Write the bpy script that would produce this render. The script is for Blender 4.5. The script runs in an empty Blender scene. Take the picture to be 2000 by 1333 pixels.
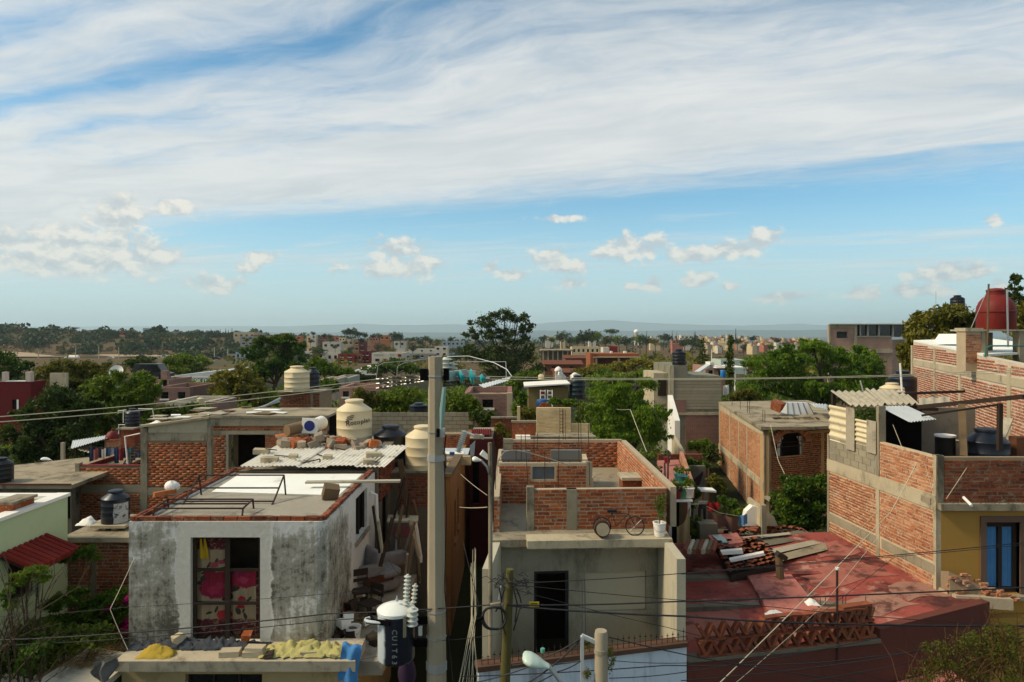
import bpy, math, random
import numpy as np
from mathutils import Vector as V, Matrix, Euler
R = math.radians
rnd = random.Random(7)
SC = bpy.context.scene
COL = SC.collection

# ---------------------------------------------------------------- camera, sky, sun, exposure
F, HY, CZ = 1333.0, 648.0, 10.0          # focal length in photo pixels, horizon row, camera height
cam = bpy.data.cameras.new('camera'); cam_o = bpy.data.objects.new('camera', cam); COL.objects.link(cam_o)
cam.sensor_width = 36; cam.lens = 36 * F / 2000; cam.shift_y = -(666.5 - HY) / 2000
cam.clip_start = .1; cam.clip_end = 60000
cam_o.location = (0, 0, CZ); cam_o.rotation_euler = (R(90), 0, 0)
SC.camera = cam_o
SUN_EL, SUN_AZ = 42, -98                  # azimuth measured from +Y (view direction) towards +X
SC.view_settings.view_transform = 'Standard'; SC.view_settings.look = 'None'
SC.view_settings.exposure = .17; SC.view_settings.gamma = 1
SC.render.engine = 'CYCLES'
SC.cycles.use_denoising = True
SC.cycles.max_bounces = 5; SC.cycles.diffuse_bounces = 2; SC.cycles.use_adaptive_sampling = True; SC.cycles.adaptive_threshold = .025; SC.cycles.glossy_bounces = 2
SC.cycles.transmission_bounces = 4; SC.cycles.transparent_max_bounces = 6; SC.cycles.volume_bounces = 1
SC.cycles.caustics_reflective = False; SC.cycles.caustics_refractive = False

class NT:
    """small node-tree writer"""
    def __init__(s, nt): s.nt = nt; nt.nodes.clear()
    def n(s, t, **k):
        o = s.nt.nodes.new(t)
        for a, b in k.items(): setattr(o, a, b)
        return o
    def put(s, sock, v):
        if isinstance(v, bpy.types.NodeSocket): s.nt.links.new(v, sock)
        elif v is not None:
            if sock.type == 'RGBA' and len(v) == 3: v = (*v, 1)
            sock.default_value = v
    def m(s, op, a, b=None, c=None, clamp=False):
        o = s.n('ShaderNodeMath', operation=op, use_clamp=clamp)
        for i, v in enumerate((a, b, c)): s.put(o.inputs[i], v)
        return o.outputs[0]
    def vm(s, op, a, b=None):
        o = s.n('ShaderNodeVectorMath', operation=op)
        s.put(o.inputs[0], a); s.put(o.inputs[1], b)
        return o.outputs['Value' if op in ('LENGTH', 'DOT_PRODUCT') else 'Vector']
    def xyz(s, x, y, z):
        o = s.n('ShaderNodeCombineXYZ')
        for i, v in enumerate((x, y, z)): s.put(o.inputs[i], v)
        return o.outputs[0]
    def sep(s, v):
        o = s.n('ShaderNodeSeparateXYZ'); s.put(o.inputs[0], v); return o.outputs
    def noise(s, vec, scale, detail=4, rough=.55, dist=0, lac=2):
        o = s.n('ShaderNodeTexNoise'); s.put(o.inputs['Vector'], vec)
        for k, v in (('Scale', scale), ('Detail', detail), ('Roughness', rough), ('Distortion', dist), ('Lacunarity', lac)): s.put(o.inputs[k], v)
        return o.outputs['Fac']
    def vor(s, vec, scale, feature='F1'):
        o = s.n('ShaderNodeTexVoronoi', feature=feature); s.put(o.inputs['Vector'], vec); s.put(o.inputs['Scale'], scale)
        return o.outputs['Distance']
    def step(s, v, a, b, lo=0., hi=1.):
        o = s.n('ShaderNodeMapRange', interpolation_type='SMOOTHSTEP'); s.put(o.inputs[0], v)
        for i, x in enumerate((a, b, lo, hi)): s.put(o.inputs[i + 1], x)
        return o.outputs[0]
    def mix(s, f, a, b, mode='MIX'):
        o = s.n('ShaderNodeMix', data_type='RGBA', blend_type=mode)
        s.put(o.inputs[0], f); s.put(o.inputs[6], a); s.put(o.inputs[7], b)
        return o.outputs[2]
    def ramp(s, f, stops):
        o = s.n('ShaderNodeValToRGB'); e = o.color_ramp.elements
        while len(e) < len(stops): e.new(.5)
        for q, (p, c) in zip(e, stops): q.position = p; q.color = (*c, 1)
        s.put(o.inputs[0], f); return o.outputs[0]

# sky: Nishita + high streaky cloud sheet + small cumulus near the horizon
W = bpy.data.worlds.new('World'); SC.world = W; W.use_nodes = True
t = NT(W.node_tree); W.cycles.sampling_method = 'MANUAL'; W.cycles.sample_map_resolution = 256
d = t.n('ShaderNodeTexCoord').outputs['Generated']
dx, dy, dz = t.sep(d)
sky = t.n('ShaderNodeTexSky', sky_type='NISHITA'); sky.sun_disc = False
sky.sun_elevation = R(SUN_EL); sky.sun_rotation = R(SUN_AZ); sky.altitude = 1900; sky.air_density = 1.0; sky.dust_density = .6; sky.ozone_density = 1.5
SKY_STRENGTH = .12
blue = t.mix(1., sky.outputs[0], (.62, 1.13, 1.14), 'MULTIPLY')
zc = t.m('ADD', t.m('MAXIMUM', dz, 0.), .012)
u = t.m('DIVIDE', dx, zc); v = t.m('DIVIDE', dy, zc)
s1 = t.m('MULTIPLY_ADD', u, .42, v)                       # across the cloud bands
t1 = t.m('MULTIPLY_ADD', v, -.42, u)                      # along them
wob = t.noise(t.xyz(t.m('MULTIPLY', t1, .5), t.m('MULTIPLY', s1, .5), 3.3), 1, 3, .5)
s2 = t.m('ADD', s1, t.m('MULTIPLY', t.m('SUBTRACT', wob, .5), .9))
nb = t.noise(t.xyz(t.m('MULTIPLY', t1, .16), t.m('MULTIPLY', s2, .62), 11.7), 1, 2, .5)
nm = t.noise(t.xyz(t.m('MULTIPLY', t1, .55), t.m('MULTIPLY', s2, 2.1), 5.1), 1, 6, .6, .4)
nf = t.noise(t.xyz(t.m('MULTIPLY', t1, 2.6), t.m('MULTIPLY', s2, 6.0), 9.4), 1, 7, .66, .9)
cov = t.m('ADD', t.m('MULTIPLY', nb, .55), t.m('MULTIPLY_ADD', nm, .62, t.m('MULTIPLY', nf, .36)))
def gap(c, w, amp, s=s2):
    q = t.m('DIVIDE', t.m('SUBTRACT', s, c), w)
    return t.m('MULTIPLY', t.m('EXPONENT', t.m('MULTIPLY', t.m('MULTIPLY', q, q), -1.)), amp)
cov = t.m('SUBTRACT', cov, gap(2.03, .11, .21)); cov = t.m('SUBTRACT', cov, gap(2.95, .10, .06)); cov = t.m('SUBTRACT', cov, gap(2.45, .07, .06))
cov = t.m('SUBTRACT', cov, gap(1.55, .08, .16))
cov = t.m('SUBTRACT', cov, gap(5.7, 1.0, .25, t.m('ADD', t.m('MULTIPLY_ADD', u, .22, v), t.m('MULTIPLY', t.m('SUBTRACT', nm, .5), 2.4))))
cov = t.m('ADD', cov, gap(3.4, 1.3, .20))
cov = t.m('ADD', cov, t.m('MULTIPLY', t.step(t.m('MULTIPLY_ADD', v, .25, u), -1.0, -3.0), .34)); far = t.step(v, 4.9, 7.0)
cov = t.m('SUBTRACT', cov, t.m('MULTIPLY', far, .10))
sheet = t.m('MULTIPLY', t.step(cov, .52, 1.04), .95)
sheet = t.m('MULTIPLY', sheet, t.m('SUBTRACT', 1., t.m('MULTIPLY', t.step(v, 6.5, 14.), .75)))
shade = t.noise(t.xyz(t.m('MULTIPLY', t1, .8), t.m('MULTIPLY', s2, 2.2), 21.), 1, 6, .6, .5)
shcol = t.ramp(shade, [(.3, (.57, .61, .63)), (.6, (.73, .74, .725))])
# cumulus
az = t.m('ARCTAN2', dx, dy); el = t.m('DIVIDE', dz, t.m('SQRT', t.m('ADD', t.m('MULTIPLY', dx, dx), t.m('MULTIPLY', dy, dy))))
ae = t.xyz(az, el, 0.)
best = None
for px, py, rx, ry in [(q[0], q[1], q[2] * (1.5 if q[0] < 340 else 1.15), q[3] * (1.5 if q[0] < 340 else 1.15)) for q in [(40,480,75,30),(130,470,70,34),(225,432,52,42),(205,478,90,34),(285,498,55,24),(60,510,90,22),(345,405,48,22),(775,488,72,24),(512,502,36,17),
                       (482,523,30,13),(418,556,58,22),(775,525,110,24),(835,515,34,22),(958,523,22,14),(1003,538,36,15),(1072,505,46,24),(1105,520,42,22),
                       (1108,553,34,18),(1240,485,76,32),(1175,497,24,14),(1345,498,64,20),(1430,490,76,22),(1495,468,36,28),(1275,555,24,17),(1232,560,26,10),(1365,545,32,18),
                       (1520,580,66,13),(1425,560,18,10),(1680,572,44,20),(1850,535,70,24),(1900,530,32,18),(1800,568,62,18),(1945,430,22,13),(150,515,120,26),(1960,560,24,18),(1090,428,52,9)]]:
    a0 = math.atan((px - 1000) / F); e0 = (HY - py) / math.hypot(F, px - 1000); k = math.hypot(F, px - 1000)
    q = t.vm('LENGTH', t.vm('MULTIPLY', t.vm('SUBTRACT', ae, (a0, e0, 0)), (F / k / rx * k / F * k, k / ry, 0)))
    best = q if best is None else t.m('MINIMUM', best, q)
cn = t.noise(t.vm('MULTIPLY', ae, (34., 48., 0.)), 1, 7, .62, .3)
cf = t.m('ADD', t.m('SUBTRACT', 1., best), t.m('MULTIPLY', t.m('SUBTRACT', cn, .5), 2.6))
cum = t.m('MULTIPLY', t.step(cf, .02, .62), .92)
cn2 = t.noise(t.vm('MULTIPLY', t.vm('ADD', ae, (.004, .010, 0.)), (34., 48., 0.)), 1, 3, .5)
ccol = t.ramp(t.m('MULTIPLY_ADD', t.m('SUBTRACT', cn, cn2), 1.5, t.m('MULTIPLY_ADD', cf, .2, .30)), [(.25, (.50, .55, .575)), (.6, (.82, .79, .71))])
skyc = t.mix(1., blue, (SKY_STRENGTH,) * 3, 'MULTIPLY')
hz = t.step(el, 0., .24, .85, 0.)
skyc = t.mix(hz, skyc, (.53, .68, .71))
c1 = t.mix(sheet, skyc, shcol)
c2 = t.mix(cum, c1, ccol)
low = t.step(dz, -.03, .0)
c3 = t.mix(low, (.16, .15, .13), c2)
bg = t.n('ShaderNodeBackground'); t.put(bg.inputs[0], c3); bg.inputs[1].default_value = 1.0
t.nt.links.new(bg.outputs[0], t.n('ShaderNodeOutputWorld').inputs[0])

sl = bpy.data.lights.new('sun', 'SUN'); sun = bpy.data.objects.new('sun', sl); COL.objects.link(sun)
sl.energy = 3.4; sl.angle = R(10); sl.color = (1, .87, .66)
sd = V((math.sin(R(SUN_AZ)) * math.cos(R(SUN_EL)), math.cos(R(SUN_AZ)) * math.cos(R(SUN_EL)), math.sin(R(SUN_EL))))
sun.rotation_euler = sd.to_track_quat('Z', 'Y').to_euler(); sun.location = (-30, 20, 60)

# ---------------------------------------------------------------- helpers
def X(px, D): return (px - 1000) / F * D
def Z(py, D): return CZ - (py - HY) * D / F
def P(px, py, D): return V((X(px, D), D, Z(py, D)))
def grade(c, e=.34, sat=1.19):      # tone curve, saturation and a warm cast put into the base colours
    l = .2126 * c[0] + .7152 * c[1] + .0722 * c[2]; k = min(1.06, (l / .5) ** e)
    return tuple(max(.002, min(.86, (l + (q - l) * sat) * k * w)) for q, w in zip(c[:3], (1.05, 1., .90)))

def wloc(o):
    p = V((0, 0, 0))
    while o is not None: p = p + o.location; o = o.parent
    return p
def props(o, label=None, cat=None, group=None, kind=None):
    for k, v in (('label', label), ('category', cat), ('group', group), ('kind', kind)):
        if v: o[k] = v
    return o
def thing(name, label, cat, loc=(0, 0, 0), group=None, rz=0):
    o = bpy.data.objects.new(name, None); COL.objects.link(o); o.location = loc; o.rotation_euler.z = rz; o.empty_display_size = .2
    return props(o, label, cat, group)
def link(name, me, parent=None, loc=None, rot=None, scale=None):
    o = bpy.data.objects.new(name, me); COL.objects.link(o)
    if parent is not None: o.parent = parent
    if loc is not None: o.location = loc
    if rot is not None: o.rotation_euler = rot
    if scale is not None: o.scale = scale
    return o
def copy_tree(o, parent=None):
    c = o.copy(); COL.objects.link(c); c.parent = parent
    for ch in o.children: copy_tree(ch, c)
    return c

class MB:
    def __init__(s): s.v = []; s.f = []
    def add(s, vs, fs):
        k = len(s.v); s.v += [tuple(p) for p in vs]; s.f += [tuple(i + k for i in f) for f in fs]; return s
    def hexa(s, p):      # 4 bottom (ccw from above), 4 top
        return s.add(p, [(0,3,2,1),(4,5,6,7),(0,1,5,4),(1,2,6,5),(2,3,7,6),(3,0,4,7)])
    def box(s, x0, x1, y0, y1, z0, z1):
        return s.hexa([(x0,y0,z0),(x1,y0,z0),(x1,y1,z0),(x0,y1,z0),(x0,y0,z1),(x1,y0,z1),(x1,y1,z1),(x0,y1,z1)])
    def obox(s, c, size, rot=(0, 0, 0)):
        m = Euler(rot).to_matrix(); a, b, h = [q / 2 for q in size]
        return s.hexa([V(c) + m @ V(q) for q in [(-a,-b,-h),(a,-b,-h),(a,b,-h),(-a,b,-h),(-a,-b,h),(a,-b,h),(a,b,h),(-a,b,h)]])
    def bar(s, a, b, w, h=None):
        a, b = V(a), V(b); h = h or w; dd = (b - a).normalized()
        up = V((0, 0, 1)) if abs(dd.z) < .95 else V((0, 1, 0))
        sx = dd.cross(up).normalized() * w / 2; sy = sx.cross(dd).normalized() * h / 2
        return s.hexa([a-sx-sy, a+sx-sy, a+sx+sy, a-sx+sy, b-sx-sy, b+sx-sy, b+sx+sy, b-sx+sy])
    def prism(s, poly, dv):
        n = len(poly); dv = V(dv); a = [V(p) for p in poly]; b = [p + dv for p in a]
        return s.add(a + b, [tuple(range(n - 1, -1, -1)), tuple(range(n, 2 * n))] + [(i, (i + 1) % n, n + (i + 1) % n, n + i) for i in range(n)])
    def tube(s, pts, r, n=6, cap=True):
        pts = [V(p) for p in pts]; m = len(pts); rs = r if isinstance(r, (list, tuple)) else [r] * m
        k = len(s.v); px = None
        for i, p in enumerate(pts):
            dd = (pts[min(i + 1, m - 1)] - pts[max(i - 1, 0)]).normalized()
            if px is None: px = dd.cross(V((0, 0, 1)) if abs(dd.z) < .9 else V((1, 0, 0))).normalized()
            else: px = (px - dd * px.dot(dd)).normalized()
            py = dd.cross(px)
            for j in range(n):
                q = 2 * math.pi * j / n; s.v.append(tuple(p + (px * math.cos(q) + py * math.sin(q)) * rs[i]))
        for i in range(m - 1):
            for j in range(n): s.f.append((k+i*n+j, k+i*n+(j+1)%n, k+(i+1)*n+(j+1)%n, k+(i+1)*n+j))
        if cap: s.f.append(tuple(k + j for j in range(n - 1, -1, -1))); s.f.append(tuple(k + (m - 1) * n + j for j in range(n)))
        return s
    def lathe(s, prof, c=(0, 0, 0), n=24, cap=True):
        k = len(s.v); m = len(prof); c = V(c)
        for r, z in prof:
            for j in range(n): q = 2 * math.pi * j / n; s.v.append((c.x + r * math.cos(q), c.y + r * math.sin(q), c.z + z))
        for i in range(m - 1):
            for j in range(n): s.f.append((k+i*n+j, k+i*n+(j+1)%n, k+(i+1)*n+(j+1)%n, k+(i+1)*n+j))
        if cap: s.f.append(tuple(k + j for j in range(n - 1, -1, -1))); s.f.append(tuple(k + (m - 1) * n + j for j in range(n)))
        return s
    def grid(s, fn, nu, nv):      # fn(i/nu, j/nv) -> point
        k = len(s.v)
        for i in range(nu + 1):
            for j in range(nv + 1): s.v.append(tuple(fn(i / nu, j / nv)))
        for i in range(nu):
            for j in range(nv):
                a = k + i * (nv + 1) + j; s.f.append((a, a + nv + 1, a + nv + 2, a + 1))
        return s
    def rot(s, m, c):             # rotate everything about a point
        s.v = [tuple(V(c) + m @ (V(p) - V(c))) for p in s.v]; return s
    def mesh(s, name, mat, smooth=False, off=(0, 0, 0)):
        me = bpy.data.meshes.new(name)
        o = V(off); me.from_pydata([(p[0]-o.x, p[1]-o.y, p[2]-o.z) for p in s.v], [], s.f)
        if smooth:
            me.polygons.foreach_set('use_smooth', [True] * len(me.polygons))
            if smooth != 'all': me.set_sharp_from_angle(angle=R(38))
        me.materials.append(mat); return me
    def build(s, name, mat, parent=None, smooth=False, label=None, cat=None, group=None, kind=None):
        if parent is None and s.v:                       # a thing of one mesh: its origin goes to its base
            a = np.array(s.v); off = V(((a[:, 0].min() + a[:, 0].max()) / 2, (a[:, 1].min() + a[:, 1].max()) / 2, a[:, 2].min()))
            o = link(name, s.mesh(name, mat, smooth, off), None, off)
        else: o = link(name, s.mesh(name, mat, smooth, wloc(parent)), parent)
        return props(o, label, cat, group, kind)

# ---------------------------------------------------------------- materials
def newmat(name):
    m = bpy.data.materials.new(name); m.use_nodes = True; t = NT(m.node_tree)
    b = t.n('ShaderNodeBsdfPrincipled'); o = t.n('ShaderNodeOutputMaterial'); t.nt.links.new(b.outputs[0], o.inputs[0])
    return m, t, b
def geo(t): return t.n('ShaderNodeNewGeometry')
def M(name, base, var=.25, scale=1.5, rough=.85, bump=.25, fine=22, stain=None, stain2=None, metal=0, spec=.3, obj_var=0):
    """weathered surface: base colour, large tone variation, fine grain, stains (colour, scale, lo, hi, vertical stretch)"""
    m, t, b = newmat(name); base = grade(base)
    p = geo(t).outputs['Position']
    n1 = t.noise(p, scale, 4, .6, .3); n2 = t.noise(p, fine, 4, .65)
    k = t.m('ADD', t.m('MULTIPLY_ADD', n1, 2 * var, 1 - var), t.m('MULTIPLY_ADD', n2, var * 1.2, -.6 * var))
    if obj_var:
        k = t.m('MULTIPLY', k, t.m('MULTIPLY_ADD', t.n('ShaderNodeObjectInfo').outputs['Random'], obj_var, 1 - obj_var / 2))
    c = t.mix(1., base, t.xyz(k, k, k), 'MULTIPLY')
    for st in (stain, stain2):
        if st:
            sc, s_, lo, hi, vs = (list(st) + [1])[:5]; sc = grade(sc)
            q = t.vm('MULTIPLY', p, (1, 1, vs))
            f = t.m('MULTIPLY_ADD', t.noise(q, s_, 7, .68, .4), .8, t.m('MULTIPLY', t.noise(q, s_ * 7, 5, .7), .2))
            c = t.mix(t.step(f, lo, hi), c, sc)
    t.put(b.inputs['Base Color'], c); b.inputs['Roughness'].default_value = rough; b.inputs['Metallic'].default_value = metal
    b.inputs['Specular IOR Level'].default_value = spec
    if bump:
        bp = t.n('ShaderNodeBump'); bp.inputs['Strength'].default_value = bump; bp.inputs['Distance'].default_value = .02
        t.put(bp.inputs['Height'], t.m('ADD', n2, t.m('MULTIPLY', t.noise(p, fine * 4, 3, .7), .4))); t.nt.links.new(bp.outputs[0], b.inputs['Normal'])
    return m
def brickmat(name, cols, mortar=None):
    m, t, b = newmat(name)
    g = geo(t); r = t.m('FRACT', t.m('ADD', g.outputs['Random Per Island'], t.n('ShaderNodeObjectInfo').outputs['Random']))
    n = len(cols); c = t.ramp(r, [(i / (n - 1), grade(q, .22)) for i, q in enumerate(cols)])
    nn = t.noise(g.outputs['Position'], 28, 5, .7); n0 = t.noise(g.outputs['Position'], 1.1, 4, .6)
    k = t.m('ADD', t.m('MULTIPLY_ADD', nn, .8, .6), t.m('MULTIPLY_ADD', n0, .8, -.40))
    c = t.mix(1., c, t.xyz(k, k, k), 'MULTIPLY')
    if mortar: c = t.mix(t.step(t.noise(g.outputs['Position'], 9, 6, .75), .53, .66), c, mortar); c = t.mix(t.m('MULTIPLY', t.step(t.noise(g.outputs['Position'], 2.3, 7, .72, .5), .58, .66), .6), c, mortar)
    t.put(b.inputs['Base Color'], c); b.inputs['Roughness'].default_value = .92; b.inputs['Specular IOR Level'].default_value = .2
    bp = t.n('ShaderNodeBump'); bp.inputs['Strength'].default_value = .5; bp.inputs['Distance'].default_value = .012
    t.put(bp.inputs['Height'], nn); t.nt.links.new(bp.outputs[0], b.inputs['Normal'])
    return m
def flatbrick(name, cols, mort, scale=1.0):
    """brick courses for walls too far away to pick a brick apart"""
    m, t, b = newmat(name)
    g = geo(t); x, y, z = t.sep(g.outputs['Position'])
    tx = t.n('ShaderNodeTexBrick'); t.put(tx.inputs['Vector'], t.xyz(t.m('ADD', x, y), z, 0.)); tx.inputs['Scale'].default_value = scale
    for k, v in (('Color1', cols[0]), ('Color2', cols[1]), ('Mortar', mort)): t.put(tx.inputs[k], v)
    tx.inputs['Mortar Size'].default_value = .012; tx.inputs['Brick Width'].default_value = .26; tx.inputs['Row Height'].default_value = .085
    n = t.noise(g.outputs['Position'], .7, 5, .65); k = t.m('MULTIPLY_ADD', n, .8, .6)
    t.put(b.inputs['Base Color'], t.mix(1., tx.outputs[0], t.xyz(k, k, k), 'MULTIPLY')); b.inputs['Roughness'].default_value = .9
    return m
def leafmat(name, a, b_, c, trans=.35):
    m, t, b = newmat(name)
    g = geo(t); p = t.n('ShaderNodeTexCoord').outputs['Object']
    r = t.m('MULTIPLY_ADD', g.outputs['Random Per Island'], .55, t.m('MULTIPLY_ADD', t.noise(p, .8, 4, .65), 1.5, -.4))
    r = t.m('ADD', r, t.m('MULTIPLY_ADD', t.n('ShaderNodeObjectInfo').outputs['Random'], .45, -.3))
    a, b_, c = [tuple(q * w for q, w in zip(k, (1.0, 1.04, .62))) for k in (a, b_, c)]; col = t.ramp(r, [(.2, a), (.5, b_), (.85, c)])
    t.put(b.inputs['Base Color'], col); b.inputs['Roughness'].default_value = .6; b.inputs['Specular IOR Level'].default_value = .25
    tr = t.n('ShaderNodeBsdfTranslucent'); t.put(tr.inputs[0], col)
    mx = t.n('ShaderNodeMixShader'); mx.inputs[0].default_value = trans
    o = [q for q in t.nt.nodes if q.type == 'OUTPUT_MATERIAL'][0]
    t.nt.links.new(b.outputs[0], mx.inputs[1]); t.nt.links.new(tr.outputs[0], mx.inputs[2]); t.nt.links.new(mx.outputs[0], o.inputs[0])
    return m
def plain(name, c, rough=.5, metal=0, spec=.5, var=.12):
    return M(name, c, var, 3, rough, .06, 40, metal=metal, spec=spec)

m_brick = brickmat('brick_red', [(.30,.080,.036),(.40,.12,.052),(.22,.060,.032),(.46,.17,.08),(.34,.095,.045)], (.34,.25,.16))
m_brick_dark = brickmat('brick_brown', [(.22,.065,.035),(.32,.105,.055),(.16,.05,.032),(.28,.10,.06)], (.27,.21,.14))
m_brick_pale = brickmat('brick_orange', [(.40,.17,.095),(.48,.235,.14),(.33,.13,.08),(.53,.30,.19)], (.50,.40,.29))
m_brick_cream = brickmat('brick_cream', [(.55,.44,.27),(.62,.50,.32),(.50,.39,.24)], (.5,.42,.3))
m_mortar = M('mortar', (.44,.37,.28), .22, 2, .95, .5)
m_mortar_d = M('mortar_grey', (.32,.25,.175), .22, 2, .95, .5)
m_conc = M('concrete', (.33,.295,.225), .35, 1.2, .92, .45, stain=((.12,.105,.08), 1.6, .48, .68, .4), stain2=((.46,.42,.34), 2.2, .6, .75))
m_conc_d = M('concrete_dark', (.20,.18,.14), .3, 1.2, .92, .4, stain=((.09,.085,.075), 1.5, .5, .72, .5))
m_conc_l = M('concrete_light', (.46,.41,.31), .28, 1.2, .92, .35, stain=((.20,.17,.125), 1.3, .5, .7, .4))
m_block = M('concrete_block', (.33,.30,.23), .22, 2, .95, .5, obj_var=.25)
m_render = M('cement_render', (.34,.325,.26), .25, .8, .92, .35, stain=((.16,.15,.115), 1.0, .47, .68, .3), stain2=((.45,.43,.36), .8, .58, .74, .4))
m_roofc = M('roof_concrete', (.36,.315,.235), .3, .9, .95, .45, stain=((.15,.13,.10), .8, .46, .64), stain2=((.46,.41,.32), 2.5, .6, .74))
m_white = M('white_paint', (.74,.73,.70), .12, 1.5, .7, .1, stain=((.45,.42,.37), 1.5, .6, .8))
m_whiteroof = M('white_roof_paint', (.80,.80,.78), .12, 1.2, .7, .15, stain=((.45,.43,.38), 1.1, .56, .74))
m_wood = M('old_wood', (.20,.145,.09), .35, 3, .9, .4, 40)
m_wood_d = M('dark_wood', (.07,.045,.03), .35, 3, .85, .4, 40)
m_steel = M('galvanised_steel', (.42,.44,.45), .2, 4, .45, .1, metal=.5)
m_rust = M('rusty_iron', (.085,.05,.038), .4, 6, .85, .4)
m_black = plain('black_plastic', (.012,.013,.018), .45)
m_navy = plain('navy_plastic', (.016,.024,.045), .4)
m_cream = M('cream_plastic', (.62,.54,.38), .07, 1.5, .5, .05, spec=.4, stain=((.42,.36,.25), 1.2, .62, .85, .4))
m_redtank = M('red_tank', (.25,.030,.022), .2, 2, .6, .1)
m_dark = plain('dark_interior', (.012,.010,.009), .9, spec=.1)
m_glass = plain('window_glass', (.02,.025,.03), .12, spec=.6)
m_wire = plain('black_cable', (.012,.012,.013), .6)
m_alu = plain('bare_conductor', (.52,.48,.36), .6)
m_teal = plain('glass_insulator', (.05,.42,.42), .15, spec=.6)
m_porc = M('grey_porcelain', (.50,.53,.50), .1, 5, .35, .03)
m_asb = M('fibre_cement', (.42,.39,.32), .25, 1.4, .9, .3, stain=((.22,.20,.16), 2, .5, .72))
m_asb_l = M('fibre_cement_cream', (.60,.54,.40), .2, 1.6, .85, .25, stain=((.32,.28,.2), 2.4, .56, .75))
m_zinc = M('zinc_sheet', (.55,.58,.60), .15, 2, .45, .1, metal=.4)
m_rock = M('rubble', (.36,.31,.25), .35, 4, .95, .5, obj_var=.5)
m_clay = brickmat('clay_tile', [(.23,.075,.045),(.30,.11,.065),(.18,.06,.04),(.34,.15,.09)])
m_pole = M('pole_concrete', (.38,.335,.26), .16, 2, .9, .35, 60, stain=((.24,.20,.14), 1.5, .55, .8, .3))
m_soil = M('soil', (.16,.115,.075), .35, .6, .95, .4)

# letter shapes for the print on the tank and the transformer
_glyph = {}
for ch_ in 'RotplasCU1T63EF':
    cu_ = bpy.data.curves.new('glyph', 'FONT'); cu_.body = ch_; cu_.size = 1; cu_.extrude = .01; cu_.resolution_u = 3; cu_.align_x = 'CENTER'; cu_.align_y = 'CENTER'; cu_.offset = .012
    go_ = bpy.data.objects.new('glyph', cu_); COL.objects.link(go_); _glyph[ch_] = bpy.data.meshes.new_from_object(go_.evaluated_get(bpy.context.evaluated_depsgraph_get())); bpy.data.objects.remove(go_)
def letter(ch_, par, c, size, rot, mat):
    me = _glyph[ch_].copy(); me.materials.clear(); me.materials.append(mat); o = link('letter', me, par, V(c) - wloc(par), rot, (size, size, size * .3)); return o

# ---------------------------------------------------------------- walls and bricks
def wseg(mb, A, B, z0, z1, th, ops=()):
    """thick wall from A to B (outer face on the right-hand side of A->B seen from above); ops = (u0,u1,z0,z1) openings in metres; z1 may be (zA,zB)"""
    A, B = V((*A, 0)), V((*B, 0)); d = (B - A); ln = d.length; d.normalize(); nin = V((-d.y, d.x, 0)) * th
    za, zb = z1 if isinstance(z1, (tuple, list)) else (z1, z1)
    def top(u): return za + (zb - za) * u / ln
    def blk(u0, u1, a, b, sl=False):
        if u1 - u0 < 1e-4 or b - a < 1e-4: return
        p, q = A + d * u0, A + d * u1
        t0, t1 = (top(u0), top(u1)) if sl else (b, b)
        mb.hexa([(p.x,p.y,a),(q.x,q.y,a),(q.x+nin.x,q.y+nin.y,a),(p.x+nin.x,p.y+nin.y,a),(p.x,p.y,t0),(q.x,q.y,t1),(q.x+nin.x,q.y+nin.y,t1),(p.x+nin.x,p.y+nin.y,t0)])
    us = sorted({0, ln} | {o[0] for o in ops} | {o[1] for o in ops})
    for u0, u1 in zip(us[:-1], us[1:]):
        cut = sorted([(o[2], o[3]) for o in ops if o[0] <= u0 + 1e-5 and o[1] >= u1 - 1e-5]); z = z0
        for a, b in cut: blk(u0, u1, z, a); z = b
        blk(u0, u1, z, max(za, zb), True)
    return mb

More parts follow.
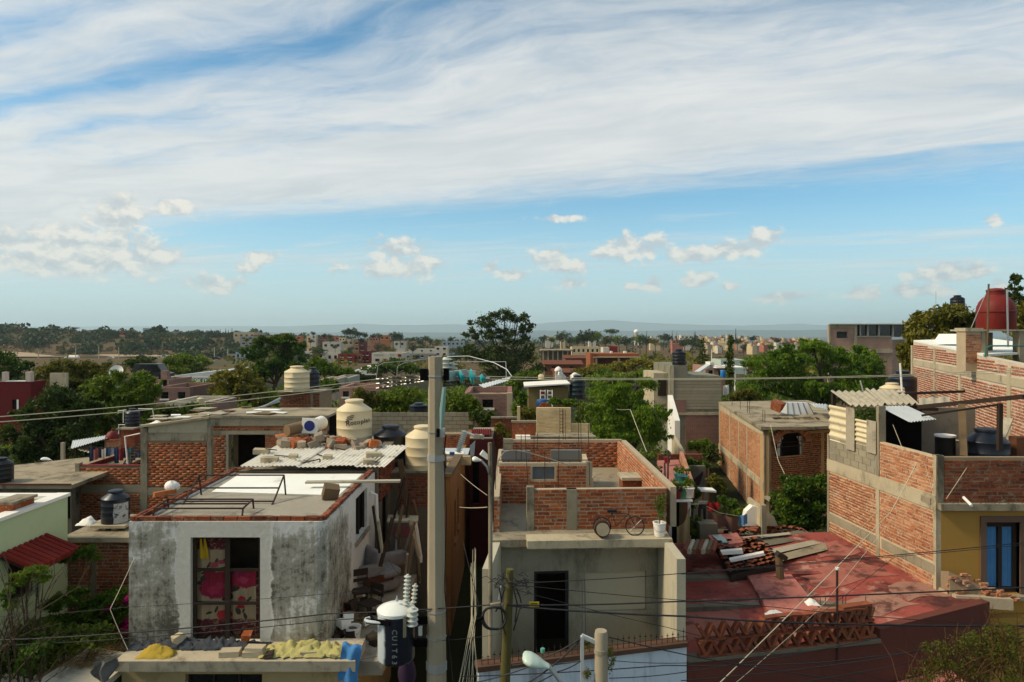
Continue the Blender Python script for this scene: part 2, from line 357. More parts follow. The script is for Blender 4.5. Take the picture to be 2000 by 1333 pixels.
_bm = []
def brick_meshes(mat):
    r = random.Random(3); out = []
    for k in range(6):
        mb = MB(); pts = []
        for z in (-.031, .031):
            for x, y in ((-.12,-.03),(.12,-.03),(.12,.03),(-.12,.03)):
                pts.append((x + r.uniform(-.007,.007), y + r.uniform(-.004,.004), z + r.uniform(-.006,.006)))
        mb.hexa(pts); out.append(mb.mesh('brick', mat))
    return out
_bcache = {}
class Bricks:
    def __init__(s, mat): s.mat = mat; s.b = []
    def face(s, A, B, z0, z1, ops=(), proud=.008, L=.25, h=.062, j=.020, jit=1.15, seed=0, vertical=False):
        r = random.Random(seed + int(abs(A[0] * 97 + A[1] * 31 + z0 * 13) * 10))
        A, B = V((*A, 0)), V((*B, 0)); d = B - A; ln = d.length; d.normalize(); n = V((d.y, -d.x, 0)); ang = math.atan2(d.y, d.x)
        za, zb = z1 if isinstance(z1, (tuple, list)) else (z1, z1)
        z = z0 + j * .6; row = 0
        while z + h < max(za, zb) - .004:
            u = -(L + j) * (.5 if row % 2 else 0) + r.uniform(-.05, .02)
            while u < ln:
                bl = L * r.uniform(.93, 1.06); a, b = max(u, .004), min(u + bl, ln - .004); u += bl + j * r.uniform(.7, 1.4)
                zt = za + (zb - za) * max(a, min(b, ln)) / ln
                if b - a < .06 or z + h > min(zt, za + (zb - za) * a / ln) + .01: continue
                for o in ops:                        # keep clear of openings, columns and beams
                    if z + h > o[2] + .005 and z < o[3] - .005 and b > o[0] and a < o[1]:
                        if a < o[0] and o[0] - a > .06: b = o[0] - .004
                        elif b > o[1] and b - o[1] > .06: a = o[1] + .004
                        else: a = b
                if b - a < .05: continue
                c = A + d * ((a + b) / 2) + n * (proud - .03 + r.uniform(-.004, .005) * jit)
                s.b.append((c.x, c.y, z + h / 2 + r.uniform(-.004, .004) * jit, ang + r.uniform(-.012, .012) * jit, b - a, h, r.randrange(6)))
            z += h + j * r.uniform(.85, 1.15); row += 1
    def one(s, x, y, z, ang, l=.25, h=.062): s.b.append((x, y, z, ang, l, h, rnd.randrange(6)))
    def flush(s, parent, n=300, name='brick'):
        if s.mat.name not in _bcache: _bcache[s.mat.name] = brick_meshes(s.mat)
        ms = _bcache[s.mat.name]; off = wloc(parent)
        s.b.sort(key=lambda q: q[0] ** 2 + q[1] ** 2 + (q[2] - CZ) ** 2)
        for x, y, z, a, l, h, k in s.b[:n]:
            link(name, ms[k], parent, (x - off.x, y - off.y, z - off.z), (0, 0, a), (l / .24, 1, h / .062))
        rest = s.b[n:]
        if rest:
            q = np.array(rest); N = len(q); rs = np.random.RandomState(5)
            base = np.array([(-.5,-.03,-.5),(.5,-.03,-.5),(.5,.03,-.5),(-.5,.03,-.5),(-.5,-.03,.5),(.5,-.03,.5),(.5,.03,.5),(-.5,.03,.5)])
            v = np.repeat(base[None], N, 0); v[:, :, 0] *= q[:, 4:5]; v[:, :, 2] *= q[:, 5:6]
            v += rs.uniform(-.003, .003, v.shape)
            ca, sa = np.cos(q[:, 3:4]), np.sin(q[:, 3:4])
            x = v[:, :, 0] * ca - v[:, :, 1] * sa + q[:, 0:1] - off.x; y = v[:, :, 0] * sa + v[:, :, 1] * ca + q[:, 1:2] - off.y; z = v[:, :, 2] + q[:, 2:3] - off.z
            fs = np.array([(0,1,5,4),(1,2,6,5),(3,0,4,7),(4,5,6,7),(0,3,2,1)])
            fast_mesh('brick_courses', np.stack([x, y, z], -1).reshape(-1, 3), (fs[None] + np.arange(N)[:, None, None] * 8).reshape(-1, 4), s.mat, parent, kind='stuff')

def fast_mesh(name, verts, quads, mat, parent=None, loc=None, **kw):
    me = bpy.data.meshes.new(name); nv, nf, k = len(verts), len(quads), quads.shape[1]
    me.vertices.add(nv); me.vertices.foreach_set('co', np.ascontiguousarray(verts, dtype=np.float32).ravel())
    me.loops.add(nf * k); me.loops.foreach_set('vertex_index', np.ascontiguousarray(quads, dtype=np.int32).ravel())
    me.polygons.add(nf); me.polygons.foreach_set('loop_start', np.arange(nf, dtype=np.int32) * k)
    me.update(); me.materials.append(mat)
    return props(link(name, me, parent, loc), **kw)
# ---------------------------------------------------------------- terrain
def smooth(x, a, b):
    q = np.clip((x - a) / (b - a), 0, 1); return q * q * (3 - 2 * q)
def terrain(x, y):
    x = np.asarray(x, float); y = np.asarray(y, float); D = np.maximum(y, 1); a = x / np.maximum(D, 30)
    z = np.interp(y, [-80, 11, 15, 22, 32, 45, 100, 160, 250, 400, 620, 900, 1500, 4000, 12000, 30000], [0, 0, .3, .6, .9, 1.7, 2.6, 1.2, -1, -6.5, -4.5, -7, -22, -40, -45, -45])
    rid = np.interp(a, [-1.2, -.75, -.5, -.39, -.25, -.08, .05, .3, .5], [15.5, 13.5, 12, 10, 8, 5, 3, 1, 0])
    z = z + rid * smooth(D, 440, 600) * (1 - smooth(D, 680, 1500))
    z = z + .9 * np.sin(x * .021 + 1) * np.cos(y * .017) * smooth(D, 120, 400)
    return z
def tz(x, y): return float(terrain(x, y))
ys = np.concatenate([np.linspace(-80, 14, 10), np.geomspace(15, 26000, 150)]); av = np.linspace(-1.7, 1.7, 141)
YY, AA = np.meshgrid(ys, av, indexing='ij'); XX = AA * np.maximum(YY, 60.)
ZZ = terrain(XX, YY); n0, n1 = YY.shape
idx = np.arange(n0 * n1).reshape(n0, n1)
q = np.stack([idx[:-1, :-1], idx[:-1, 1:], idx[1:, 1:], idx[1:, :-1]], -1).reshape(-1, 4)
m, t, b = newmat('dry_ground')
p = geo(t).outputs['Position']
n_a = t.noise(p, .012, 6, .62, .4); n_b = t.noise(p, .11, 6, .65); n_c = t.noise(p, 1.7, 4, .7)
c = t.ramp(n_b, [(.3, (.05, .048, .018)), (.5, (.11, .068, .030)), (.72, (.19, .115, .055))])
c = t.mix(t.step(n_a, .5, .62), c, (.065, .075, .032))
k = t.m('MULTIPLY_ADD', n_c, .8, .6); c = t.mix(1., c, t.xyz(k, k, k), 'MULTIPLY')
x_, y_, z_ = t.sep(p); c = t.mix(t.step(y_, 150., 90.), c, (.028, .030, .012)); c = t.mix(t.step(y_, 1100., 2600.), c, (.055, .075, .060))
t.put(b.inputs['Base Color'], c); b.inputs['Roughness'].default_value = .97; b.inputs['Specular IOR Level'].default_value = .1
fast_mesh('ground', np.stack([XX, YY, ZZ], -1).reshape(-1, 3), q, m, kind='structure')

m_asph = M('asphalt', (.06,.058,.055), .2, 1.2, .9, .3)
MB().grid(lambda i, j: (-34 + 68 * i, 4.2 + 6.2 * j + (-34 + 68 * i) * .23, .02), 8, 2).build('street', m_asph, kind='structure')
mb = MB()
for k in range(24):
    x0, x1 = -30 + k * 2.5, -30 + (k + 1) * 2.5 - .02
    mb.hexa([(x0,10.4+x0*.23,0),(x1,10.4+x1*.23,0),(x1,12.6+x1*.23,0),(x0,12.6+x0*.23,0),(x0,10.4+x0*.23,.14),(x1,10.4+x1*.23,.14),(x1,12.6+x1*.23,.14),(x0,12.6+x0*.23,.14)])
mb.build('pavement', m_conc, kind='structure')

# far ranges across the valley
def ridge(name, D, pts, mat, thick, seed):
    r = random.Random(seed); top = []
    for (p0, y0), (p1, y1) in zip(pts[:-1], pts[1:]):
        n = max(2, int((p1 - p0) / 12))
        for i in range(n): f = i / n; top.append((p0 + (p1 - p0) * f, y0 + (y1 - y0) * f - r.uniform(0, .7)))
    top.append(pts[-1]); mb = MB()
    for (pa, ya), (pb, yb) in zip(top[:-1], top[1:]):
        k = len(mb.v); a, b_ = P(pa, ya, D + thick), P(pb, yb, D + thick)
        mb.add([(X(pa, D), D, -60), (X(pb, D), D, -60), (b_.x * .985, D + thick * .6, b_.z * .55 - 18), (a.x * .985, D + thick * .6, a.z * .55 - 18), a, b_, (b_.x * 1.1, D + thick * 2, -60), (a.x * 1.1, D + thick * 2, -60)],
               [(0, 1, 2, 3), (3, 2, 5, 4), (4, 5, 6, 7)])
    mb.build(name, mat, kind='structure')
m_hill = M('far_hill', (.05,.065,.055), .3, .0016, .95, 0, .01)
ridge('far_mountain', 15000, [(-700, 640), (300, 638), (560, 638), (640, 635), (700, 633), (770, 636), (880, 634), (1000, 636), (1060, 632), (1120, 628), (1190, 626), (1260, 631), (1330, 634), (1450, 637), (1560, 633), (1640, 638), (2700, 640)], m_hill, 1500, 1)
ridge('far_hill', 8000, [(-600, 651), (900, 650), (1060, 646), (1200, 647), (1300, 646.5), (1420, 645), (1560, 645.5), (1640, 644), (1800, 646), (2600, 645)], m_hill, 900, 2)

# haze: the air of the valley, one even volume round everything
hm = bpy.data.materials.new('haze'); hm.use_nodes = True; t = NT(hm.node_tree)
pv = t.n('ShaderNodeVolumePrincipled'); pv.inputs['Color'].default_value = (.76, .94, 1, 1); pv.inputs['Density'].default_value = .0001; pv.inputs['Anisotropy'].default_value = .15
t.nt.links.new(pv.outputs[0], t.n('ShaderNodeOutputMaterial').inputs['Volume'])
MB().box(-52000, 52000, -400, 27000, -64, 420).build('haze', hm, kind='stuff')

# ---------------------------------------------------------------- plants
def rand_dirs(rs, n):
    v = rs.normal(size=(n, 3)); return v / np.linalg.norm(v, axis=1, keepdims=True)
def leaf_quads(c, u, rs, size, slim=.42):
    n = len(c); w = np.cross(u, rand_dirs(rs, n)); w /= np.linalg.norm(w, axis=1, keepdims=True) + 1e-9
    s = size * rs.uniform(.6, 1.35, (n, 1))
    v = np.stack([c + u * s, c + w * s * slim, c - u * s, c - w * s * slim], 1).reshape(-1, 3)
    return v, np.arange(4 * n).reshape(n, 4)
def crown(blobs, nleaf, size, seed, hang=0., clumps=26, slim=.42, sig=.2, shell=.55):
    """leaf-sized faces gathered in clumps through ellipsoid blobs (x,y,z,rx,ry,rz)"""
    rs = np.random.RandomState(seed); B = np.array(blobs, float)
    sat_ = []                                            # small tufts that break the outline
    for bl in B:
        for _ in range(3): dv = rand_dirs(rs, 1)[0]; dv[2] = abs(dv[2]) * .8 - .1; f = rs.uniform(.28, .42); sat_.append(np.concatenate([bl[:3] + dv * bl[3:6] * rs.uniform(.95, 1.2), bl[3:6] * f]))
    B = np.concatenate([B * np.array([1, 1, 1, .9, .9, .9]), np.array(sat_)])
    wts = (B[:, 3] * B[:, 4] * B[:, 5]) ** .667; wts /= wts.sum(); out = []
    for bl, w in zip(B, wts):
        n = max(20, int(nleaf * w)); k = max(6, int(clumps * (.35 if w < wts.max() * .35 else 1)))
        cc = rand_dirs(rs, k) * rs.uniform(shell, 1.0, (k, 1)); cc[:, 2] = np.where(cc[:, 2] < -.5, cc[:, 2] * .6, cc[:, 2])
        ck = rs.randint(0, k, n); o = rs.normal(size=(n, 3)) * sig * rs.uniform(.6, 1.3, k)[ck][:, None]
        if hang: o[:, 2] = -np.abs(rs.normal(size=n)) * sig * (1 + 1.6 * hang) + .1
        pos = bl[:3] + (cc[ck] + o) * bl[3:6]; out.append(pos)
    c = np.concatenate(out); u = rand_dirs(rs, len(c))
    if hang: u = u * (1 - hang) + np.array([0, 0, -1.]) * hang; u /= np.linalg.norm(u, axis=1, keepdims=True)
    return leaf_quads(c, u, rs, size, slim)
def trunk_mesh(blobs, r0, mat, seed=0, base=(0, 0, 0)):
    r = random.Random(seed); mb = MB(); B = sorted(blobs, key=lambda q: q[2]); zt = min(q[2] for q in B); b0 = V(base)
    fork = V((b0.x + sum(q[0] for q in B) / len(B) * .5, b0.y + sum(q[1] for q in B) / len(B) * .5, max(zt * .55, .3)))
    mid = b0.lerp(fork, .5) + V((r.uniform(-1, 1), r.uniform(-1, 1), 0)) * r0
    mb.tube([b0 - V((0, 0, .3)), mid, fork], [r0 * 1.25, r0, r0 * .8], 8)
    for q in B:
        e = V(q[:3]); m_ = fork.lerp(e, .5) + V((r.uniform(-1, 1), r.uniform(-1, 1), r.uniform(-.3, .6))) * q[3] * .22
        mb.tube([fork, m_, e], [r0 * .55, r0 * .35, r0 * .14], 6)
        for _ in range(5):
            g = e + V((r.uniform(-.8, .8) * q[3], r.uniform(-.8, .8) * q[4], r.uniform(-.3, .8) * q[5]))
            mb.tube([m_.lerp(e, r.uniform(.2, .9)), (m_ + g) / 2 + V((0, 0, .1 * q[5])), g], [r0 * .16, r0 * .1, r0 * .04], 4)
    return mb.mesh('trunk', mat, True)
m_bark = M('bark', (.12,.085,.055), .3, 4, .95, .5)
lm_pirul = leafmat('pepper_tree_leaves', (.040,.085,.006), (.10,.185,.012), (.20,.28,.03))
lm_dark = leafmat('dark_leaves', (.022,.042,.006), (.050,.080,.010), (.11,.13,.02))
lm_olive = leafmat('olive_leaves', (.055,.058,.008), (.13,.12,.016), (.24,.20,.035))
lm_mid = leafmat('green_leaves', (.034,.072,.006), (.080,.145,.010), (.17,.21,.025))
lm_scrub = leafmat('scrub_leaves', (.022,.032,.009), (.050,.058,.016), (.13,.085,.028), .2)
lm_far = leafmat('distant_leaves', (.012,.030,.010), (.028,.052,.015), (.065,.085,.022), .2)
lm_bright = leafmat('bright_leaves', (.06,.11,.015), (.12,.18,.03), (.20,.26,.05))
lm_mag = leafmat('magenta_bracts', (.25,.005,.13), (.42,.012,.22), (.55,.03,.30))
lm_dry = leafmat('dry_leaves', (.12,.06,.015), (.22,.13,.03), (.16,.18,.04))

def tree(name, label, cat, loc, blobs, nleaf, size, mat, seed, r0=.15, group=None, **kw):
    o = thing(name, label, cat, loc, group)
    link('trunk', trunk_mesh(blobs, r0, m_bark, seed), o)
    v, f = crown(blobs, nleaf, size, seed, **kw); fast_mesh('crown', v, f, mat, o)
    return o
# distant tree kinds: one of each built, the rest copies
_proto = {}
def proto(kind):
    if kind in _proto: return _proto[kind]
    r = random.Random(sum(map(ord, kind)))
    k, mat, s = kind.split('|')[0], {'far': lm_far, 'olive': lm_olive, 'mid': lm_mid, 'dark': lm_dark}[kind.split('|')[1]], 0
    if k == 'round':
        bl = [(r.uniform(-.22, .22), r.uniform(-.2, .2), r.uniform(.42, .78), r.uniform(.2, .3), r.uniform(.2, .3), r.uniform(.15, .22)) for _ in range(6)]
        args = dict(nleaf=1300, size=.035, clumps=16)
    elif k == 'cone':
        bl = [(0, 0, .15 + i * .16, .17 - i * .028, .17 - i * .028, .13) for i in range(6)]; args = dict(nleaf=1200, size=.03, clumps=14)
    else:
        bl = [(r.uniform(-.3, .3), r.uniform(-.25, .25), r.uniform(.72, .88), r.uniform(.16, .26), r.uniform(.16, .26), r.uniform(.07, .12)) for _ in range(6)]
        args = dict(nleaf=900, size=.03, clumps=14)
    v, f = crown(bl, seed=r.randrange(999), **args)
    o = fast_mesh('crown', v, f, mat); me = o.data; bpy.data.objects.remove(o)
    _proto[kind] = (trunk_mesh(bl, .022, m_bark, 3), me); return _proto[kind]
def ftree(px, pt, pb, D, kind, label, group, wide=1., name='tree'):
    tr, cr = proto(kind); h = (pb - pt) * D / F / .98
    o = thing(name, label, 'tree', (X(px, D), D, Z(pb, D)), group); o.rotation_euler.z = px * 1.7 % 6.28; o.scale = (h * wide, h * wide, h)
    link('trunk', tr, o); link('crown', cr, o); return o

# scrub on the far slopes: nobody could count it
rs = np.random.RandomState(4)
def scrub(name, n, a0, a1, d0, d1, rad, leaves, mat, seed, dens=None, ls=.34):
    rs = np.random.RandomState(seed); D = np.sqrt(rs.uniform(d0 ** 2, d1 ** 2, n)); a = rs.uniform(a0, a1, n)
    if dens is not None: kp = rs.uniform(size=n) < dens(a, D); D, a = D[kp], a[kp]
    x = a * D; z = terrain(x, D); r = rs.uniform(*rad, len(D)) * (.6 + .8 * rs.uniform(size=len(D)) ** 3)
    i = np.repeat(np.arange(len(D)), leaves); o = rand_dirs(rs, len(i)) * rs.uniform(.3, 1, (len(i), 1)) ** .5
    c = np.stack([x, D, z + r * .55], -1)[i] + o * r[i][:, None] * np.array([1, 1, .75])
    v, f = leaf_quads(c, rand_dirs(rs, len(c)), rs, r[i][:, None] * ls, .6)
    fast_mesh(name, v, f, mat, kind='stuff', label=None)
def band(a, D):
    return np.where((a < -.42) & (D < 482 - (a + .78) * 170), .04, 1.) * (.30 + .7 * (np.sin(a * 37 + D * .021) * np.cos(a * 19 - D * .035) > -.25))
scrub('hillside_scrub', 1900, -.95, -.36, 438, 610, (1.1, 2.2), 24, lm_scrub, 1, band, .42)
scrub('hillside_thicket', 1050, -.95, -.36, 430, 610, (2.8, 5.6), 60, lm_far, 15, lambda a, D: 1. * ((a > -.42) | (D > 482 - (a + .78) * 170)) * (np.sin(a * 31 + D * .03 + 1) * np.cos(a * 53 - D * .05) > .1), .3)
scrub('ridge_scrub', 600, -1., -.30, 585, 660, (1.5, 3.4), 30, lm_far, 12)
scrub('slope_scrub', 1100, -.42, .02, 330, 640, (1.5, 3.0), 22, lm_far, 2, band)
scrub('plain_scrub', 1700, .0, 1.1, 300, 950, (1.6, 3.6), 20, lm_far, 3, lambda a, D: np.where(D < 480, .12, .8))
scrub('valley_scrub', 900, -1.0, .9, 130, 330, (1.0, 2.4), 26, lm_olive, 5, band)
scrub('undergrowth', 420, -.9, .75, 42, 82, (.7, 1.5), 220, lm_mid, 6, None, .13)

# ---------------------------------------------------------------- distant houses
cm = {}
def hmat(c):
    if c not in cm: cm[c] = M('wall_' + '_'.join('%02d' % int(q * 100) for q in c), c, .18, .5, .9, 0, 3)
    return cm[c]
TAN, BEI, WHI, GRY, RED, MAR, ORA, SAL, BLU, CRE, BRK = (.34,.22,.13), (.45,.38,.27), (.54,.52,.46), (.30,.30,.28), (.30,.055,.045), (.20,.025,.03), (.46,.19,.09), (.42,.19,.14), (.30,.38,.45), (.55,.46,.31), (.28,.13,.08)
def fhouse(px0, px1, pt, pb, D, c, label, wins=2, depth=None, rows=1, parapet=True, roof=None, name='house', group=None, base=3., doors=0, wz=None):
    x0, x1, z1 = X(px0, D), X(px1, D), Z(pt, D); z0 = min(Z(pb, D), tz((x0 + x1) / 2, D)) - base; dp = depth or max(5., (x1 - x0) * .7); zb = Z(pb, D)
    o = thing(name, label, 'house', ((x0 + x1) / 2, D, z0), group); mat = hmat(c) if isinstance(c, tuple) else c
    mb = MB(); H = z1 - zb; w = x1 - x0; ops = []
    for r_ in range(rows):
        for k in range(wins):
            uc = w * (k + .5) / wins; ww = min(w / wins * .45, H * .5); hh = min(H / rows * .38, 1.5); zc = zb + H / rows * (r_ + .55)
            ops.append((uc - ww / 2, uc + ww / 2, zc - hh / 2, zc + hh / 2))
    wseg(mb, (x0, D), (x1, D), z0, z1, .3, ops)
    mb.box(x0, x0 + .3, D + .301, D + dp, z0, z1); mb.box(x1 - .3, x1, D + .301, D + dp, z0, z1); mb.box(x0 + .3, x1 - .3, D + dp - .3, D + dp, z0, z1)
    mb.build('wall', mat, o)
    for a, b_, c0, c1 in ops:
        wn = MB().box(x0 + a, x0 + b_, D + .17, D + .2, c0, c1).build('window', m_glass, o)
        MB().box(x0 + a - .08, x0 + b_ + .08, D - .07, D + .1, c0 - .14, c0 - .002).build('sill', m_white, wn)
    if roof == 'tile':
        MB().prism([(x0 - .4, D - .5, z1 + .02), (x0 - .4, D + dp * .5, z1 + w * .05 + .3), (x0 - .4, D + dp + .4, z1 + .02)], (w + .8, 0, 0)).build('roof', m_tile_far, o)
    else:
        MB().box(x0 + .3, x1 - .3, D + .302, D + dp - .31, z1 - .62, z1 - .42).build('roof', m_roofc, o)
    return o
m_tile_far = M('far_clay_tiles', (.22,.082,.046), .3, 1.2, .9, .2, 6)
RG = 600
for a in [
    (-4, 11, 634, 650, RG, BEI, 'beige two storey house at the left end of the hilltop', 1, None, 2),
    (10, 27, 637, 650, RG + 8, BLU, 'dark blue grey house beside the beige house on the left hilltop', 2),
    (26, 37, 638, 650, RG + 4, SAL, 'small salmon pink house on the left hilltop', 1),
    (43, 61, 641, 652, RG + 14, WHI, 'low pale house half hidden by trees on the left hilltop', 2),
    (218, 247, 648, 658, RG - 12, RED, 'brick red hilltop house with a raised tower and open terrace', 3),
    (279, 310, 641, 653, RG, BLU, 'blue grey hilltop house with a roof frame, right of the red one', 3),
    (326, 341, 648, 656, RG, GRY, 'small grey hilltop house between trees and the row of cypresses', 1),
    (456, 497, 649, 664, 520, BEI, 'wide beige house with a red tiled roof near the cypress row', 4),
    (469, 496, 657, 677, 470, GRY, 'tall pale grey block house below the tiled beige house', 2, None, 2),
    (495, 504, 655, 668, 480, RED, 'narrow red house beside the pale grey block house', 1),
    (504, 517, 650, 668, 490, GRY, 'grey house with a rooftop frame behind the green tree', 1),
    (514, 541, 656, 670, 500, TAN, 'long tan house behind the big green tree on the left', 3),
    (547, 561, 651, 659, 520, BRK, 'small brown house on the skyline behind the green tree', 1),
    (577, 589, 656, 667, 480, ORA, 'small orange brick house right of the green tree top', 1),
    (599, 609, 656, 670, 470, CRE, 'cream house beside the slim white tower house', 1),
    (608, 617, 655, 672, 465, WHI, 'slim white tower house in the hillside town', 1, None, 2),
    (624, 652, 656, 669, 470, BRK, 'wide red brick house on the hillside town skyline', 4),
    (646, 662, 657, 668, 455, SAL, 'salmon house joined to the wide red brick house', 2),
    (630, 666, 668, 684, 400, WHI, 'large white house with a car porch in the hillside town', 3),
    (662, 674, 660, 677, 430, CRE, 'cream house with a flat roof above the white porch house', 2, None, 2),
    (674, 688, 663, 679, 425, BEI, 'beige house right of the cream flat roofed house', 2),
    (690, 703, 666, 688, 390, TAN, 'tall tan house beside the maroon gabled house', 1, None, 2),
    (701, 714, 668, 688, 380, MAR, 'maroon house standing beside the tall tan one', 1, None, 2),
    (722, 744, 658, 671, 460, SAL, 'pinkish house with many small windows below the tree clump', 4),
    (742, 760, 655, 668, 450, ORA, 'orange house with a terrace right of the tree clump', 2),
    (769, 791, 667, 679, 400, WHI, 'plain white box shaped house left of the tall round trees', 2),
    (594, 633, 687, 706, 230, WHI, 'white modern house with wide glass front and porch', 3),
    (638, 661, 690, 708, 225, WHI, 'white house with a red triangular panel on its front', 2),
    (660, 691, 692, 710, 220, RED, 'red house with two upper windows and dark garage', 2, None, 2),
    (691, 706, 692, 709, 222, BRK, 'brown brick house squeezed between two red houses', 2),
    (704, 722, 687, 709, 224, MAR, 'dark red stepped house beside the white shop building', 2, None, 2),
    (849, 874, 677, 698, 260, WHI, 'white two storey building just left of the main pole top', 2, None, 2),
    (443, 461, 692, 704, 330, GRY, 'low grey house left of the blue and white house by the road', 2),
    (460, 488, 688, 704, 325, BLU, 'pale blue and white house with arched windows by the road', 3),
    (864, 906, 667, 678, 420, BLU, 'low blue grey modern building with long dark windows', 5),
    (1117, 1171, 678, 694, 240, CRE, 'unfinished beige house with a row of empty arched windows', 6),
    (1150, 1164, 661, 672, 420, WHI, 'small white house with one window among trees on the plain', 1),
    (1330, 1352, 655, 664, 520, WHI, 'white house with a roof terrace on the right plain', 3),
    (1313, 1334, 664, 675, 480, SAL, 'pinkish house below the white terrace house on the plain', 3),
    (1066, 1080, 661, 668, 560, WHI, 'tiny white house on the plain right of the tall tree', 1),
    (1095, 1104, 663, 671, 480, CRE, 'small cream wall house beside dark round tree on the plain', 1),
    (1270, 1290, 662, 671, 520, CRE, 'cream house near the white water tower', 2),
    (1178, 1190, 679, 693, 175, WHI, 'white tower block on the terracotta house behind it', 0),
    (1188, 1206, 677, 693, 178, RED, 'small brick red rooftop room beside the white tower block', 0),
]:
    k = dict(zip(('depth', 'rows'), a[8:])); fhouse(*a[:7], wins=a[7] if len(a) > 7 else 2, **k)
# raised pieces of the red hilltop house
# white shop building with red signs
o = fhouse(726, 786, 690, 712, 215, WHI, 'white commercial building with two square red signs', wins=0, depth=14, name='shop_building')
def fpanel(px0, px1, pt, pb, D, mat, nm, par, th=.12): return MB().box(X(px0, D), X(px1, D), D - th, D - .01, Z(pb, D), Z(pt, D)).build(nm, mat, par)
m_signred = plain('sign_red', (.35,.02,.03), .5); m_bluepaint = plain('blue_paint', (.03,.12,.35), .5)
fpanel(777, 784, 692, 697, 215, m_signred, 'sign', o); fpanel(747, 755, 701, 708, 215, m_signred, 'sign', o)
for px in (733, 765): fpanel(px, px + 8, 701, 706, 215, m_glass, 'window', o)
for px in (731, 734, 737, 740, 743, 746, 762, 765, 768): fpanel(px, px + 2, 693, 694.5, 215, m_conc_d, 'letter', o, .06)
fhouse(786, 848, 692, 702, 235, GRY, 'long low grey warehouse right of the white shop building', wins=4, name='warehouse')
fhouse(798, 850, 682, 690, 300, WHI, 'white warehouse roof above the long grey warehouse', wins=3, name='warehouse')
# long open shed with pillars
D = 200; o = thing('open_shed', 'long open sided shed with dark interior and pale pillars', 'shed', (X(1090, D), D, Z(700, D)))
MB().box(X(1056, D), X(1121, D), D - .5, D + 9, Z(686, D), Z(683.5, D)).build('roof', m_roofc, o)
MB().box(X(1058, D), X(1119, D), D + 6, D + 6.3, Z(712, D), Z(686.2, D)).build('wall', m_conc_d, o)
for k in range(7): px = 1060 + k * 9.6; MB().box(X(px, D), X(px, D) + .25, D, D + .25, Z(712, D), Z(686.2, D)).build('pillar', m_conc_l, o)
# terracotta flat house with a deep porch
D = 150; o = thing('terracotta_house', 'flat terracotta house with a deep dark porch on the plain', 'house', (X(1200, D), D, Z(716, D)))
m_terra = M('terracotta_render', (.34,.125,.06), .15, .6, .9, .1)
MB().box(X(1152, D), X(1160, D), D - 1, D + 8, Z(722, D), Z(690, D)).build('wall', m_terra, o)
MB().box(X(1160, D) + .01, X(1248, D), D, D + 8, Z(697, D), Z(691, D)).build('fascia', m_terra, o)
MB().box(X(1158, D), X(1250, D), D - 1.2, D + 8, Z(698.6, D), Z(697.1, D)).build('roof_slab', m_conc_l, o)
MB().box(X(1160, D) + .02, X(1240, D), D + 5, D + 5.3, Z(722, D), Z(698.7, D)).build('back_wall', m_brick_dark, o)
for px in (1162, 1206): MB().box(X(px, D), X(px + 4, D), D - .6, D + .2, Z(720, D), Z(698.7, D)).build('pillar', m_conc_l, o)
for px, w in ((1195, 4), (1222, 5)): MB().box(X(px, D), X(px + w, D), D + 2, D + 3.2, Z(690.9, D), Z(687, D)).build('roof_box', m_white, o)
for (p0, p1, pt, pb, D, lab) in [(1064, 1135, 706, 723, 125, 'broad terracotta roofed house below the long open shed'), (1085, 1124, 722, 733, 105, 'small house with a red tiled roof behind the white belfry'),
                                 (1186, 1206, 722, 733, 108, 'tiny house with a reddish tiled roof among green shrubs'), (1105, 1165, 694, 706, 165, 'low house with a purplish flat tiled roof and white chimneys')]:
    fhouse(p0, p1, pt + 6, pb + 4, D, BRK, lab, wins=2, roof='tile', depth=7)
# water tower
D = 620; o = thing('water_tower', 'white domed water tower on the plain skyline', 'water tower', (X(1243, D), D, tz(X(1243, D), D)))
c = (X(1243, D), D, o.location.z)
hgt = Z(652, D) - c[2]
mb = MB(); [mb.bar((c[0] + dx_, D + dy_, c[2]), (c[0] + dx_ * .8, D + dy_ * .8, c[2] + hgt), .5) for dx_ in (-1.6, 1.6) for dy_ in (-1.6, 1.6)]; mb.build('legs', m_white, o)
MB().lathe([(0.1, 0), (1.8, .2), (2.4, 1.2), (2.4, 2.2), (1.7, 3.2), (.8, 3.7), (.1, 3.8)], (c[0], D, c[2] + hgt), 20).build('tank', m_white, o, True)

# far town on the plain: far too small to show parts
r = random.Random(12); pal = [hmat(c) for c in (BEI, WHI, SAL, TAN, BRK, CRE, GRY, BEI)]
hm_ = []
for k in range(8):
    mb = MB(); mb.box(-3, 3, -3, 3, -4, 3); mb.box(-3.2, 3.2, -3.2, -2.9, 3.01, 3.4); mb.box(-2.6, -.2 + k % 2, -1, 2.6, 3.01, 4.2 + .5 * (k % 3)); mb.box(-1.9, -.9, -3.06, -3.01, .4, 1.8); mb.box(.8, 2., -3.06, -3.01, .4, 1.8)
    hm_.append(mb.mesh('town_house', pal[k]))
for k in range(275):
    px = r.uniform(1366, 1600) if k < 245 else r.uniform(1060, 1380); py = r.uniform(658, 684) if px < 1480 else r.uniform(664, 682)
    if px < 1380: py = r.uniform(657, 668)
    D = 10000 / (py - 640) * r.uniform(.9, 1.1) * 1.6
    s_ = r.uniform(.32, .62); zg = Z(py, D)
    kc = r.randrange(8); cn_ = ('beige', 'white', 'salmon', 'tan', 'brown brick', 'cream', 'grey', 'buff')[kc]
    o = link('town_house', hm_[kc], None, (X(px, D), D, zg), (0, 0, r.uniform(-.6, .6)), (s_, s_, s_))
    props(o, 'tiny %s house packed in the far town on the right plain' % cn_ if px > 1380 else 'tiny %s house scattered among trees on the far plain' % cn_, 'house', cn_ + (' houses of the far town' if px > 1380 else ' houses scattered on the far plain'))

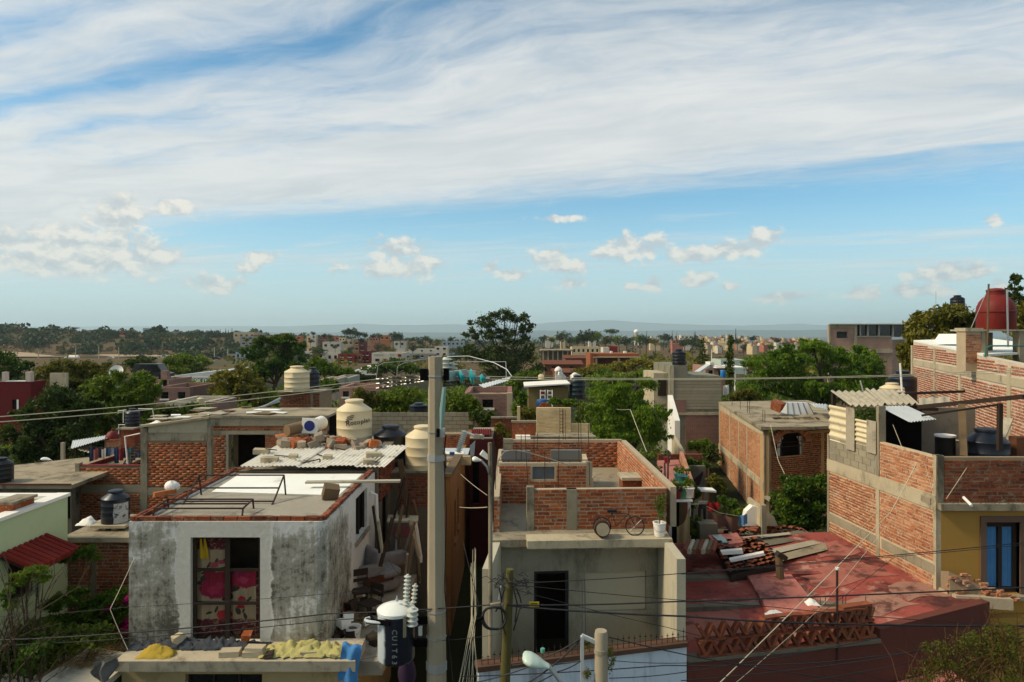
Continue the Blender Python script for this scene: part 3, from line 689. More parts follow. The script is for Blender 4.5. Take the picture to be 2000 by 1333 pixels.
# ---------------------------------------------------------------- distant trees
r = random.Random(5)
G1 = 'trees on the left hilltop ridge'
for px, pt, pb in [(65,640,650),(120,641,651),(146,639,650),(182,644,656),(200,645,658),(255,650,658),(265,646,658),(320,650,658),(355,651,660),(372,648,660),(390,643,657),(408,645,656)]:
    ftree(px, pt, pb + 2, RG - 15 + r.uniform(-10, 20), 'umbrella|far' if px in (146, 182, 120) else 'round|far', 'dark spreading tree on the left hilltop skyline', G1, 1.5)
for px in (412, 422, 430, 441, 446, 453): ftree(px, 643 + px % 3, 660, 545, 'cone|far', 'pointed dark cypress in the row on the left hilltop', 'row of cypresses on the hilltop', .7, 'cypress_tree')
G2 = 'trees of the hillside town'
for px, pt, pb in [(612,647,657),(632,651,662),(645,652,664),(676,640,662),(687,639,662),(700,645,664),(712,648,664),(728,651,664),(741,650,664),(655,672,684),(625,672,688),(684,676,690),(740,668,690),(755,674,690),(705,660,672),(782,676,690)]:
    ftree(px, pt, pb + 3, r.uniform(360, 430), 'round|far', 'dark green round tree among the hillside town houses', G2, 1.1)
for k in range(46):
    px = r.uniform(470, 900); pb = r.uniform(664, 712); ftree(px, pb - r.uniform(7, 15) * (1 + (pb - 660) / 60), pb + 2, np.interp(pb, [660, 700, 715], [470, 240, 190]), ('round|far', 'round|far', 'round|mid', 'round|olive')[k % 4], 'small %s tree at the %s of the hillside town' % (('dark', 'dark', 'green', 'olive')[k % 4], ('far left', 'left', 'middle', 'right', 'far right')[min(4, int((px - 470) / 86))]), 'small %s trees, part %d of the town' % (('dark', 'dark', 'green', 'olive')[k % 4], int((px - 470) / 86) + 1), r.uniform(1., 1.5))
for px, pt, pb in [(768,646,672),(782,648,672)]: ftree(px, pt, pb, 400, 'round|far', 'one of two tall round trees right of the town', 'pair of tall round trees', .8)
G3 = 'trees on the right plain'
for px, pt, pb, k in [(805,658,672,0),(820,662,680,0),(840,660,678,1),(855,662,676,0),(880,658,672,0),(1060,654,675,0),(1075,656,678,1),(1098,645,680,0),(1112,656,680,0),(1128,654,682,1),(1142,642,684,0),(1157,646,682,0),(1170,645,680,1),(1182,652,684,2),(1210,652,682,1),(1224,655,684,0),(1250,650,684,1),(1262,654,684,0),(1280,658,684,2),(1296,650,676,0),(1306,652,674,0),(1338,658,690,0),(1352,655,690,0),(1366,662,694,0),(1470,655,672,0),(1440,660,680,0),(1452,672,690,0),(1500,670,692,1),(1520,660,676,0),(1536,666,684,0),(1572,668,684,0)]:
    ftree(px, pt, pb, r.uniform(300, 420), ('round|far', 'round|mid', 'round|olive')[k], 'bushy %s tree on the right plain below the skyline' % ('dark green', 'mid green', 'yellowish olive')[k], G3 + ' ' + 'abc'[k], 1.15)
ftree(1192, 640, 684, 330, 'umbrella|far', 'tallest feathery tree on the plain skyline right of the big tree', None, .75)
for px, pt in [(1263,648),(1313,648),(1322,650),(1358,648),(1437,644),(1356,650),(1415,655),(1484,660),(1512,660)]: ftree(px, pt, 668, 420, 'cone|far', 'thin pointed cypress on the right plain skyline', 'thin cypresses on the plain', .45, 'cypress_tree')
ftree(1372, 665, 728, 110, 'cone|dark', 'broad dark cypress behind the black tank on the block tower', None, 1.35, 'cypress_tree')

# road with vehicles and poles on the left slope
m_bare = M('bare_earth', (.40,.31,.22), .25, .05, .95, .1, 1)
MB().grid(lambda i, j: (lambda D, a: (a * D, D, tz(a * D, D) + .35 + (1 - j) * .2))(401 + i * 34 + j * 9, -.86 + i * .56), 30, 2).build('road', m_asph, kind='structure')
MB().grid(lambda i, j: (lambda D, a: (a * D, D, tz(a * D, D) + .25 + .35 * math.sin(i * 9 + j)))(412 + i * 20 + j * (68 - 60 * i), -.80 + i * .36), 24, 6).build('bare_slope', m_bare, kind='structure')
m_carw = plain('white_car_paint', (.68,.69,.70), .3); m_cars = plain('silver_car_paint', (.42,.44,.46), .3, .4); m_card = plain('dark_car_paint', (.04,.045,.05), .3); m_tyre = plain('tyre_rubber', (.015,.015,.015), .9)
def wheel(par, c, r_, w_): MB().lathe([(r_ * .4, -w_ / 2), (r_, -w_ / 2), (r_, w_ / 2), (r_ * .4, w_ / 2)], (0, 0, 0), 12).rot(Matrix.Rotation(R(90), 3, 'X'), (0, 0, 0)).shift(c).build('wheel', m_tyre, par, True)
def shift(self, c): self.v = [(p[0] + c[0], p[1] + c[1], p[2] + c[2]) for p in self.v]; return self
MB.shift = shift
def car(px, py, D, mat, label, van=False):
    g = P(px, py, D); o = thing('car', label, 'car', g, 'cars on the hillside road'); h = 1.95 if van else 1.45
    side = [(-2.2, .35), (2.2, .35), (2.25, .75), (1.5, .95), (.9, h), (-1.3 if not van else -2.0, h), (-2.1, .95), (-2.25, .7)]
    MB().prism([(g.x + x, g.y - .85, g.z + z) for x, z in side], (0, 1.7, 0)).build('body', mat, o)
    MB().prism([(g.x + x, g.y - .87, g.z + z) for x, z in [(-1.7, .98), (1.25, .98), (.8, h - .1), (-1.2, h - .1)]], (0, .015, 0)).build('window', m_glass, o)
    for x in (-1.4, 1.4): wheel(o, (g.x + x, g.y - .8, g.z + .33), .33, .22); wheel(o, (g.x + x, g.y + .8, g.z + .33), .33, .22)
for a in [(22, 706, 402, m_carw, 'white car at the far left of the hillside road'), (53, 706, 402, m_cars, 'silver car behind the white car on the far left road'), (217, 702, 412, m_carw, 'white car on the road right of the tanker truck'),
          (303, 702, 416, m_cars, 'silver car on the road near the line of poles'), (278, 698, 420, m_card, 'dark pickup on the road behind the pole line'), (322, 700, 420, m_carw, 'light van at the right end of the visible road', True),
          (423, 703, 335, m_card, 'dark car parked left of the grey house by the road')]: car(*a)
D = 400; g = P(139, 706, D); o = thing('tanker_truck', 'white tanker truck driving on the hillside road', 'truck', g)
MB().lathe([(.1, -3), (.9, -2.95), (1.2, -2.6), (1.2, 2.6), (.9, 2.95), (.1, 3)], (0, 0, 0), 16).rot(Matrix.Rotation(R(90), 3, 'Y'), (0, 0, 0)).shift((g.x + 1.6, g.y, g.z + 2.3)).build('tank', m_white, o, True)
MB().box(g.x - 4.2, g.x + 4.6, g.y - 1, g.y + 1, g.z + .6, g.z + 1).build('chassis', m_wood_d, o)
MB().prism([(g.x + x, g.y - 1.1, g.z + z) for x, z in [(-4.4, .8), (-2, .8), (-2, 2.7), (-3.2, 2.7), (-3.6, 1.8), (-4.4, 1.6)]], (0, 2.2, 0)).build('cab', m_carw, o)
for x in (-3.5, 1.8, 3.2, 4.2): wheel(o, (g.x + x, g.y - 1, g.z + .5), .5, .3)
for k, (px, pt, pb) in enumerate([(148, 677, 706), (193, 676, 711), (232, 679, 704), (75, 682, 706), (419, 678, 704), (445, 681, 700)]):
    D = 385 if px < 300 else 350; o = thing('utility_pole', 'thin pale pole beside the hillside road', 'pole', P(px, pb, D), 'poles along the hillside road')
    MB().tube([P(px, pb + 2, D), P(px, pt, D)], [.28, .18], 6).build('shaft', m_conc_l, o); MB().bar(P(px - 3, pt + 2, D), P(px + 3, pt + 2, D), .2).build('crossarm', m_wood, o)
# ---------------------------------------------------------------- trees in the middle distance
def pblobs(D, base, lst):
    """blobs measured as (px, py, rx, ry[, depth offset]) at distance D, in metres from the tree's base"""
    out = []
    for q in lst:
        px, py, rx, ry = q[:4]; dd = q[4] if len(q) > 4 else 0; DD = D + dd; k = DD / F
        out.append((X(px, DD) - base.x, dd, Z(py, DD) - base.z, rx * k, (rx * .6 + ry * .4) * k, ry * k))
    return out
def mtree(name, label, px, D, lst, nleaf, size, mat, seed, r0, group=None, cat='tree', zb=None, **kw):
    b = V((X(px, D), D, tz(X(px, D), D) if zb is None else zb))
    return tree(name, label, cat, b, pblobs(D, b, lst), nleaf, size, mat, seed, r0, group, **kw)
mtree('broad_tree', 'tall broad olive green tree rising above the horizon at centre', 985, 115, [(948,632,26,16),(985,618,26,15),(1012,622,20,13),(1026,642,16,16),(925,655,20,14),(965,655,24,14),(1005,662,26,18),(1040,690,18,18),(920,690,22,18),(960,700,36,24),(1010,705,36,26),(1045,722,18,18),(985,735,50,16)], 20000, .22, lm_dark, 21, .42, clumps=20, sig=.2)
mtree('pepper_tree', 'large drooping green pepper tree in front of the brick apartment block', 1610, 54, [(1590,685,44,26),(1500,715,44,34),(1545,705,40,34),(1640,712,48,36,2),(1690,715,36,36,4),(1480,755,34,34),(1560,752,52,36),(1640,756,52,36),(1715,752,34,38,3),(1530,690,24,18),(1680,690,22,16,4)], 64000, .125, lm_pirul, 22, .4, hang=.5, clumps=17, slim=.3, sig=.17, shell=.45)
mtree('pepper_tree', 'dark drooping pepper tree behind the rooftop brick walls at centre right', 1225, 36, [(1190,765,38,26),(1245,755,36,24),(1225,800,62,42),(1180,820,32,44),(1270,820,38,46),(1228,848,66,30)], 38000, .08, lm_pirul, 23, .25, hang=.55, clumps=18, slim=.3, sig=.17, shell=.45)
mtree('leafy_tree', 'olive tree with big leaves left of the red dome tank', 1830, 44, [(1830,625,36,26),(1790,660,26,32),(1870,620,30,26),(1900,640,28,28),(1810,690,40,34),(1860,660,40,28),(1770,700,18,30),(1790,725,26,22)], 13000, .17, lm_olive, 24, .2, clumps=26, slim=.4)
mtree('dark_conifer', 'dark upright conifer at the right edge behind the red dome tank', 1982, 62, [(1982,550,11,14),(1978,572,14,14),(1990,590,16,18),(1984,612,18,20),(1998,640,16,30)], 2600, .2, lm_dark, 25, .2)
mtree('leafy_tree', 'olive green tree at the right edge beyond the red dome tank', 1992, 50, [(1990,615,20,22),(2010,630,30,30),(1985,645,18,20)], 2600, .17, lm_olive, 26, .15)
mtree('thin_cypress', 'very thin tall columnar cypress left of the large pepper tree', 1426, 62, [(1426,672,4.5,18),(1426,696,6,20),(1426,722,7,20),(1426,748,7.5,18)], 3000, .13, lm_dark, 27, .12, slim=.3)
mtree('bushy_tree', 'tall yellow green tree behind the cream hexagonal water tank', 540, 84, [(500,690,22,22),(545,672,34,18),(575,682,22,20),(520,720,40,26),(565,715,34,30),(560,668,20,10),(495,735,22,22)], 22000, .17, lm_mid, 28, .3, clumps=13, sig=.17, shell=.4)
mtree('bushy_tree', 'rounded dark green tree right of the cream hexagonal tank', 650, 78, [(630,722,28,18),(660,728,22,14),(615,712,20,14)], 3500, .19, lm_mid, 29, .2)
mtree('broad_tree', 'large olive brown tree at left above the dark green ones', 150, 58, [(110,732,50,26),(160,724,50,26),(208,738,34,28),(78,762,36,30),(150,762,66,36)], 24000, .14, lm_olive, 30, .3, clumps=15, sig=.17, shell=.4)
mtree('broad_tree', 'big dark green tree right of the small blue black rooftop tank', 250, 44, [(210,758,38,26),(255,744,38,28),(288,768,30,32),(195,795,40,34),(250,800,56,44),(225,850,56,36),(290,830,26,40)], 38000, .105, lm_mid, 31, .3, clumps=15, sig=.17, shell=.4)
mtree('broad_tree', 'large dark tree in the lower left behind the grey flat roof', 110, 40, [(110,785,48,34),(72,822,42,40),(140,825,50,46),(100,870,60,40),(180,870,34,40),(40,870,40,50)], 38000, .105, lm_dark, 32, .3, clumps=15, sig=.17, shell=.4)
mtree('broad_tree', 'green tree at the left edge above the red house', 20, 70, [(10,705,26,16),(45,715,18,12),(15,730,30,16)], 3500, .17, lm_mid, 33, .25)
mtree('bushy_tree', 'rounded shrub tree behind the white satellite dish', 272, 90, [(262,712,22,10),(285,708,20,12),(272,722,30,10)], 2600, .2, lm_dark, 34, .2)
mtree('bushy_tree', 'large round tree beyond the white truss roof', 370, 110, [(352,705,24,16),(385,710,26,18),(365,722,38,14),(335,716,18,14)], 4500, .25, lm_mid, 35, .25)
mtree('bushy_tree', 'olive tree between the truss roof and the cream tank', 460, 68, [(440,745,26,24),(470,735,24,22),(490,755,26,28),(455,775,40,24),(505,780,26,22)], 10000, .18, lm_olive, 36, .2)
mtree('bushy_tree', 'low green trees in front of the white shop building', 770, 105, [(740,722,26,12),(775,716,26,14),(805,722,22,12)], 3600, .22, lm_mid, 37, .2)
mtree('bushy_tree', 'bushy tree behind the grey block wall left of the main pole', 770, 44, [(745,785,24,20),(775,775,26,22),(805,780,24,22),(760,798,34,14)], 4500, .12, lm_mid, 38, .15)
mtree('bushy_tree', 'reddish olive shrub right of the tan rooftop water tank', 700, 42, [(705,775,18,16),(728,785,16,16),(690,790,16,12)], 2600, .12, lm_olive, 39, .12)
mtree('bushy_tree', 'light green bush just right of the main pole behind the block wall', 895, 40, [(885,785,20,24),(905,790,22,24),(925,800,20,22)], 3800, .11, lm_mid, 40, .12)
mtree('thorn_tree', 'thin dark thorny tree growing behind the red corrugated sheet', 945, 32, [(935,815,18,16),(955,820,16,18),(945,838,22,12)], 1800, .09, lm_dark, 41, .1)
mtree('bushy_tree', 'light green bushes behind the shed with two ladders', 1030, 50, [(1015,745,20,18),(1040,735,24,14),(1000,765,16,20)], 2800, .13, lm_bright, 42, .12)
mtree('bushy_tree', 'long hedge of olive shrubs below the terracotta house', 1260, 92, [(1170,722,30,12),(1210,718,30,12),(1250,715,34,14),(1290,718,30,14),(1320,722,26,12),(1140,730,24,10)], 6000, .22, lm_olive, 43, .2)
mtree('bushy_tree', 'yellow green bush behind the pepper tree at centre right', 1230, 56, [(1210,742,30,14),(1260,738,28,14),(1165,745,20,12)], 3600, .16, lm_bright, 44, .15)
mtree('bushy_tree', 'dark green tree beside the main pole below the tall broad tree', 905, 95, [(880,725,22,20),(905,740,26,16),(860,742,20,12)], 3000, .2, lm_dark, 45, .2)
for k, (px, py, D, mat_) in enumerate([(430,765,72,lm_dark),(1180,735,80,lm_mid),(640,755,66,lm_mid),(330,805,48,lm_dark),(380,800,44,lm_mid),(1335,760,60,lm_dark),(1400,860,52,lm_dark),(1455,775,48,lm_olive),(690,740,90,lm_dark)]):
    mtree('shrub', ['dark shrub below the truss roof','green shrub behind the dark rooftop tank','shrub beside the small grey houses','dark shrub above the clothes terrace','green shrub above the sloping brick roof','dark shrub behind the block tower','shrub at the foot of the grey block tower','olive shrub left of the large pepper tree','shrub in front of the pale awning'][k], px, D, [(px-12,py,16,12),(px+12,py+2,16,12),(px,py-6,14,10)], 1500, .13 * D / 50, mat_, 60 + k, .08, cat='shrub')

# ---------------------------------------------------------------- water tanks
def tinaco(px, pb, D, wpx, hpx, mat, label, name='water_tank', ribs=3, zb=None, group='rooftop water tanks', hexa=False, lidmat=None):
    r_ = wpx * D / F / 2; h = hpx * D / F; g = P(px, pb, D)
    if zb is not None: g.z = zb
    o = thing(name, label, 'water tank', g, group); bh = h * .75
    pr = [(r_ * .93, 0), (r_ * .99, h * .02)]
    for k in range(ribs):
        z = bh * (k + 1) / (ribs + 1); pr += [(r_ * .99, z - h * .012), (r_ * 1.0, z - h * .006), (r_ * 1.0, z + h * .006), (r_ * .99, z + h * .012)]
    pr += [(r_ * .99, bh), (r_ * 1.0, bh + h * .01), (r_ * .96, bh + h * .035), (r_ * .52, h * .90), (r_ * .48, h * .915), (r_ * .48, h * .96)]
    MB().lathe(pr, g, 8 if hexa else 32).build('body', mat, o, True)
    MB().lathe([(r_ * .51, h * .95), (r_ * .53, h * .955), (r_ * .52, h * .985), (r_ * .40, h), (r_ * .1, h * 1.01)], g, 24).build('lid', lidmat or mat, o, True)
    mb = MB(); mb.tube([g + V((r_ * .95, 0, h * .08)), g + V((r_ * 1.25, 0, h * .08)), g + V((r_ * 1.25, 0, -.05))], .02, 6); mb.build('outlet_pipe', m_steel, o)
    return o

# ---------------------------------------------------------------- houses in the middle distance
def rbox(name, mat, par, px0, px1, pt, pb, D0, D1): return MB().box(X(px0, D0), X(px1, D0), D0, D1, Z(pb, D0), Z(pt, D0)).build(name, mat, par)
m_redwall = M('deep_red_paint', (.21,.018,.020), .18, .8, .85, .15, stain=((.12,.015,.015), 1.2, .55, .75, .4))
D = 50; o = thing('red_house', 'deep red house with white parapet pillars at the left edge', 'house', P(30, 830, D))
mb = MB(); wseg(mb, (X(-60, D), D), (X(60, D), D), 0, Z(746, D), .3, [(X(23, D) - X(-60, D), X(37, D) - X(-60, D), Z(800, D), Z(781, D))]); mb.box(X(60, D) - .3, X(60, D), D + .301, D + 1.6, 0, Z(746, D)); mb.build('wall', m_redwall, o)
MB().box(X(-60, D), X(60, D) - .31, D + .302, D + 1.6, Z(748, D) - .2, Z(748, D)).build('roof', m_roofc, o)
w_ = MB().box(X(23, D), X(37, D), D + .15, D + .2, Z(800, D), Z(781, D)).build('window', m_glass, o); MB().box(X(33, D), X(36.5, D), D - .02, D + .14, Z(800, D), Z(781, D)).build('shutter', m_white, w_)
for px0, px1 in ((4, 11), (50, 60)): MB().box(X(px0, D), X(px1, D), D - .02, D + .35, Z(746, D) + .002, Z(727, D)).build('pillar', M('pinkish_plaster', (.55,.46,.42), .1), o)
MB().box(X(11, D), X(50, D), D - .02, D + .35, Z(746, D) + .002, Z(744, D)).build('ledge', m_white, o)
MB().box(X(61, D), X(95, D), D + 2, D + 2.25, 0, Z(729, D + 2)).build('boundary_wall', m_conc_l, None, label='grey beige boundary wall right of the deep red house', cat='wall')
# satellite dish
D = 56; g = P(228, 745, D); o = thing('satellite_dish', 'large white satellite dish tilted up among the trees', 'satellite dish', (g.x, g.y, 5.2))
c = P(228, 727, D); mt = Euler((R(62), R(18), 0)).to_matrix()
mb = MB(); mb.grid(lambda i, j: c + mt @ V((.55 * i * math.cos(j * 6.2832), .55 * i * math.sin(j * 6.2832), .16 * i * i)), 6, 24); mb.build('reflector', m_white, o, 'all')
MB().tube([c, V((c.x, c.y + .1, 5.2))], .04, 6).build('mast', m_steel, o); MB().tube([c + mt @ V((0, -.5, .15)), c + mt @ V((0, 0, .6))], .015, 5).build('feed_arm', m_steel, o)
# hall with a white truss edge
D = 95; o = thing('truss_hall', 'hall roof carried by a white lattice truss', 'hall', P(395, 757, D)); zt, zb_ = Z(737, D), Z(745, D)
mb = MB(); x0, x1 = X(328, D), X(464, D); mb.bar((x0, D, zt), (x1, D, zt), .2); mb.bar((x0, D, zb_), (x1, D, zb_), .2)
nn = 18
for k in range(nn):
    a, b_ = x0 + (x1 - x0) * k / nn, x0 + (x1 - x0) * (k + 1) / nn; mb.bar((a, D, zb_), ((a + b_) / 2, D, zt), .15); mb.bar(((a + b_) / 2, D, zt), (b_, D, zb_), .15)
mb.build('truss', m_white, o)
MB().prism([(x0, D + .3, zt + .1), (x1, D + .3, zt + .1), (x1 - .3, D + .3, zt + .75), (x1 - 2.5, D + .3, zt + .9)], (0, 10, 0)).build('roof', m_zinc, o)
MB().box(x0 + .5, x1 - .3, D + 3, D + 3.2, 2, zb_ - .1).build('wall', hmat(BLU), o)
for k in range(5): xx = x0 + .2 + (x1 - x0 - .6) * k / 4; MB().box(xx, xx + .2, D - .1, D + .1, 2, zb_ - .08).build('post', m_white, o)
# small brick houses on the left
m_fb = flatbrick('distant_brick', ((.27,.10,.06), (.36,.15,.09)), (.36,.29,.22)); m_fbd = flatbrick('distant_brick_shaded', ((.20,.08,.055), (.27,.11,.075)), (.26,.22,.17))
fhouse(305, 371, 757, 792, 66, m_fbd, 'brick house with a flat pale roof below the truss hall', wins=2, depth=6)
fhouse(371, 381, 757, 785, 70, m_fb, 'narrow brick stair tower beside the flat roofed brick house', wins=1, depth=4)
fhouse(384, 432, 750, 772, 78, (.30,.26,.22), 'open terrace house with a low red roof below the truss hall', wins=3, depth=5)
fhouse(292, 330, 742, 758, 84, m_fb, 'low brick wall house with two end pillars under the parked car', wins=0, depth=6)
for px in (273, 320): MB().box(X(px - 6, 84), X(px + 6, 84), 84, 84.8, 2, Z(725, 84)).build('brick_pillar', m_fb, None, label='square brick pillar %s the parked grey car' % ('left of' if px < 300 else 'right of'), cat='pillar')
car(300, 741, 86, m_card, 'dark grey pickup parked between two brick pillars', True)
fhouse(322, 402, 786, 812, 50, (.46,.43,.37), 'pale walled flat roof house below the brick stair tower', wins=2, depth=5)
tinaco(392, 788, 49, 14, 12, m_cream, 'small cream tank on the pale walled flat roof house')
tinaco(309, 757, 67, 16, 8, m_white, 'short white cylinder tank on the flat roofed brick house')
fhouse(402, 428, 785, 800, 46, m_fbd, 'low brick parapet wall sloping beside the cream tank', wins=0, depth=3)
fhouse(622, 655, 742, 768, 68, (.42,.36,.31), 'small grey beige house right of the black tank', wins=2, depth=5)
fhouse(650, 682, 738, 766, 72, (.38,.37,.33), 'grey flat roofed house beside the small beige one', wins=1, depth=5)
fhouse(662, 742, 757, 786, 58, m_fb, 'low brick house with rubble on its roof left of the pole', wins=3, depth=5)
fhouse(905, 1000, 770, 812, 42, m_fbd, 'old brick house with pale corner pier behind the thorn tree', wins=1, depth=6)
MB().box(X(990, 42), X(1001, 42), 41.9, 42.3, 2, Z(768, 42)).build('corner_pier', m_conc_l, None, label='pale corner pier at the end of the old brick house', cat='pier')
MB().prism([P(672, 733, 110), P(700, 722, 110), P(742, 719, 110), P(735, 733, 110)], (0, 7, .3)).build('awning_sheet', m_white, None, label='large pale awning roof in front of the white shop', cat='awning')
MB().box(X(672, 110), X(742, 110), 112, 112.3, 1, Z(732, 110)).build('garden_wall', hmat(TAN), None, label='tan wall below the pale awning roof', cat='wall')
# house with canopy, solar heater and blue barrel
o = fhouse(1378, 1418, 716, 745, 84, m_fb, 'brick house with white canopy slab behind the block tower', wins=2, depth=6)
MB().box(X(1392, 84), X(1452, 84), 82.5, 88, Z(718.5, 84), Z(716.5, 84)).build('canopy_slab', m_white, o)
for px in (1428, 1448): MB().box(X(px, 84), X(px + 2, 84), 82.6, 82.9, 2, Z(718.6, 84)).build('post', m_white, o)
D = 72; o = thing('solar_heater', 'tilted solar water heater on the roof behind the black tank', 'solar heater', P(1370, 738, D))
MB().prism([P(1350, 737, D), P(1356, 737, D), P(1392, 714, D), P(1386, 713, D)], (0, 1.6, 0)).build('collector', m_zinc, o); MB().bar(P(1391, 712, D), P(1391, 712, D) + V((0, 1.7, 0)), .45).build('tank', m_white, o); MB().bar(P(1392, 714, D), P(1394, 737, D), .06).build('leg', m_steel, o)
MB().lathe([(.3, 0), (.32, .1), (.31, .45), (.32, .8), (.28, .88)], P(1412, 738, 80), 16).build('barrel', plain('blue_barrel', (.05,.22,.55), .4), None, True, 'blue plastic barrel under the white canopy slab', 'barrel')
fhouse(1408, 1456, 703, 716, 130, (.42,.50,.46), 'pale green roofed house between cypress and pepper tree', wins=3, depth=6)
MB().tube([P(1390, 716, 84), P(1390, 682, 84)], [.07, .03], 6).build('antenna_mast', m_white, None, label='tall white antenna mast by the brick canopy house', cat='mast')
# white belfry
D = 78; c = P(1091, 742, D); o = thing('belfry', 'small white chapel with round bell turret', 'chapel', c)
MB().box(c.x - .35, c.x + .35, D, D + .7, 2.5, Z(733, D)).build('tower', m_white, o); mb = MB()
for sx in (-.3, .3):
    for sy in (.05, .65): mb.box(c.x + sx - .07, c.x + sx + .07, D + sy - .07, D + sy + .07, Z(733, D), Z(725, D))
mb.build('columns', m_white, o); MB().lathe([(.45, 0), (.45, .08), (.38, .25), (.2, .42), (.05, .5)], (c.x, D + .35, Z(725, D)), 16).build('cupola', m_white, o, True)
MB().prism([(X(1086, D), D + .2, 2.5), (X(1106, D), D + .2, 2.5), (X(1106, D), D + .2, Z(736, D)), (X(1101, D), D + .2, Z(731, D)), (X(1093, D), D + .2, Z(729, D))], (0, 2.5, 0)).build('nave', m_white, o)
tinaco(1124, 742, 60, 20, 12, m_white, 'small white domed tank on a roof beside the chapel')
# brick apartment block on the right skyline
D = 64; o = thing('apartment_block', 'brick apartment block with white roof edge on the right skyline', 'building', P(1710, 745, D)); x0, x1, x2 = X(1619, D), X(1672, D), X(1742, D)
mb = MB(); wseg(mb, (x0, D), (x1, D), 0, Z(634, D), .3, [(X(1634, D) - x0, X(1655, D) - x0, Z(661, D), Z(648, D))]); wseg(mb, (x1, D), (X(1742, D), D), 0, Z(659, D), .3); wseg(mb, (X(1742, D), D), (X(1815, D), D + 3), 0, Z(664, D), .3); mb.build('wall', flatbrick('apartment_brick', ((.36,.16,.09), (.46,.22,.13)), (.44,.36,.27)), o)
MB().prism([(x0 - .1, D - .4, Z(634, D) + .002), (X(1813, D), D - .4, Z(634, D) + .002), (X(1813, D) * 1.1, D + 6, Z(634, D) + .002), (x0 * 1.1, D + 6, Z(634, D) + .002)], (0, 0, .1)).build('roof', m_whiteroof, o); MB().box(x0 - .05, x1, D - .06, D - .001, Z(640, D), Z(634.2, D)).build('beam', m_conc_l, o)
for a, b_ in ((1617.5, 1621), (1668, 1673)): MB().box(X(a, D), X(b_, D), D - .09, D - .003, 0, Z(634.3, D)).build('column', m_conc_l, o)
MB().box(X(1634, D), X(1655, D), D + .16, D + .2, Z(661, D), Z(648, D)).build('window', m_glass, o)
MB().box(x1, X(1812, D), D + 1.2, D + 1.3, Z(659, D), Z(634.2, D)).build('window_band', m_glass, o)
for px in (1672, 1690, 1705, 1727, 1755, 1780, 1808): MB().box(X(px, D), X(px + 2.4, D), D + 1.0, D + 1.19, Z(659, D), Z(634.2, D)).build('mullion', m_white, o)
MB().box(x1, x2 + .2, D - .1, D + 1.4, Z(659, D) + .003, Z(656.5, D)).build('sill', m_conc_l, o); MB().box(x0, x2, D - .12, D - .004, Z(690, D), Z(683, D)).build('band', m_conc_l, o)
MB().prism([P(1805, 632, 66), P(1830, 632, 66), P(1830, 622, 66), P(1822, 623, 66)], (0, 4, 0)).build('roof_house', m_conc, None, label='small grey gabled roof behind the olive tree on the skyline', cat='roof')
tinaco(1870, 606, 50, 25, 29, m_black, 'black water tank standing above the olive tree on the right')
MB().tube([P(1828, 632, 66), P(1828, 570, 66)], .02, 5).build('antenna', m_steel, None, label='thin antenna rod above the small gabled roof', cat='antenna')
# ================================================================ near houses
def beam(par, A, B, z0, z1, proud=.02, th=.2, mat=None, name='beam'):
    A, B = V((*A, 0)), V((*B, 0)); d_ = (B - A).normalized(); n = V((d_.y, -d_.x, 0)) * proud
    return wseg(MB(), ((A + n).x, (A + n).y), ((B + n).x, (B + n).y), z0, z1, th).build(name, mat or m_conc, par)
def column(par, A, B, u, w, z0, z1, proud=.02, th=.2, mat=None):
    A, B = V((*A, 0)), V((*B, 0)); d_ = (B - A).normalized(); a, b_ = A + d_ * u, A + d_ * (u + w)
    return beam(par, (a.x, a.y), (b_.x, b_.y), z0, z1, proud, th, mat, 'column')
def corr(name, mat, par, a, b_, c, d_, n=12, amp=.03, seg=4, th=0, **kw):
    """corrugated sheet a-b (far edge), d-c (near edge); ridges run from far to near"""
    a, b_, c, d_ = map(V, (a, b_, c, d_)); nz = (b_ - a).cross(d_ - a).normalized()
    if nz.z < 0: nz = -nz
    f = lambda i, j: (a.lerp(b_, i)).lerp(d_.lerp(c, i), j) + nz * amp * math.sin(i * n * 6.2832)
    return MB().grid(f, n * seg, 3).build(name, mat, par, 'all', **kw)
def stone(name, c, s, mat, label=None, cat=None, group=None, par=None, seed=None, flat=.7):
    r = random.Random(seed if seed is not None else rnd.random()); mb = MB(); pts = []
    for z in (-1, 1):
        for x, y in ((-1,-1),(1,-1),(1,1),(-1,1)): pts.append((r.uniform(.65, 1.1) * x, r.uniform(.65, 1.1) * y, r.uniform(.7, 1.1) * z * flat))
    m_ = Euler((r.uniform(-.3, .3), r.uniform(-.3, .3), r.uniform(0, 3))).to_matrix()
    mb.hexa([V(c) + m_ @ (V(p_) * s / 2) for p_ in pts]); return mb.build(name, mat, par, False, label, cat, group)
def cloth(name, fn, mat, label, nu=18, nv=12, par=None, cat='cloth', group=None): return MB().grid(fn, nu, nv).build(name, mat, par, 'all', label, cat, group)

# ---- white plastered house -------------------------------------------------
m, t, b = newmat('stained_whitewash')
g_ = geo(t); p = g_.outputs['Position']; x_, y_, z_ = t.sep(p)
q1 = t.noise(p, 1.1, 7, .7, .5); q2 = t.noise(p, 9, 6, .72); q3 = t.noise(t.vm('MULTIPLY', p, (1, 1, .09)), 7, 6, .7)
st = t.m('ADD', t.m('MULTIPLY', q1, .55), t.m('ADD', t.m('MULTIPLY', q2, .34), t.m('MULTIPLY', q3, .27)))
near_door = t.step(t.m('ADD', t.m('ABSOLUTE', t.m('SUBTRACT', x_, -5.9)), t.m('MULTIPLY_ADD', q1, .5, -.25)), .92, 1.02, 1., 0.)
front = t.step(y_, 14.2, 14.3, 1., 0.); near_door = t.m('MULTIPLY', near_door, front)
st = t.m('SUBTRACT', st, t.m('MULTIPLY', near_door, .4)); st = t.m('SUBTRACT', st, t.m('MULTIPLY', t.step(z_, 5.55, 6.1), .10))
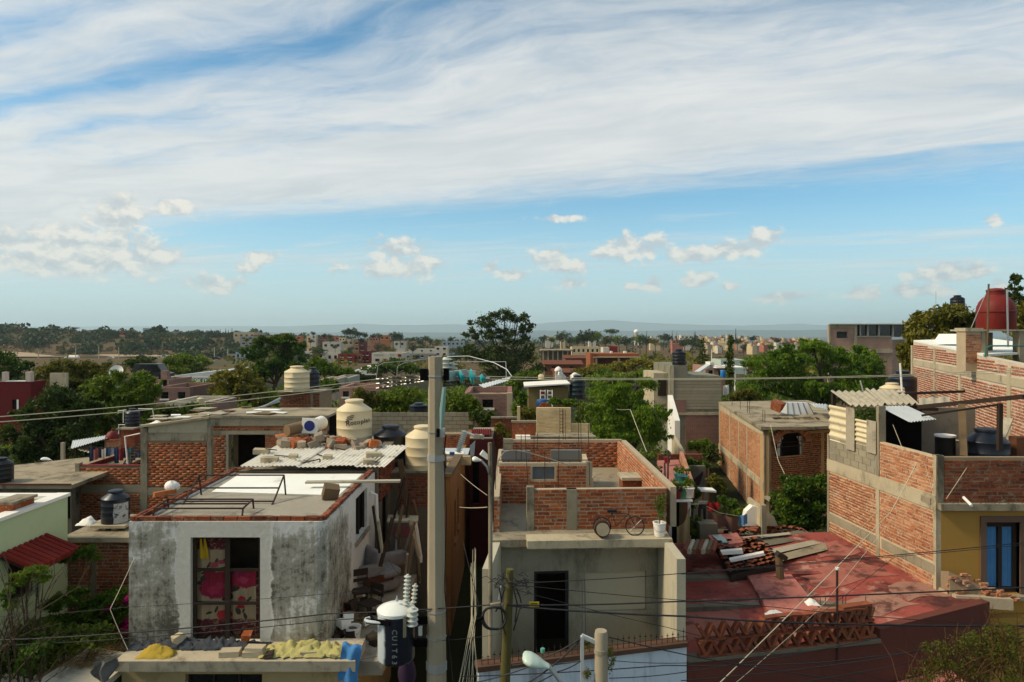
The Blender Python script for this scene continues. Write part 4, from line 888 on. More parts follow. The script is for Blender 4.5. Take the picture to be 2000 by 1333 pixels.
st = t.m('SUBTRACT', st, t.m('MULTIPLY', t.step(y_, 15.7, 16.4), .16))
c = t.mix(t.step(st, .47, .56), (.66, .635, .56), (.33, .305, .24)); c = t.mix(t.step(st, .565, .67), c, (.10, .09, .065))
c = t.mix(t.m('MULTIPLY', near_door, .8), c, (.58, .53, .43)); k = t.m('MULTIPLY_ADD', q2, .5, .75); c = t.mix(1., c, t.xyz(k, k, k), 'MULTIPLY')
t.put(b.inputs['Base Color'], c); b.inputs['Roughness'].default_value = .95; b.inputs['Specular IOR Level'].default_value = .15
bp = t.n('ShaderNodeBump'); bp.inputs['Strength'].default_value = .5; bp.inputs['Distance'].default_value = .02; t.put(bp.inputs['Height'], t.m('ADD', q2, st)); t.nt.links.new(bp.outputs[0], b.inputs['Normal'])
m_plaster = m
wh = thing('white_house', 'white plastered house with black stains and a rose curtained door', 'house', (-5.8, 16.4, 0))
x0, x1, y0, y1, zr, zb0 = -7.86, -3.8, 14.0, 18.9, 6.10, 3.45
poly = [(x0, y1), (x0, y0), (x1 - .2, y0)] + [(x1 - .2 + .2 * math.sin(a), y0 + .2 - .2 * math.cos(a)) for a in [R(q) for q in (18, 36, 54, 72, 90)]] + [(x1, y1)]
dr = (X(372, 14) - x0, X(508, 14) - x0, zb0 + .2, Z(1050, 14)); mb = MB()
for k, (A, B) in enumerate(zip(poly[:-1], poly[1:])):
    if k == 0: B = (B[0], B[1] + .221)
    ops = [dr] if k == 1 else ([(16.6 - y0 - .2, 17.9 - y0 - .2, Z(1042, 17.3), Z(962, 17.3))] if k == len(poly) - 2 else [])
    wseg(mb, A, B, zb0, zr, .22, ops)
mb.build('wall', m_plaster, wh)
m_rooft = M('weathered_roof', (.36,.335,.285), .25, .9, .95, .3, stain=((.20,.185,.155), 1.2, .5, .7))
MB().box(x0 + .22, x1 - .221, y0 + .221, y1, zr - .25, zr - .03).build('roof', m_rooft, wh)
MB().prism([(-7.35, 16.7, zr - .026), (-4.15, 16.35, zr - .026), (-4.12, 18.8, zr - .026), (-7.5, 18.8, zr - .026)], (0, 0, .006)).build('painted_patch', m_whiteroof, wh)
MB().box(x0 + .25, x1 - .25, y0 + 1.4, y0 + 1.45, zb0, zr - .3).build('inner_wall', m_wood, wh)
bk = Bricks(m_brick_dark)
for k, (A, B) in enumerate(zip(poly[:-1], poly[1:])):
    A, B = V((*A, 0)), V((*B, 0)); ln = (B - A).length; d_ = (B - A).normalized(); n = max(1, round(ln / .27)); nn = V((-d_.y, d_.x, 0))
    for i in range(n):
        for row in range(1 if k else 1):
            c = A + d_ * (ln * (i + .5) / n) + nn * .07; bk.one(c.x, c.y, zr + .045 + rnd.uniform(-.008, .008), math.atan2(d_.y, d_.x) + rnd.uniform(-.03, .03), ln / n - .015, .085)
            c = A + d_ * (ln * (i + .5) / n) + nn * .14; bk.one(c.x, c.y, zr + .04, math.atan2(d_.y, d_.x) + rnd.uniform(-.05, .05), ln / n - .02, .08)
bk.flush(wh)
# door
dx0, dx1, dz0, dz1 = x0 + dr[0], x0 + dr[1], dr[2], dr[3]
do = MB(); yd = y0 + .10
for a, b_ in ((dx0, dx0 + .07), (dx1 - .07, dx1), ((dx0 + dx1) / 2 - .05, (dx0 + dx1) / 2 + .05)): do.box(a, b_, yd, yd + .05, dz0, dz1)
for z in (dz0, dz0 + (dz1 - dz0) * .33, dz0 + (dz1 - dz0) * .655, dz1 - .06): do.box(dx0 + .071, dx1 - .071, yd + .004, yd + .046, z, z + .055)
door = do.build('door', m_wood_d, wh)
m, t, b = newmat('rose_curtain'); p = geo(t).outputs['Position']; x_, y_, z_ = t.sep(p)
U = t.m('DIVIDE', t.m('SUBTRACT', x_, dx0), dx1 - dx0); Vv = t.m('DIVIDE', t.m('SUBTRACT', z_, dz0), dz1 - dz0); uv = t.xyz(U, t.m('MULTIPLY', Vv, 1.48), 0.)
nz_ = t.noise(p, 14, 4, .6, 1.); col = t.mix(t.noise(p, 5, 3), (.34, .24, .125), (.39, .28, .155))
def dab(c, us, cu, rx, ry, rot=0, wob=.5):
    cx, cy = cu[0], cu[1] * 1.48; dd = t.vm('SUBTRACT', uv, (cx, cy, 0.))
    ca, sa = math.cos(rot), math.sin(rot); a, b2, _ = t.sep(dd)
    ra = t.m('ADD', t.m('MULTIPLY', a, ca / rx), t.m('MULTIPLY', b2, sa / rx)); rb = t.m('ADD', t.m('MULTIPLY', a, -sa / ry), t.m('MULTIPLY', b2, ca / ry))
    r_ = t.m('ADD', t.m('SQRT', t.m('ADD', t.m('MULTIPLY', ra, ra), t.m('MULTIPLY', rb, rb))), t.m('MULTIPLY', t.m('SUBTRACT', nz_, .5), wob))
    return t.mix(t.step(r_, .9, 1.05, 1., 0.), c, us)
border = t.m('MAXIMUM', t.m('MAXIMUM', t.step(Vv, .165, .175, 1., 0.), t.step(Vv, .845, .855)), t.step(U, .885, .895))
leaf = (.03, .03, .015)
for cu, rx, ry, ro in [((.55,.47),.10,.05,.2),((.83,.51),.11,.035,.2),((.20,.70),.06,.02,.9),((.14,.63),.06,.018,.4),((.30,.73),.05,.02,1.3),((.42,.74),.05,.02,.8),((.40,.66),.07,.03,.2),((.47,.38),.09,.05,.3),((.30,.26),.05,.018,1.2),((.20,.23),.06,.018,.4),((.70,.25),.04,.016,1.2),((.73,.20),.03,.05,.3),((.62,.25),.03,.06,.4),((.78,.36),.05,.02,.8),((.30,.52),.30,.05,.0),((.16,.58),.1,.05,.4)]: col = dab(col, leaf, cu, rx, ry, ro, .3)
for cu, rx, ry, cc in [((.30,.47),.25,.155,(.26,.006,.032)),((.40,.57),.16,.10,(.25,.006,.022)),((.22,.60),.10,.07,(.24,.008,.02)),((.72,.57),.22,.15,(.30,.008,.03)),((.62,.63),.12,.08,(.24,.01,.05)),((.42,.21),.12,.075,(.42,.02,.02)),((.68,.36),.06,.05,(.38,.015,.02)),((.66,.29),.06,.035,(.34,.015,.02)),((.27,.70),.07,.04,(.36,.06,.06)),((.38,.73),.07,.03,(.34,.04,.06))]: col = dab(col, cc, cu, rx, ry, 0, .6)
for cu, rx, ry, cc in [((.26,.45),.09,.06,(.38,.02,.05)),((.36,.50),.07,.05,(.33,.02,.045)),((.70,.55),.08,.05,(.42,.03,.08))]: col = dab(col, cc, cu, rx, ry, 0, 1.2)
bc = t.mix(t.step(t.noise(t.vm('MULTIPLY', p, (1, 1, 2)), 7, 3, .5, 1.5), .54, .58), (.09, .008, .009), (.28, .13, .06))
col = t.mix(border, col, bc); kk = t.m('MULTIPLY_ADD', t.noise(p, 60, 2), .3, .68); col = t.mix(1., col, t.xyz(kk, kk, kk), 'MULTIPLY')
t.put(b.inputs['Base Color'], col); b.inputs['Roughness'].default_value = .9
mid = (dx0 + dx1) / 2; zt2 = dz0 + (dz1 - dz0) * .655
cl = MB(); cl.grid(lambda i, j: (dx0 + (mid - dx0) * i, yd + .12 + .022 * math.sin(i * 23) + .01 * math.sin(i * 51), dz0 + (dz1 - dz0) * j), 30, 6); cl.grid(lambda i, j: (mid + (dx1 - mid) * i, yd + .122 + .022 * math.sin(i * 21 + 1) + .01 * math.sin(i * 47), dz0 + (zt2 - dz0) * j), 30, 6)
cl.build('curtain', m, door, 'all', label='cream curtain with large red and magenta roses and maroon border')
MB().grid(lambda i, j: (dx0 + .10 + .16 * i * (1.3 - .5 * j), yd + .09 - .02 * math.sin(i * 9), dz1 - .08 - .42 * (1 - j)), 10, 8).build('yellow_cloth', plain('mustard_cloth', (.45,.30,.05), .9), door, 'all')
gw = MB(); zw0, zw1 = Z(1042, 17.3), Z(962, 17.3)
MB().box(x1 - .16, x1 - .13, 16.6, 17.9, zw0, zw1).build('window', m_dark, wh); mbw = MB()
for a in (16.6, 17.23, 17.84): mbw.box(x1 - .12, x1 - .07, a, a + .06, zw0, zw1)
mbw.build('window_frame', m_wood_d, wh); MB().box(x1 + .001, x1 + .06, 16.5, 18.0, zw0 - .1, zw0 - .01).build('window_sill', m_conc, wh)
# lower storey and the slab in front of the door
lw = MB(); wseg(lw, (-7.75, 13.55), (-3.35, 13.55), 0, 3.38, .3, [(X(362, 13.55) + 7.75, X(512, 13.55) + 7.75, 1.9, 3.2)]); lw.box(-3.65, -3.35, 13.851, 18.9, 0, 3.38); lw.build('lower_wall', M('yellowed_plaster', (.46,.37,.22), .2, 1.2, .9, .25, stain=((.25,.19,.11), 1.3, .55, .75, .4)), wh)
ww = MB().box(X(362, 13.6), X(512, 13.6), 13.72, 13.75, 1.9, 3.2).build('lower_window', m_glass, wh)
mb = MB(); [mb.box(X(q_, 13.6) - .02, X(q_, 13.6) + .02, 13.68, 13.715, 1.9, 3.2) for q_ in (365, 414, 464, 509)]; mb.build('window_bar', m_rust, ww)
m_slab = M('slab_edge', (.47,.42,.33), .25, 1.6, .92, .35, stain=((.22,.19,.15), 1.8, .5, .7))
r = random.Random(2); xs = [-7.70 + k * (4.66 / 16) for k in range(17)]; mb = MB()
for a, b_ in zip(xs[:-1], xs[1:]):
    mb.hexa([(a, 13.22 + r.uniform(-.01, .01), 3.41), (b_, 13.22, 3.41), (b_, 14.15, 3.41), (a, 14.15, 3.41), (a, 13.2, 3.62), (b_, 13.2, 3.62), (b_, 14.15, 3.64), (a, 14.15, 3.64)])
mb.build('canopy_slab', m_slab, wh)
MB().box(-3.34, -2.6, 13.7, 18.6, 3.1, 3.38).build('side_ledge', M('ledge_concrete', (.34,.31,.26), .25, 1.2, .92, .35, stain=((.15,.135,.11), 1.5, .5, .7)), wh)
MB().tube([(x1 + .03, 18.2, 5.7), (x1 + .18, 18.2, 5.65), (x1 + .22, 18.2, 4.6)], .045, 8).build('drain_pipe', m_white, wh, True)
# things on its slab and roof
m_ycl = M('yellow_cloth', (.44,.33,.09), .25, 4, .95, .2); m_tarp = M('grey_blue_tarp', (.075,.085,.105), .35, 3, .8, .3); m_bcl = M('light_blue_cloth', (.10,.26,.55), .25, 4, .9, .2); m_ygr = M('pale_yellow_cloth', (.44,.41,.20), .25, 4, .95, .2)
def heap(fx0, fx1, fy0, fy1, z, h, sd, px=1.):
    from mathutils import noise as mn
    def f(i, j):
        e = math.sin(math.pi * min(max(i, 0), 1)) ** .5 * math.sin(math.pi * j) ** .6; q_ = V((i * 5 * px * (fx1 - fx0), j * 3.1, sd)); a, b2 = mn.noise(q_), mn.noise(q_ * 3 + V((7, 3, 1)))
        return (fx0 + (fx1 - fx0) * i + .05 * mn.noise(q_ * 2), fy0 + (fy1 - fy0) * j + .09 * a, z + .004 + e * h * max(.08, .5 + .75 * a + .35 * abs(b2)))
    return f
cloth('crumpled_cloth', heap(-7.35, -6.65, 13.3, 13.65, 3.622, .2, 1), m_ycl, 'crumpled mustard yellow cloth on the slab, left of the door', 26, 16)
cloth('tarpaulin', heap(-7.72, -4.9, 13.62, 13.97, 3.645, .17, 2, 2.2), m_tarp, 'long crumpled grey blue tarpaulin lying below the rose door', 60, 14, cat='tarpaulin')
cloth('hanging_tarp', lambda i, j: (-7.98 + .45 * i * (1 - .4 * j) + .04 * math.sin(j * 7 + i * 5), 13.10 - .12 * (1 - i) + .06 * math.sin(i * 9), 3.70 - .50 * j * (.35 + .65 * math.sin(i * 2.4 + .3))), M('slate_tarp', (.17,.17,.17), .35, 3, .8, .3), 'dark grey tarp hanging over the left corner of the slab', 14, 14, cat='tarpaulin')
cloth('yellow_towel', heap(-4.95, -3.15, 13.3, 13.85, 3.645, .22, 4, 2.2), m_ygr, 'pale yellow green bedding heaped on the right end of the slab', 40, 18)
cloth('blue_towel', lambda i, j: (-3.35 + .38 * i + .03 * math.sin(j * 6), 13.35 - .14 * min(1, j * 3) + .4 * (1 - j) * .3 + .04 * math.sin(i * 8), 3.86 - .05 * i - .85 * max(0, j - .25) + .02 * math.sin(i * 11)), m_bcl, 'light blue cloth hanging off the right end of the slab', 14, 18)
for k, (xx, w, lab) in enumerate([(-5.55, .38, 'flat grey stone on the slab, left of the white stacked slabs'), (-5.08, .40, 'stacked white slabs lying on the slab below the door'), (-4.0, .30, 'pale brick lying in front of the yellow bedding')]):
    mb = MB(); mb.obox((xx, 13.45, 3.68), (w, .22, .10), (0, 0, .1)); (mb.obox((xx + .02, 13.46, 3.765), (w * .9, .2, .06), (0, 0, -.05)) if k == 1 else None); mb.build('stone_slab', m_conc_l, None, label=lab, cat='stone')
stone('broken_brick', (-5.35, 13.75, 3.86), .2, m_brick, 'broken red brick on the tarpaulin at the foot of the door', 'brick', seed=4)
stone('dark_rag', (-4.75, 13.35, 3.69), .2, m_wood_d, 'small dark rag on the slab between stone and bedding', 'rag', seed=5, flat=.3)
stone('pale_rock', (-6.75, 13.8, 3.80), .22, m_conc_l, 'pale rock on the tarpaulin above the yellow cloth', 'stone', seed=6)
# iron frames lying on the roof
zf = zr - .03
def frame(lab, x0_, x1_, ya, yb, h0, h1, legs):
    mb = MB(); a, b_, c, d_ = (x0_, ya, zf + h0), (x1_, ya, zf + h0), (x1_, yb, zf + h1), (x0_, yb, zf + h1)
    for p_, q_ in ((a, b_), (b_, c), (c, d_), (d_, a), ((x0_, (ya + yb) / 2, zf + (h0 + h1) / 2), (x1_, (ya + yb) / 2, zf + (h0 + h1) / 2))): mb.bar(p_, q_, .03)
    o = thing('iron_trestle', lab, 'metal frame', ((x0_ + x1_) / 2, ya, zf), 'rusty iron frames on the white house roof'); mb.build('rails', m_rust, o)
    for xx in (x0_, x1_):
        for yy, hh, so in ((ya, h0, -legs), (yb, h1, legs)): MB().bar((xx, yy, zf + hh), (xx, yy + so, zf), .03).build('leg', m_rust, o)
frame('tall rusty iron trestle frame on the white house roof', X(385, 16.2), X(552, 16.2), 15.6, 16.3, .05, .50, .12)
frame('low rusty iron bench frame near the front edge of the white house roof', X(318, 14.9), X(487, 14.9), 14.55, 15.1, .16, .22, .05)
MB().obox((-4.25, 16.0, zf + .17), (.35, .28, .3), (.3, .2, .4)).build('wooden_crate', m_wood, None, label='weathered box leaning on the right end of the iron trestle', cat='box')
MB().obox((X(690, 17.2), 17.2, zr + .12), (2.35, .18, .05), (0, .0, .06)).build('plank', m_asb, None, label='long grey plank lying across the right edge of the white roof', cat='plank')
mb = MB(); mb.grid(lambda i, j: (lambda a, b2: (X(335, 16.2) + .16 * math.cos(a) * math.sin(b2) * (1 + .25 * math.sin(a * 5)), 16.2 + .13 * math.sin(a) * math.sin(b2), zr + .22 + .12 * math.cos(b2) * (1 + .2 * math.sin(a * 3))))(i * 6.2832, j * 3.1416), 20, 10); mb.build('plastic_bag', m_white, None, 'all', 'white plastic bag on the left coping of the white house', 'bag')
MB().obox((X(322, 16), 16.0, zr + .12), (.5, .1, .1), (0, 0, .9)).build('wood_block', m_brick, None, label='reddish timber piece under the white plastic bag', cat='timber')

# ---- ruin behind it with the white sheet roof and rubble ---------------------
m_dirtysheet = M('dirty_white_sheet', (.66,.64,.58), .2, 1.5, .7, .2, stain=((.30,.24,.17), 2.2, .5, .66), stain2=((.22,.12,.06), 3.5, .62, .72))
ru = thing('rubble_roof_house', 'ruined lean-to with white corrugated roof and rubble behind the white house', 'shed', (-5.6, 20.5, 0))
mb = MB(); wseg(mb, (-7.6, 19.0), (-3.75, 19.0), 0, 6.12, .25); wseg(mb, (-3.75, 19.0), (-3.72, 21.6), 0, (6.3, 6.55), .3, [(.7, 1.5, 3.6, 5.2)]); mb.build('wall', m_conc_d, ru)
MB().box(-7.55, -4.06, 19.3, 22.3, 5.9, 6.0).build('deck', m_conc, ru)
MB().box(-3.85, -3.8, 19.7, 20.5, 3.6, 5.2).build('doorway', m_dark, ru)
for k in range(5):
    xa, xb = -7.55 + k * .80, -7.55 + (k + 1) * .80 + .05; za = 6.16 + (k % 2) * .03
    corr('sheet', m_dirtysheet, ru, (xa + .35, 20.9, za + .36), (xb + .35, 20.9, za + .36), (xb - .02, 18.92 - (k % 3) * .05, za + .10), (xa - .02, 18.92 - (k % 3) * .05, za + .10), 7, .018)
bk = Bricks(m_brick_dark); bk.face((-3.72, 19.2), (-3.70, 21.5), 5.2, 6.3, (), .02); bk.face((-7.6, 19), (-3.75, 19.0), 5.75, 6.1, (), .012); bk.flush(ru, 200)
pos3 = lambda p_, a, b_: ('far left', 'left', 'middle', 'right', 'far right')[min(4, max(0, int(5 * (p_ - a) / (b_ - a))))]
GR = 'rubble stones on the lean-to roof'; r = random.Random(9)
for k in range(46):
    px = r.uniform(548, 740); D = r.uniform(20.6, 21.4); h_ = .28 * math.exp(-((px - 625) / 70) ** 2)
    stone('rubble_stone', (X(px, D), D, 6.48 + r.uniform(0, .1) + h_ * r.random()), r.uniform(.16, .42), m_rock if k % 3 else m_brick, ('rubble stone at the %s of the heap on the lean-to roof' if k % 3 else 'broken reddish brick at the %s of the heap on the lean-to roof') % pos3(px, 548, 740), 'stone' if k % 3 else 'brick', (GR if k % 3 else 'broken bricks in the rubble heap') + ', ' + pos3(px, 548, 740), seed=k)
for k, (px, py, w, D, lab) in enumerate([(511, 882, 30, 20.1, 'left concrete block on the white sheets'), (527, 898, 32, 19.3, 'long flat concrete block at the front of the white sheets'), (573, 893, 16, 19.6, 'small concrete cube on the white sheets'), (640, 894, 16, 19.6, 'tan concrete cube in the middle of the white sheets'), (730, 889, 30, 19.8, 'large concrete block at the right of the white sheets'), (720, 902, 22, 19.2, 'concrete block near the right corner of the white sheets'), (665, 875, 26, 20.6, 'greenish boulder at the foot of the cream tank'), (700, 880, 24, 20.5, 'flat boulder right of the greenish one')]):
    c = P(px, py, D); s_ = w * D / F
    if k < 6: MB().obox(c, (s_, .2, .15), (.1, .05, .3 if k > 3 else .05)).build('concrete_block', m_conc_l, None, label=lab, cat='block')
    else: stone('boulder', c, s_, m_rock, lab, 'stone', seed=k + 40)
for k in range(7):
    a = P(r.uniform(490, 720), r.uniform(878, 904), 19.7); MB().bar(a, a + V((r.uniform(-.7, .7), r.uniform(-.2, .3), r.uniform(-.02, .06))), .025).build('stick', m_wood_d, None, label='thin dark stick lying on the white roof sheets', cat='stick', group='sticks on the white sheets')
mb = MB(); a, b_, c, d_ = P(582, 907, 19.1), P(582, 899, 19.1), P(625, 897, 19.3), P(625, 909, 19.3); [mb.bar(p_, q_, .03) for p_, q_ in ((a, c), (c, d_))]; mb.build('bent_rod', m_rust, None, label='bent iron rod at the front edge of the white sheets', cat='rod')
tk = tinaco(692, 867, 22.0, 68, 87, m_cream, 'large cream water tank with black lettering on its side')
m_ink = plain('black_print', (.012,.012,.014), .6); r0 = 68 * 22 / F / 2
c = tk.location
for k, ch in enumerate('Rotoplas'):
    an = R((-97, -84, -74, -64, -51, -42.5, -34, -23)[k]); letter(ch, tk, (c.x + (r0 + .004) * math.cos(an), c.y + (r0 + .004) * math.sin(an), c.z + .72 + k * .012), .2 if k else .24, (R(90), 0, an + R(90)), m_ink)
for k in range(3):
    mb = MB(); mb.tube([(c.x + (r0 + .006) * math.cos(R(q)), c.y + (r0 + .006) * math.sin(R(q)), c.z + .76 + .09 * k * .6 + .10 * math.sin((q + 108) / 26 * 1.6)) for q in range(-107 + k * 3, -80 + k * 2, 3)], [.004] + [.016] * 7 + [.004] * 3 if False else .012, 5); mb.build('logo_stroke', m_ink, tk)
tinaco(763, 912, 22.0, 66, 82, m_black, 'black water tank between two cream tanks')
tinaco(826, 921, 21.6, 68, 90, m_cream, 'cream water tank half hidden behind the concrete pole')
# sign panel with a blue disc, drums behind it
D = 21.3; o = thing('disc_sign', 'white square panel with a blue disc beside the rubble heap', 'sign', P(605, 847, D))
MB().obox(P(605, 832, D), (.48, .05, .47), (0, R(2), 0)).build('panel', m_white, o)
MB().lathe([(.1, 0), (.165, 0), (.165, .01), (.02, .012)], (0, 0, 0), 28).rot(Matrix.Rotation(R(90), 3, 'X'), (0, 0, 0)).shift(P(605, 832, D) + V((0, -.028, 0))).build('disc', plain('blue_disc', (.012,.03,.30), .5), o, True)
MB().tube([P(612, 832, D + .1), P(628, 826, D + .7)], [.2, .22], 18).build('duct', m_white, o, True)
MB().bar(P(605, 848, D + .05), P(605, 870, D + .05), .06).build('stand', m_rust, o)
MB().tube([P(560, 841, 21), P(592, 834, 21.5)], [.17, .19], 16).build('drum', M('brown_drum', (.26,.18,.11), .2), None, True, 'brown drum lying beside the blue disc panel', 'drum')
# brick stair tower with a faceted cream tank
D = 30; o = thing('brick_tower', 'square brick stair tower carrying the faceted cream tank', 'tower', P(585, 850, D)); x0_, x1_ = X(548, D), X(624, D)
MB().box(x0_, x1_, D, D + 2, 2, Z(768, D)).build('wall', m_mortar_d, o); MB().box(x0_ - .1, x1_ + .05, D - .1, D + 2.1, Z(768, D) + .002, Z(765, D)).build('slab', m_conc, o)
beam(o, (X(607, D), D), (X(611, D), D), 2, Z(768, D), .02, name='column'); bk = Bricks(m_brick_dark); bk.face((x0_, D), (x1_, D), Z(860, D), Z(769, D), [(X(607, D) - x0_, X(611, D) - x0_, 0, 20)], .012); bk.flush(o, 300)
tinaco(580, 765, 30, 50, 50, m_cream, 'faceted cream water tank on the brick stair tower', hexa=True); tinaco(611, 762, 31.6, 26, 44, m_navy, 'dark tank standing behind the faceted cream tank')
for k, (a, b_) in enumerate([((500, 803), (548, 778)), ((496, 800), (546, 784))]): MB().bar(P(*a, 29), P(*b_, 29.5), .07).build('handrail', m_zinc, None, label=('upper' if k == 0 else 'lower') + ' sloping pale rail left of the brick stair tower', cat='rail')
# yard wall end under the tanks
o = thing('tank_house', 'brick and cement house carrying the black and cream tanks', 'house', (-2.9, 22.5, 0))
MB().box(-4.1, -2.32, 21.0, 24.2, 0, 5.66).build('wall', m_conc_d, o); bk = Bricks(m_brick_dark); bk.face((-3.5, 21.0), (-2.32, 21.0), 4.6, 5.6, (), .012); bk.flush(o, 300)
MB().box(-4.05, -2.35, 20.9, 24.2, 5.662, 5.72).build('slab', m_conc, o)
MB().box(-6.5, -4.2, 21.2, 23.4, 5.0, 6.40).build('pedestal', m_conc, o)

# ---- left brick house with clothes terrace ----------------------------------
D = 24.; lb = thing('brick_frame_house', 'unfinished red brick house with concrete frame and clothes terrace', 'house', (X(400, D), D + 3, 0))
xa, xb, xc, xd = X(147, D), X(275, D), X(410, D), X(640, D); zl = 2.4
op2 = (X(447, D) - xc, X(518, D) - xc, Z(914, D), Z(849, D))
mb = MB(); wseg(mb, (xa, D), (xb, D), zl, Z(911, D), .2); wseg(mb, (xb, D), (xc, D), zl, Z(846, D), .2); wseg(mb, (xc, D), (xd, D), zl, Z(817, D), .2, [op2]); mb.box(xa, xa + .2, D + .201, D + 5, zl, Z(911, D)); mb.build('wall', m_mortar_d, lb)
zc0, zc1 = Z(962, D), Z(948, D)
bk = Bricks(m_brick); col_ops = [(0, .16, 0, 20), (X(275, D) - xa - .02, 9, 0, 20)]
bk.face((xa, D), (xb, D), zl, Z(912, D), col_ops + [(0, 20, zc0, zc1)], .005, jit=.5)
bk.face((xb, D), (xc, D), zl, Z(861, D), [(0, .24, 0, 20), (X(405, D) - xb, 9, 0, 20), (0, 20, zc0 - .1, zc1 - .1)], .005, jit=.5)
bk.face((xc, D), (xd, D), zl, Z(818, D), [op2, (-1, .12, 0, 20), (0, 20, Z(849, D), Z(842, D)), (0, 20, Z(832, D), Z(817, D)), (X(447, D) - xc - .1, X(447, D) - xc, 0, Z(849, D))], .005, jit=.5)
bk.flush(lb, 300)
column(lb, (xa, D), (xb, D), 0, .15, zl, Z(905, D)); column(lb, (xb, D), (xc, D), 0, .23, zl, Z(836, D)); column(lb, (xb, D), (xc, D), X(405, D) - xb, .16, zl, Z(818, D)); column(lb, (xc, D), (xd, D), X(447, D) - xc - .09, .08, zl, Z(849, D))
beam(lb, (xa, D), (xb, D), zc0, zc1, .015); beam(lb, (xb + .231, D), (X(405, D), D), zc0 - .1, zc1 - .1, .015); beam(lb, (xb + .231, D), (X(405, D), D), Z(861, D), Z(846, D), .03); beam(lb, (xc, D), (xd, D), Z(849, D), Z(842, D), .015); beam(lb, (xc, D), (xd, D), Z(832, D), Z(817, D), .03)
wseg(MB(), (xb + .25, D + .02), (xc, D + .02), Z(846, D), (Z(832, D), Z(819, D)), .16).build('gable', m_conc_l, lb)
MB().prism([(xb, D - .1, Z(835, D)), (xc, D - .1, Z(818, D)), (xc, D + 2.6, Z(818, D) + .02), (xb, D + 2.6, Z(835, D) + .02)], (0, 0, .07)).build('sloping_roof', m_roofc, lb)
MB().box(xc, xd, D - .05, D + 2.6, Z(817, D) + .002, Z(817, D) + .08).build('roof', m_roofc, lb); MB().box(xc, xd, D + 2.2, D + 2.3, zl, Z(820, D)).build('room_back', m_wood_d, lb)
MB().box(X(449, D), X(458, D), D + .3, D + .34, Z(914, D), Z(850, D)).build('door_leaf', m_wood, lb)
MB().box(xa + .2, xb - .001, D + .21, D + 5, Z(960, D) - .1, Z(960, D)).build('terrace_floor', m_conc, lb)
m_redp = M('red_paint', (.24,.03,.025), .15, 1, .85, .1)
MB().box(xa + .201, xa + .23, D + .21, D + 5, Z(960, D), Z(911, D)).build('parapet_lining', m_redp, lb); MB().box(xa + .1, xb, D + 4.2, D + 4.3, Z(960, D), Z(911, D) + .35).build('back_wall', m_redp, lb); MB().box(xb - .05, xb - .002, D + .21, D + 4.2, Z(960, D), Z(840, D)).build('side_wall', m_redp, lb)
MB().box(xa + .16, xb, D - .02, D + .22, Z(911, D) + .002, Z(909.5, D)).build('coping', m_redp, lb)
r = random.Random(4)
for k in range(18):
    px = r.uniform(300, 545); py = 817 if px > 410 else 835 - (px - 275) * .126
    c = P(px, py - 3, D + r.uniform(.2, 2.5)); MB().obox((c.x, c.y, Z(py, D) + .12), (r.uniform(.3, 1.0), r.uniform(.2, .5), .03), (0, r.uniform(-.05, .05), r.uniform(-.5, .5))).build('loose_board', *[(m_whiteroof, None, False, 'loose white board lying on the brick house roof', 'board', 'white boards on the brick house roof'), (m_wood, None, False, 'loose brown board lying on the brick house roof', 'board', 'brown boards on the brick house roof'), (m_asb, None, False, 'loose grey sheet lying on the brick house roof', 'board', 'grey sheets on the brick house roof')][k % 3])
cloth('white_rag', heap(X(287, D), X(312, D), D + .1, D + .5, Z(831, D), .16, 3), m_white, 'white rag bundled on the left end of the sloping roof', 14, 10)
tinaco(259, 833, 27, 26, 35, m_navy, 'small blue black water tank on a brick pier above the clothes terrace')
o = thing('tank_pier', 'brick pier with concrete slab under the blue black tank', 'pier', P(260, 880, 27)); MB().box(X(247, 27), X(274, 27), 26.6, 27.5, 4.4, Z(836, 27)).build('pier', m_brick_dark, o); MB().box(X(243, 27), X(277, 27), 26.4, 27.6, Z(836, 27) + .002, Z(833, 27)).build('slab', m_conc, o)
for k, pts in enumerate([[(232, 848), (232, 830), (248, 830)], [(241, 802), (241, 826)], [(270, 799), (298, 799), (301, 818)], [(231, 808), (231, 803), (247, 801)]]): MB().tube([P(*q_, 26.9) for q_ in pts], .018, 6).build('water_pipe', m_white, None, label=['white pipe loop left of the blue black tank', 'thin upright pipe beside the blue black tank', 'bent pipe right of the blue black tank', 'short pipe above the red wall by the tank'][k], cat='pipe')
# clothes line, ladder and white pipe frame on the terrace
cols = [(.02,.05,.12), (.30,.10,.10), (.05,.04,.06), (.45,.43,.40), (.05,.10,.22), (.20,.25,.36), (.03,.06,.16), (.30,.03,.04), (.02,.03,.08), (.05,.20,.22), (.02,.05,.13), (.04,.09,.2)]
nm_ = ['dark blue','dull red','black','greyish white','denim blue','pale blue','navy','crimson','black blue','teal','dark denim','blue']
for k, cc in enumerate(cols):
    px = 178 + k * 8.2; D2 = 25.4 + (k % 3) * .5; w = .16 + .06 * (k % 3); lg = .55 + .25 * ((k * 7) % 4) / 3; c = P(px, 874 + (k % 2) * 3, D2)
    cloth('garment', lambda i, j, c=c, w=w, lg=lg, k=k: (c.x + w * (i - .5) * (1 - .15 * j), c.y + .05 * math.sin(i * 8 + k) * j, c.z - lg * j - .03 * math.sin(i * 6)), plain('garment_%d' % k, cc, .95), '%s garment on the terrace clothes line, number %d from the left' % (nm_[k], k + 1) if False else '%s garment hanging on the terrace clothes line' % nm_[k], 8, 8, cat='clothing', group='washing on the terrace line')
MB().tube([P(168, 873, 25.6), P(215, 875, 25.8), P(275, 866, 26)], .012, 5).build('clothes_line', m_wire, None, label='clothes line stretched across the red walled terrace', cat='line')
